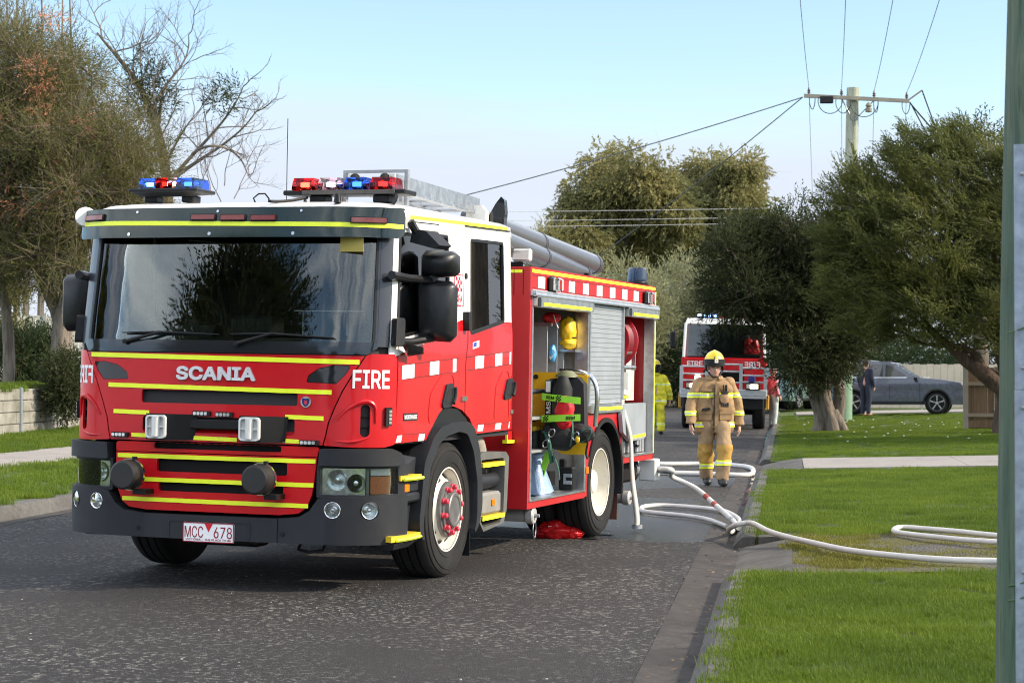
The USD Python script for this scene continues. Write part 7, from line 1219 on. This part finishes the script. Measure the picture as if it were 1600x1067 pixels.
for s in (-1, 1):
    for y in (1.0, 5.0): w = U('wheel', at(tyre(1.12, .30, y, .50, .50), 0, 0, 0, s), RUB, 50); U('wheel_rim', at(xf(lathe([(.29, .0), (.27, -.05), (.12, -.08), (.10, .02), (0, .02)], 30, 'x'), t=(1.12, y, .5)), 0, 0, 0, s), CREAM, parent=w)
    U('mudguard', xf(cat_([side_prism(sg.Point(1.0, .5).buffer(.62).difference(sg.Point(1.0, .5).buffer(.56)).difference(sg.box(0, 0, 3, .6)), .8, 1.16)]), s=(s, 1, 1)), BLK); U('step_yellow', box2((s * 1.20 - .05, .85, .55), (s * 1.20 + .05, 1.25, .95), .02), M('step_orange', (.55, .30, .04), .6))
U('axle_beam', box2((-1.0, .9, .40), (1.0, 1.1, .60)), DK); U('chassis', box2((-.5, .2, .5), (.5, 6.5, 1.0)), DK)

# ------------------------------------------------------------------ cars in the driveways
def car(name, label, loc, head, paint, prof, glassp, R=.35, WB=2.72, wide=1.86, spokes=5, trim=None, silver_rail=True):
    """Built with the front axle at the origin, nose towards -y; prof: side outline (y, z); head: heading in the ground plane."""
    c = thing(name, label, 'car', loc=loc, rotz=head); h = wide / 2; pr = sg.Polygon(prof); arch = [sg.Point(y, R).buffer(R * 1.17) for y in (0, WB)]
    body = bev(pr, .04).difference(shapely.union_all(arch)).difference(sg.box(-9, -9, 9, .24))
    p, t, e = plate(body, .10); n = len(p)
    def surf(y, z, s):      # the sides bulge and lean in above the waist
        zz = np.clip((z - .95) / .75, 0, 1); ends = np.clip((np.abs(y - (WB / 2 - .1)) - 1.55) / .85, 0, 1); x = h - .035 * np.clip((.55 - z) / .3, 0, 1) - .22 * zz ** 1.2 - .16 * ends ** 2 - .018 * np.exp(-((z - .72) / .05) ** 2)
        return np.stack([s * x, y, z], -1)
    V = np.vstack([surf(p[:, 0], p[:, 1], 1.0), surf(p[:, 0], p[:, 1], -1.0)]); add(c, 'body', tm((V, np.vstack([t[:, ::-1], t + n, np.stack([e[:, 0], e[:, 1], e[:, 1] + n], 1), np.stack([e[:, 0], e[:, 1] + n, e[:, 0] + n], 1)]))), paint, 40)
    def patch(poly, off, mat, nm, parent=None, res=.1):
        for s in (1, -1):
            f = lambda a, b, o: surf(a, b, s) + np.array([s, 0, 0]) * np.asarray(o)[:, None]; m = skin(poly, 0, off, res, f); add(parent or c, nm, m if s < 0 else tm((m.vertices, m.faces[:, ::-1])), mat, 40)
    for g in glassp: patch(bev(sg.Polygon(g), .03), .006, M('car_glass', (.025, .03, .032), .04, coat=.6, var=0), 'side_window')
    gb = np.array([q for g in glassp for q in g]); 
    if silver_rail: patch(sg.box(gb[:, 0].min() + .05, gb[:, 1].min() - .035, gb[:, 0].max() - .02, gb[:, 1].min() - .012), .009, CHROME, 'window_trim'); 
    patch(sg.box(-.1 + R * 1.25, .30, WB - R * 1.2, .40), .012, trim or PLAS, 'sill_cladding')
    for y in (0, WB): patch(sg.Point(y, R).buffer(R * 1.30).difference(sg.Point(y, R).buffer(R * 1.16)).difference(sg.box(-9, -9, 9, .28)).intersection(pr), .012, trim or PLAS, 'arch_cladding')
    for y in (.55, 1.52, 2.35): patch(sg.box(y - .006, .45, y + .006, .98), .003, LINE, 'door_gap')
    for y in (1.30, 2.15): patch(rrect(y, .86, y + .20, .895, .015), .022, paint, 'door_handle')
    for s in (-1, 1):
        add(c, 'wing_mirror', xf(hull([(h + .02, .62, 1.05), (h + .20, .60, 1.06), (h + .22, .62, 1.19), (h + .06, .64, 1.20), (h + .05, .72, 1.08), (h + .19, .72, 1.10), (h + .19, .72, 1.18)]), s=(s, 1, 1)), BLK, 40)
        if silver_rail: add(c, 'roof_rail', xf(tube([(h - .30, 1.15, prof_top(prof, 1.15) + .01), (h - .30, 1.3, prof_top(prof, 1.3) + .05), (h - .30, 2.6, prof_top(prof, 2.6) + .05), (h - .30, 2.75, prof_top(prof, 2.75) + .01)], .022, 6), s=(s, 1, 1)), CHROME)
        add(c, 'headlight', xf(hull([(h - .10, -.60, .82), (h - .04, -.48, .84), (h - .05, -.50, .90), (h - .14, -.66, .88), (h - .25, -.74, .85)]), s=(s, 1, 1)), REFL); add(c, 'tail_light', xf(hull([(h - .10, WB + .70, .95), (h - .04, WB + .60, .96), (h - .05, WB + .60, 1.06), (h - .16, WB + .72, 1.06)]), s=(s, 1, 1)), M('tail_red', (.45, .02, .02), .2, coat=.5))
        for y in (0, WB):
            w = add(c, 'wheel', xf(xf(lathe([(.26, 0), (R * .85, .01), (R * .96, -.01), (R, -.05), (R, -.18), (R * .9, -.22), (.24, -.2)], 36, 'x'), t=(h - .03, y, R)), s=(s, 1, 1)), RUB, 50)
            sp = [hull([(h - .035 + dx, y + rr * math.cos(a + da), R + rr * math.sin(a + da)) for dx in (0, -.02) for rr, da in ((.06, -.25), (.06, .25), (.235, -.10), (.235, .10))]) for a in np.arange(spokes) * 2 * PI / spokes + .3]
            add(c, 'alloy_rim', xf(cat_(sp + [xf(lathe([(.258, 0), (.252, .003), (.248, -.004)], 30, 'x'), t=(h - .03, y, R)), cyl((h - .06, y, R), (h - .02, y, R), .05, 12)]), s=(s, 1, 1)), M('alloy', (.50, .51, .52), .3, metal=.7, var=.08), parent=w); add(c, 'brake_disc', xf(cyl((h - .10, y, R), (h - .09, y, R), .24, 24), s=(s, 1, 1)), BLK, parent=w)
            add(c, 'wheel_well', xf(cyl((h - .55, y, R), (h - .20, y, R), R * 1.16, 24), s=(s, 1, 1)), BLK)
    fr = np.array(prof); add(c, 'number_plate', bx((0, fr[:, 0].min() - .005, .52), (.36, .01, .12)), WTAPE); return c
def prof_top(prof, y):
    l = sg.Polygon(prof).intersection(sg.LineString([(y, 0), (y, 3)])); return l.bounds[3]
suvp = [(-.86, .30), (-.90, .55), (-.88, .85), (-.72, 1.02), (-.10, 1.12), (.42, 1.16), (.66, 1.19), (1.36, 1.62), (1.60, 1.70), (2.3, 1.73), (2.9, 1.70), (3.25, 1.60), (3.42, 1.15), (3.50, .9), (3.48, .45), (3.38, .28)]
suvg = [[(.92, 1.20), (1.46, 1.56), (1.66, 1.61), (1.66, 1.20)], [(1.74, 1.20), (1.74, 1.62), (2.45, 1.615), (2.55, 1.21)], [(2.63, 1.21), (2.55, 1.61), (2.95, 1.56), (3.12, 1.25)]]
SUVP = M('paint_steel_blue', (.095, .105, .13), .28, metal=.4, coat=.8, var=.03); GRNP = M('paint_green_grey', (.16, .25, .24), .3, metal=.35, coat=.7, var=.03)
hd = math.atan2(2.07, -3.39)    # from front axle towards rear axle
car('parked_car', 'dark steel blue grey car parked side on in the driveway behind the gnarled trunk', (14.08, 65.7, .20), math.atan2(2.6, -2.1) * 0 - PI / 2 - .28 + PI, SUVP, suvp, suvg)
wagp = [(-.80, .30), (-.84, .6), (-.78, .85), (-.1, .98), (.5, 1.04), (1.15, 1.48), (1.5, 1.56), (3.0, 1.53), (3.4, 1.48), (3.62, 1.0), (3.64, .45), (3.5, .30)]
wagg = [[(.80, 1.06), (1.25, 1.42), (1.55, 1.46), (1.55, 1.06)], [(1.63, 1.06), (1.63, 1.46), (2.4, 1.45), (2.4, 1.06)], [(2.48, 1.06), (2.48, 1.44), (3.25, 1.40), (3.42, 1.08)]]
car('parked_car', 'pale green grey car partly hidden between the pink clad person and the gnarled tree', (11.35, 79.6, .16), PI - .42, GRNP, wagp, wagg, R=.33, spokes=7, silver_rail=False)
# ------------------------------------------------------------------ people
Mf = manifold3d.Manifold
def bones(bl, edge=.022, it=6, sq=None):
    """Hull every bone (point, radius, point, radius), join them into one surface, smooth."""
    parts = []
    for a, ra, b, rb in bl:
        s = [Mf.sphere(r, 20).translate(list(map(float, p))) for p, r in ((a, ra), (b, rb))]; parts.append(Mf.batch_hull(s))
    m = Mf.batch_boolean(parts, manifold3d.OpType.Add).refine_to_length(edge); m = tm(m); m = trimesh.Trimesh(m.vertices, m.faces, process=True)
    trimesh.smoothing.filter_taubin(m, lamb=.5, nu=.52, iterations=it); return tm((np.array(m.vertices), np.array(m.faces)))
def wrinkle(m, amp, sc, seed):
    t = trimesh.Trimesh(m.vertices, m.faces, process=False); n = np.array(t.vertex_normals); v = np.array(m.vertices); return tm((v + n * (amp * 2 * (meshkit.fbm(v * sc + seed, 4, seed) - .5))[:, None], m.faces))
def band(m, z0, z1, off=.005, f=None, n=(0, 0, 1.0)):
    """The part of a garment between two heights, set a little proud of it."""
    t = trimesh.Trimesh(m.vertices, m.faces, process=False); nr = np.array(t.vertex_normals); v = np.array(m.vertices) + nr * off; t = trimesh.Trimesh(v, m.faces, process=False); n = np.asarray(n, float)
    t = trimesh.intersections.slice_mesh_plane(t, n, n * z0); t = trimesh.intersections.slice_mesh_plane(t, -n, n * z1)
    if f is not None and len(t.faces): t = trimesh.Trimesh(t.vertices, np.array(t.faces)[f(t.triangles_center, t.face_normals)], process=False)
    return tm((np.array(t.vertices), np.array(t.faces)))
SKIN = M('skin', (.52, .30, .22), .5, var=.06, vscale=20.0); HAIRG = M('hair_grey', (.30, .28, .26), .8)
def flat(m, c, k): v = np.array(m.vertices); v[:, 1] = c + (v[:, 1] - c) * k; return tm((v, m.faces))
def hand(w, d, side, up):
    """five fingers and a thumb from the wrist w, along d; side: towards the thumb; returns bones."""
    d, side = unit(np.asarray(d, float)), unit(np.asarray(side, float)); nrm = np.cross(d, side); w = np.asarray(w, float); k = w + d * .085; o = [(w, .024, k + side * .022, .016), (w, .024, k - side * .026, .014), (w + d * .03, .022, k, .018)]
    for i, (s, L) in enumerate(((.030, .068), (.011, .076), (-.010, .070), (-.030, .054))):
        a = k + side * s; b = a + d * L * .5 + nrm * .010 * up; c = b + d * L * .42 + nrm * .026 * up; o += [(a, .0095, b, .009), (b, .009, c, .0075)]
    a = w + d * .025 + side * .026; b = a + d * .035 + side * .024 + nrm * .008 * up; c = b + d * .034 + side * .004 + nrm * .016 * up; o += [(a, .014, b, .011), (b, .011, c, .009)]; return o
def person(name, label, loc, head, J, height_k=1.0, group=None):
    return thing(name, label, 'person', loc=loc, rotz=head, group=group)
def head_bones(c, yaw=0.0):
    c = np.asarray(c, float); f = np.array([math.sin(yaw), -math.cos(yaw), 0]); s = np.array([math.cos(yaw), math.sin(yaw), 0]); u = np.array([0, 0, 1.0]); P = lambda a, b, d: c + s * a + f * b + u * d
    return [(P(0, -.020, .045), .085, P(0, .015, .035), .080), (P(0, .03, -.02), .066, P(0, .045, -.085), .036), (P(.03, .03, -.06), .035, P(-.03, .03, -.06), .035), (P(0, .092, .0), .010, P(0, .108, -.032), .014), (P(.076, 0, .01), .012, P(.080, -.012, -.025), .010), (P(-.076, 0, .01), .012, P(-.080, -.012, -.025), .010), (P(.05, .062, -.005), .02, P(-.05, .062, -.005), .02), (P(0, -.02, -.02), .058, P(0, -.03, -.16), .058)]
def face_parts(p, c, yaw=0.0, age=True):
    c = np.asarray(c, float); f = np.array([math.sin(yaw), -math.cos(yaw), 0]); s = np.array([math.cos(yaw), math.sin(yaw), 0]); P = lambda a, b, d: c + s * a + f * b + np.array([0, 0, d])
    for k in (-1, 1):
        add(p, 'eye', xf(trimesh.creation.icosphere(2, .010), t=P(k * .032, .080, .012)), M('eye_dark', (.06, .045, .04), .3)); add(p, 'eyebrow', tube([P(k * .015, .092, .032), P(k * .034, .090, .037), P(k * .052, .078, .032)], .005, 6), HAIRG)
    add(p, 'mouth', tube([P(-.024, .086, -.062), P(0, .092, -.064), P(.024, .086, -.062)], [.003, .006, .003], 6), M('lips', (.40, .17, .14), .5))
def firefighter(name, label, loc, head, coat_m, trouser_m, knee_m, hel_m, walk=True, full=True):
    p = person(name, label, loc, head, None); hz = 1.585
    if walk: ank = [np.array([-.075, .16, .10]), np.array([.065, -.22, .10])]; knee = [np.array([-.115, .02, .475]), np.array([.105, -.20, .50])]
    else: ank = [np.array([-.13, .02, .10]), np.array([.13, -.01, .10])]; knee = [np.array([-.13, -.01, .48]), np.array([.13, -.03, .48])]
    hip = [np.array([-.10, .0, .86]), np.array([.10, .0, .86])]
    sh = [np.array([-.205, .01, 1.375]), np.array([.205, .01, 1.375])]; el = [np.array([-.315, -.02, 1.10]), np.array([.325, .08, 1.10])]; wr = [np.array([-.345, -.14, .86]), np.array([.350, .03, .835])]
    bl = head_bones((0, -.03, hz)) + [((0, .0, 1.43), .06, (0, 0, 1.0), .12)]
    for i, k in ((0, -1), (1, 1)): bl += [((0, 0, 1.36), .06, sh[i], .05), (sh[i], .05, el[i], .042), (el[i], .042, wr[i], .028)] + hand(wr[i] + [0, 0, -.02], (.02 * k, -.10, -1), (-.15 * k, -1, 0), k)
    add(p, 'body', bones(bl, .014, 3), SKIN, 60)
    if full: face_parts(p, (0, -.03, hz))
    tor = bones([(sh[0] * [.9, 1, 1], .085, sh[1] * [.9, 1, 1], .085), ((-.12, 0, 1.30), .14, (.12, 0, 1.30), .14), ((-.12, 0, 1.30), .14, (-.13, 0, .98), .14), ((.12, 0, 1.30), .14, (.13, 0, .98), .14), ((-.13, 0, .98), .14, (-.14, 0, .80), .13), ((.13, 0, .98), .14, (.14, 0, .80), .13), ((-.14, 0, .80), .14, (.14, 0, .80), .14), ((0, .01, 1.42), .10, (0, 0, 1.25), .15), ((-.13, 0, 1.0), .15, (.13, 0, 1.0), .15)], .022, 8)
    tor = flat(tor, 0, .80); tor = trimesh.intersections.slice_mesh_plane(trimesh.Trimesh(tor.vertices, tor.faces, process=False), [0, 0, 1], [0, 0, .705]); tor = wrinkle(tm((np.array(tor.vertices), np.array(tor.faces))), .026, 7.5, 3)
    co = add(p, 'coat', tor, coat_m, 60)
    for i in (0, 1):
        sl = bones([(sh[i], .088, el[i], .083), (el[i], .083, wr[i], .070)], .02, 6); t_ = trimesh.intersections.slice_mesh_plane(trimesh.Trimesh(sl.vertices, sl.faces, process=False), [0, 0, 1], [0, 0, wr[i][2] - .018]); sl = wrinkle(tm((np.array(t_.vertices), np.array(t_.faces))), .022, 9.0, 5 + i); add(p, 'sleeve', sl, coat_m, 60)
        for z0, z1 in ((1.185, 1.255), (.945, 1.01)):
            add(p, 'reflective_band', band(sl, z0, z1, .005), YEL, 60); add(p, 'band_centre', band(sl, z0 + .024, z1 - .024, .0075), M('band_silver', (.55, .55, .54), .35, var=.05), 60)
    side_ok = None
    for z0, z1 in ((1.185, 1.255), (.785, .86)):
        add(p, 'reflective_band', band(tor, z0, z1, .005), YEL, 60); add(p, 'band_centre', band(tor, z0 + .024, z1 - .024, .0075), _mats['band_silver'], 60)
    add(p, 'collar', tube([(.10 * math.cos(a), .005 + .085 * math.sin(a), 1.452 + .02 * math.sin(a)) for a in np.linspace(-1.15, PI + 1.15, 20)], .028, 8, flat=1.0), coat_m, 60)
    if walk:
        yf = lambda x, z: -.8 * math.sqrt(max(.145 ** 2 - (max(abs(x) - .125, 0)) ** 2, .001)) - .012
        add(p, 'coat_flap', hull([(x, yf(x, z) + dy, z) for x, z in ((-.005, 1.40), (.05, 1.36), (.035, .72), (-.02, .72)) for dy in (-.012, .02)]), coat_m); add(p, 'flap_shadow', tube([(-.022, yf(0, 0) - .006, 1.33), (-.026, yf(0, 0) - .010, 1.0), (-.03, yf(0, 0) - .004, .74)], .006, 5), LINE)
        for x in (-.145, .135): add(p, 'pocket', hull([(x + a, yf(x + a, 0) + dy, z) for a in (-.085, .085) for z in (.885, 1.0 + .02 * (x > 0)) for dy in (-.018, .02)]), coat_m); add(p, 'pocket_flap', hull([(x + a, yf(x + a, 0) + dy, z) for a in (-.09, .09) for z in (.965, 1.015) for dy in (-.028, .0)]), coat_m)
        add(p, 'pocket_tool', hull([(-.20 + a, yf(-.15, 0) - .03 + dy, 1.005 + b) for a, b in ((0, 0), (.12, .02), (.11, .05), (.01, .035)) for dy in (-.015, .015)]), BLK); add(p, 'chest_flap', hull([(x, yf(x, 0) + dy, z) for x in (-.19, -.06) for z in (1.27, 1.30) for dy in (-.016, .02)]), coat_m)
        gl_ = add(p, 'hanging_glove', lumpy((.115, -.165, 1.17), (.125, .07, .16), 70, .1), M('glove_tan', (.40, .24, .12), .8, var=.2), 60); add(p, 'glove_fingers', cat_([tube([(.075 + .026 * i, -.17, 1.12), (.072 + .027 * i, -.175, 1.06)], [.018, .014], 8) for i in range(4)]), M('glove_black', (.03, .028, .026), .8), parent=gl_); add(p, 'glove_cuff', xf(lathe([(.045, 0), (.062, .03), (.060, .035), (.04, .02)], 16), t=(.115, -.17, 1.235), s=(1, .6, 1)), M('cuff_dark', (.05, .04, .04), .7), parent=gl_); add(p, 'glove_clip', cat_([cyl((.105, -.155, 1.26), (.10, -.15, 1.36), .01, 6), bx((.135, -.155, 1.31), (.03, .02, .10), .005)]), BLK, parent=gl_)
    leg = []
    for i in (0, 1):
        l = bones([(hip[i], .125, knee[i], .098), (knee[i], .098, ank[i] + [0, 0, .02], .092)] + ([((-.06, 0, .86), .12, (.06, 0, .86), .12)] if i == 0 else []), .02, 6); t_ = trimesh.intersections.slice_mesh_plane(trimesh.Trimesh(l.vertices, l.faces, process=False), [0, 0, 1], [0, 0, .085]); l = wrinkle(tm((np.array(t_.vertices), np.array(t_.faces))), .030, 7.5, 11 + i); leg.append(l); add(p, 'trouser_leg', l, trouser_m, 60)
        add(p, 'knee_patch', band(l, .30 + .02 * i, .56, .006, lambda c, n: n[:, 1] < .1), knee_m, 60); add(p, 'reflective_band', band(l, .225 + .055 * i, .295 + .055 * i, .008), YEL, 60); add(p, 'band_centre', band(l, .25 + .055 * i, .272 + .055 * i, .0105), _mats['band_silver'], 60)
        b = bones([(ank[i] + [0, .02, .06], .062, ank[i] + [0, .02, -.045], .052), (ank[i] + [0, .02, -.05], .048, ank[i] + [.01 * (1 if i else -1), -.14, -.058], .042), (ank[i] + [0, -.05, -.035], .05, ank[i] + [0, -.13, -.055], .045)], .016, 3); b.vertices = np.c_[b.vertices[:, :2], np.maximum(b.vertices[:, 2], .002)]; add(p, 'boot', b, M('boot_black', (.018, .017, .016), .45, var=.2), 60)
    if walk: add(p, 'side_stripe', hull([(.185 + dx, -.20 + .05 * k, z) for z, k in ((.30, 0), (.56, 1)) for dx in (0, .012)] + [(.17, -.23, .32), (.175, -.19, .55)]), YEL)
    # helmet
    c = np.array([0, -.025, hz + .082]); dome = trimesh.creation.icosphere(4, 1.0); v = np.array(dome.vertices); ridge = 1 + .06 * np.exp(-(v[:, 0] / .16) ** 2) * (v[:, 2] > 0); v = v * ridge[:, None] * [.136, .156, .156]; v[:, 2] = np.maximum(v[:, 2], -.035); he = add(p, 'helmet', tm((v + c, dome.faces)), hel_m, 60)
    add(p, 'helmet_rim', xf(lathe([(.98, -.02), (1.06, -.03), (1.06, -.05), (.96, -.045)], 36), s=(.138, .158, 1), t=c + [0, 0, .0]), BLK, parent=he); add(p, 'helmet_band', xf(lathe([(1.0, -.02), (1.03, -.02), (1.03, .035), (1.0, .04)], 36), s=(.136, .156, 1), t=c), BLK, parent=he)
    if full:
        add(p, 'helmet_crest', hull([c + [x, y, z] for x, y, z in ((-.036, -.152, -.01), (.036, -.152, -.01), (-.030, -.150, .06), (.030, -.150, .06), (0, -.128, .105), (-.03, -.13, -.01), (.03, -.13, -.01), (0, -.11, .10))]), GLOSSB, parent=he); add(p, 'crest_label', hull([c + [x, y, z] for x in (-.024, .024) for y in (-.162, -.15) for z in (-.012, .035)]), WTAPE, parent=he)
        add(p, 'visor', xf(tube([(.118 * math.sin(a), -.142 * math.cos(a), 0) for a in np.linspace(-1.1, 1.1, 16)], .014, 8), t=c + [0, 0, -.045]), M('visor_smoke', (.04, .035, .05), .1, coat=.6), parent=he)
        for k in (-1, 1): add(p, 'chin_strap', tube(spline([c + [k * .118, .0, -.04], c + [k * .098, -.02, -.12], c + [k * .05, -.065, -.19], c + [0, -.085, -.20]], 12), .008, 6), BLK, parent=he); add(p, 'ear_flap', lumpy(c + [k * .112, .01, -.075], (.04, .10, .11), 60 + k, .1), BLK, 60)
    else: add(p, 'neck_flap', lumpy(c + [0, .09, -.10], (.20, .06, .13), 66, .1), BLK, 60)
    return p
TAN = M('coat_tan', (.33, .205, .098), .85, var=.2, vscale=11.0, bump=.003, bscale=90.0, dirt=.3, dcol=(.24, .15, .07)); TAN2 = M('trouser_tan', (.32, .215, .115), .88, var=.2, vscale=9.0, bump=.003, bscale=80.0, dirt=.35, dcol=(.22, .15, .08)); GOLD = M('knee_gold', (.42, .24, .05), .8, var=.12)
HELY = M('helmet_yellow', (.80, .58, .015), .25, coat=.5, var=.05); YCOAT = M('coat_yellow', (.62, .56, .03), .8, var=.1, vscale=8.0, dirt=.2)
fz = lambda x, y: float(ground_z(np.array((np.array([x, y]) - K0) @ RN)))
firefighter('person', 'walking person in tan turnout coat and trousers with yellow helmet and hanging glove', (2.74, 27.0, fz(2.74, 27.0)), .08, TAN, TAN2, GOLD, HELY)
firefighter('person', 'person in yellow turnout gear seen from behind at the rear of the large fire engine', (3.50, 48.6, fz(3.50, 48.6)), PI - .15, YCOAT, YCOAT, YCOAT, HELY, walk=False, full=False)
def bystander(label, loc, head, top, legs_, shoe, hair, vest=None, lean=0.0):
    p = person('person', label, loc, head, None); hz = 1.60
    sh = [np.array([-.19, .0, 1.40]), np.array([.19, 0, 1.40])]; el = [np.array([-.25, .02, 1.13]), np.array([.25, .02, 1.13])]; wr = [np.array([-.25, -.08, .90]), np.array([.25, -.08, .90])]
    bl = head_bones((0, -.02, hz)) + [((0, 0, 1.45), .055, (0, 0, 1.0), .11)]
    for i, k in ((0, -1), (1, 1)): bl += [((0, 0, 1.38), .06, sh[i], .045), (sh[i], .045, el[i], .038), (el[i], .038, wr[i], .026)] + hand(wr[i], (0, -.3, -1), (-.1 * k, -1, 0), k)
    add(p, 'body', bones(bl, .016, 3), SKIN, 60); add(p, 'hair', flat(bones([((0, .01, hz + .05), .098, (0, .02, hz + .0), .09)], .02, 2), 0, 1.0), hair, 60)
    add(p, 'top', wrinkle(flat(bones([(sh[0], .065, sh[1], .065), ((-.09, 0, 1.28), .13, (.09, 0, 1.28), .13), ((-.09, 0, 1.28), .13, (-.09, 0, .92), .125), ((.09, 0, 1.28), .13, (.09, 0, .92), .125), (sh[0], .068, el[0], .058), (el[0], .058, wr[0], .045), (sh[1], .068, el[1], .058), (el[1], .058, wr[1], .045)], .024, 5), 0, .85), .01, 8.0, 4), top, 60)
    if vest: add(p, 'vest', flat(bones([((-.10, 0, 1.32), .135, (.10, 0, 1.32), .135), ((-.09, 0, 1.28), .138, (-.09, 0, 1.05), .133), ((.09, 0, 1.28), .138, (.09, 0, 1.05), .133)], .03, 4), 0, .87), vest, 60)
    for i, k in ((0, -1), (1, 1)):
        add(p, 'trouser_leg', wrinkle(bones([((.09 * k, 0, .90), .115, (.10 * k, -.02, .48), .085), ((.10 * k, -.02, .48), .085, (.10 * k, .02, .10), .068)], .025, 4), .008, 8.0, 6), legs_, 60); add(p, 'shoe', bones([((.10 * k, .03, .05), .045, (.11 * k, -.13, .038), .036)], .02, 2), shoe, 60)
    return p
PINKT = M('top_pink', (.78, .34, .36), .85, var=.08); PALET = M('trouser_pale', (.50, .56, .50), .85, var=.08); NAVY = M('cloth_navy', (.015, .02, .04), .85, var=.1); SHOE = M('shoe_tan', (.35, .2, .12), .7)
bystander('person in a pink top and pale trousers standing beside the second fire engine', (7.50, 57.2, fz(7.50, 57.2)), 1.9, PINKT, PALET, SHOE, HAIRG)
bystander('distant person in navy with a bright vest beyond the person in yellow', (8.95, 114.0, 0.0), .4, NAVY, NAVY, BLK, HAIRG, HIV)
bystander('person in dark navy clothes standing by the grey car behind the tree trunk', (11.05, 62.2, .2), 2.4, NAVY, NAVY, SHOE, M('hair_brown', (.05, .03, .02), .7))
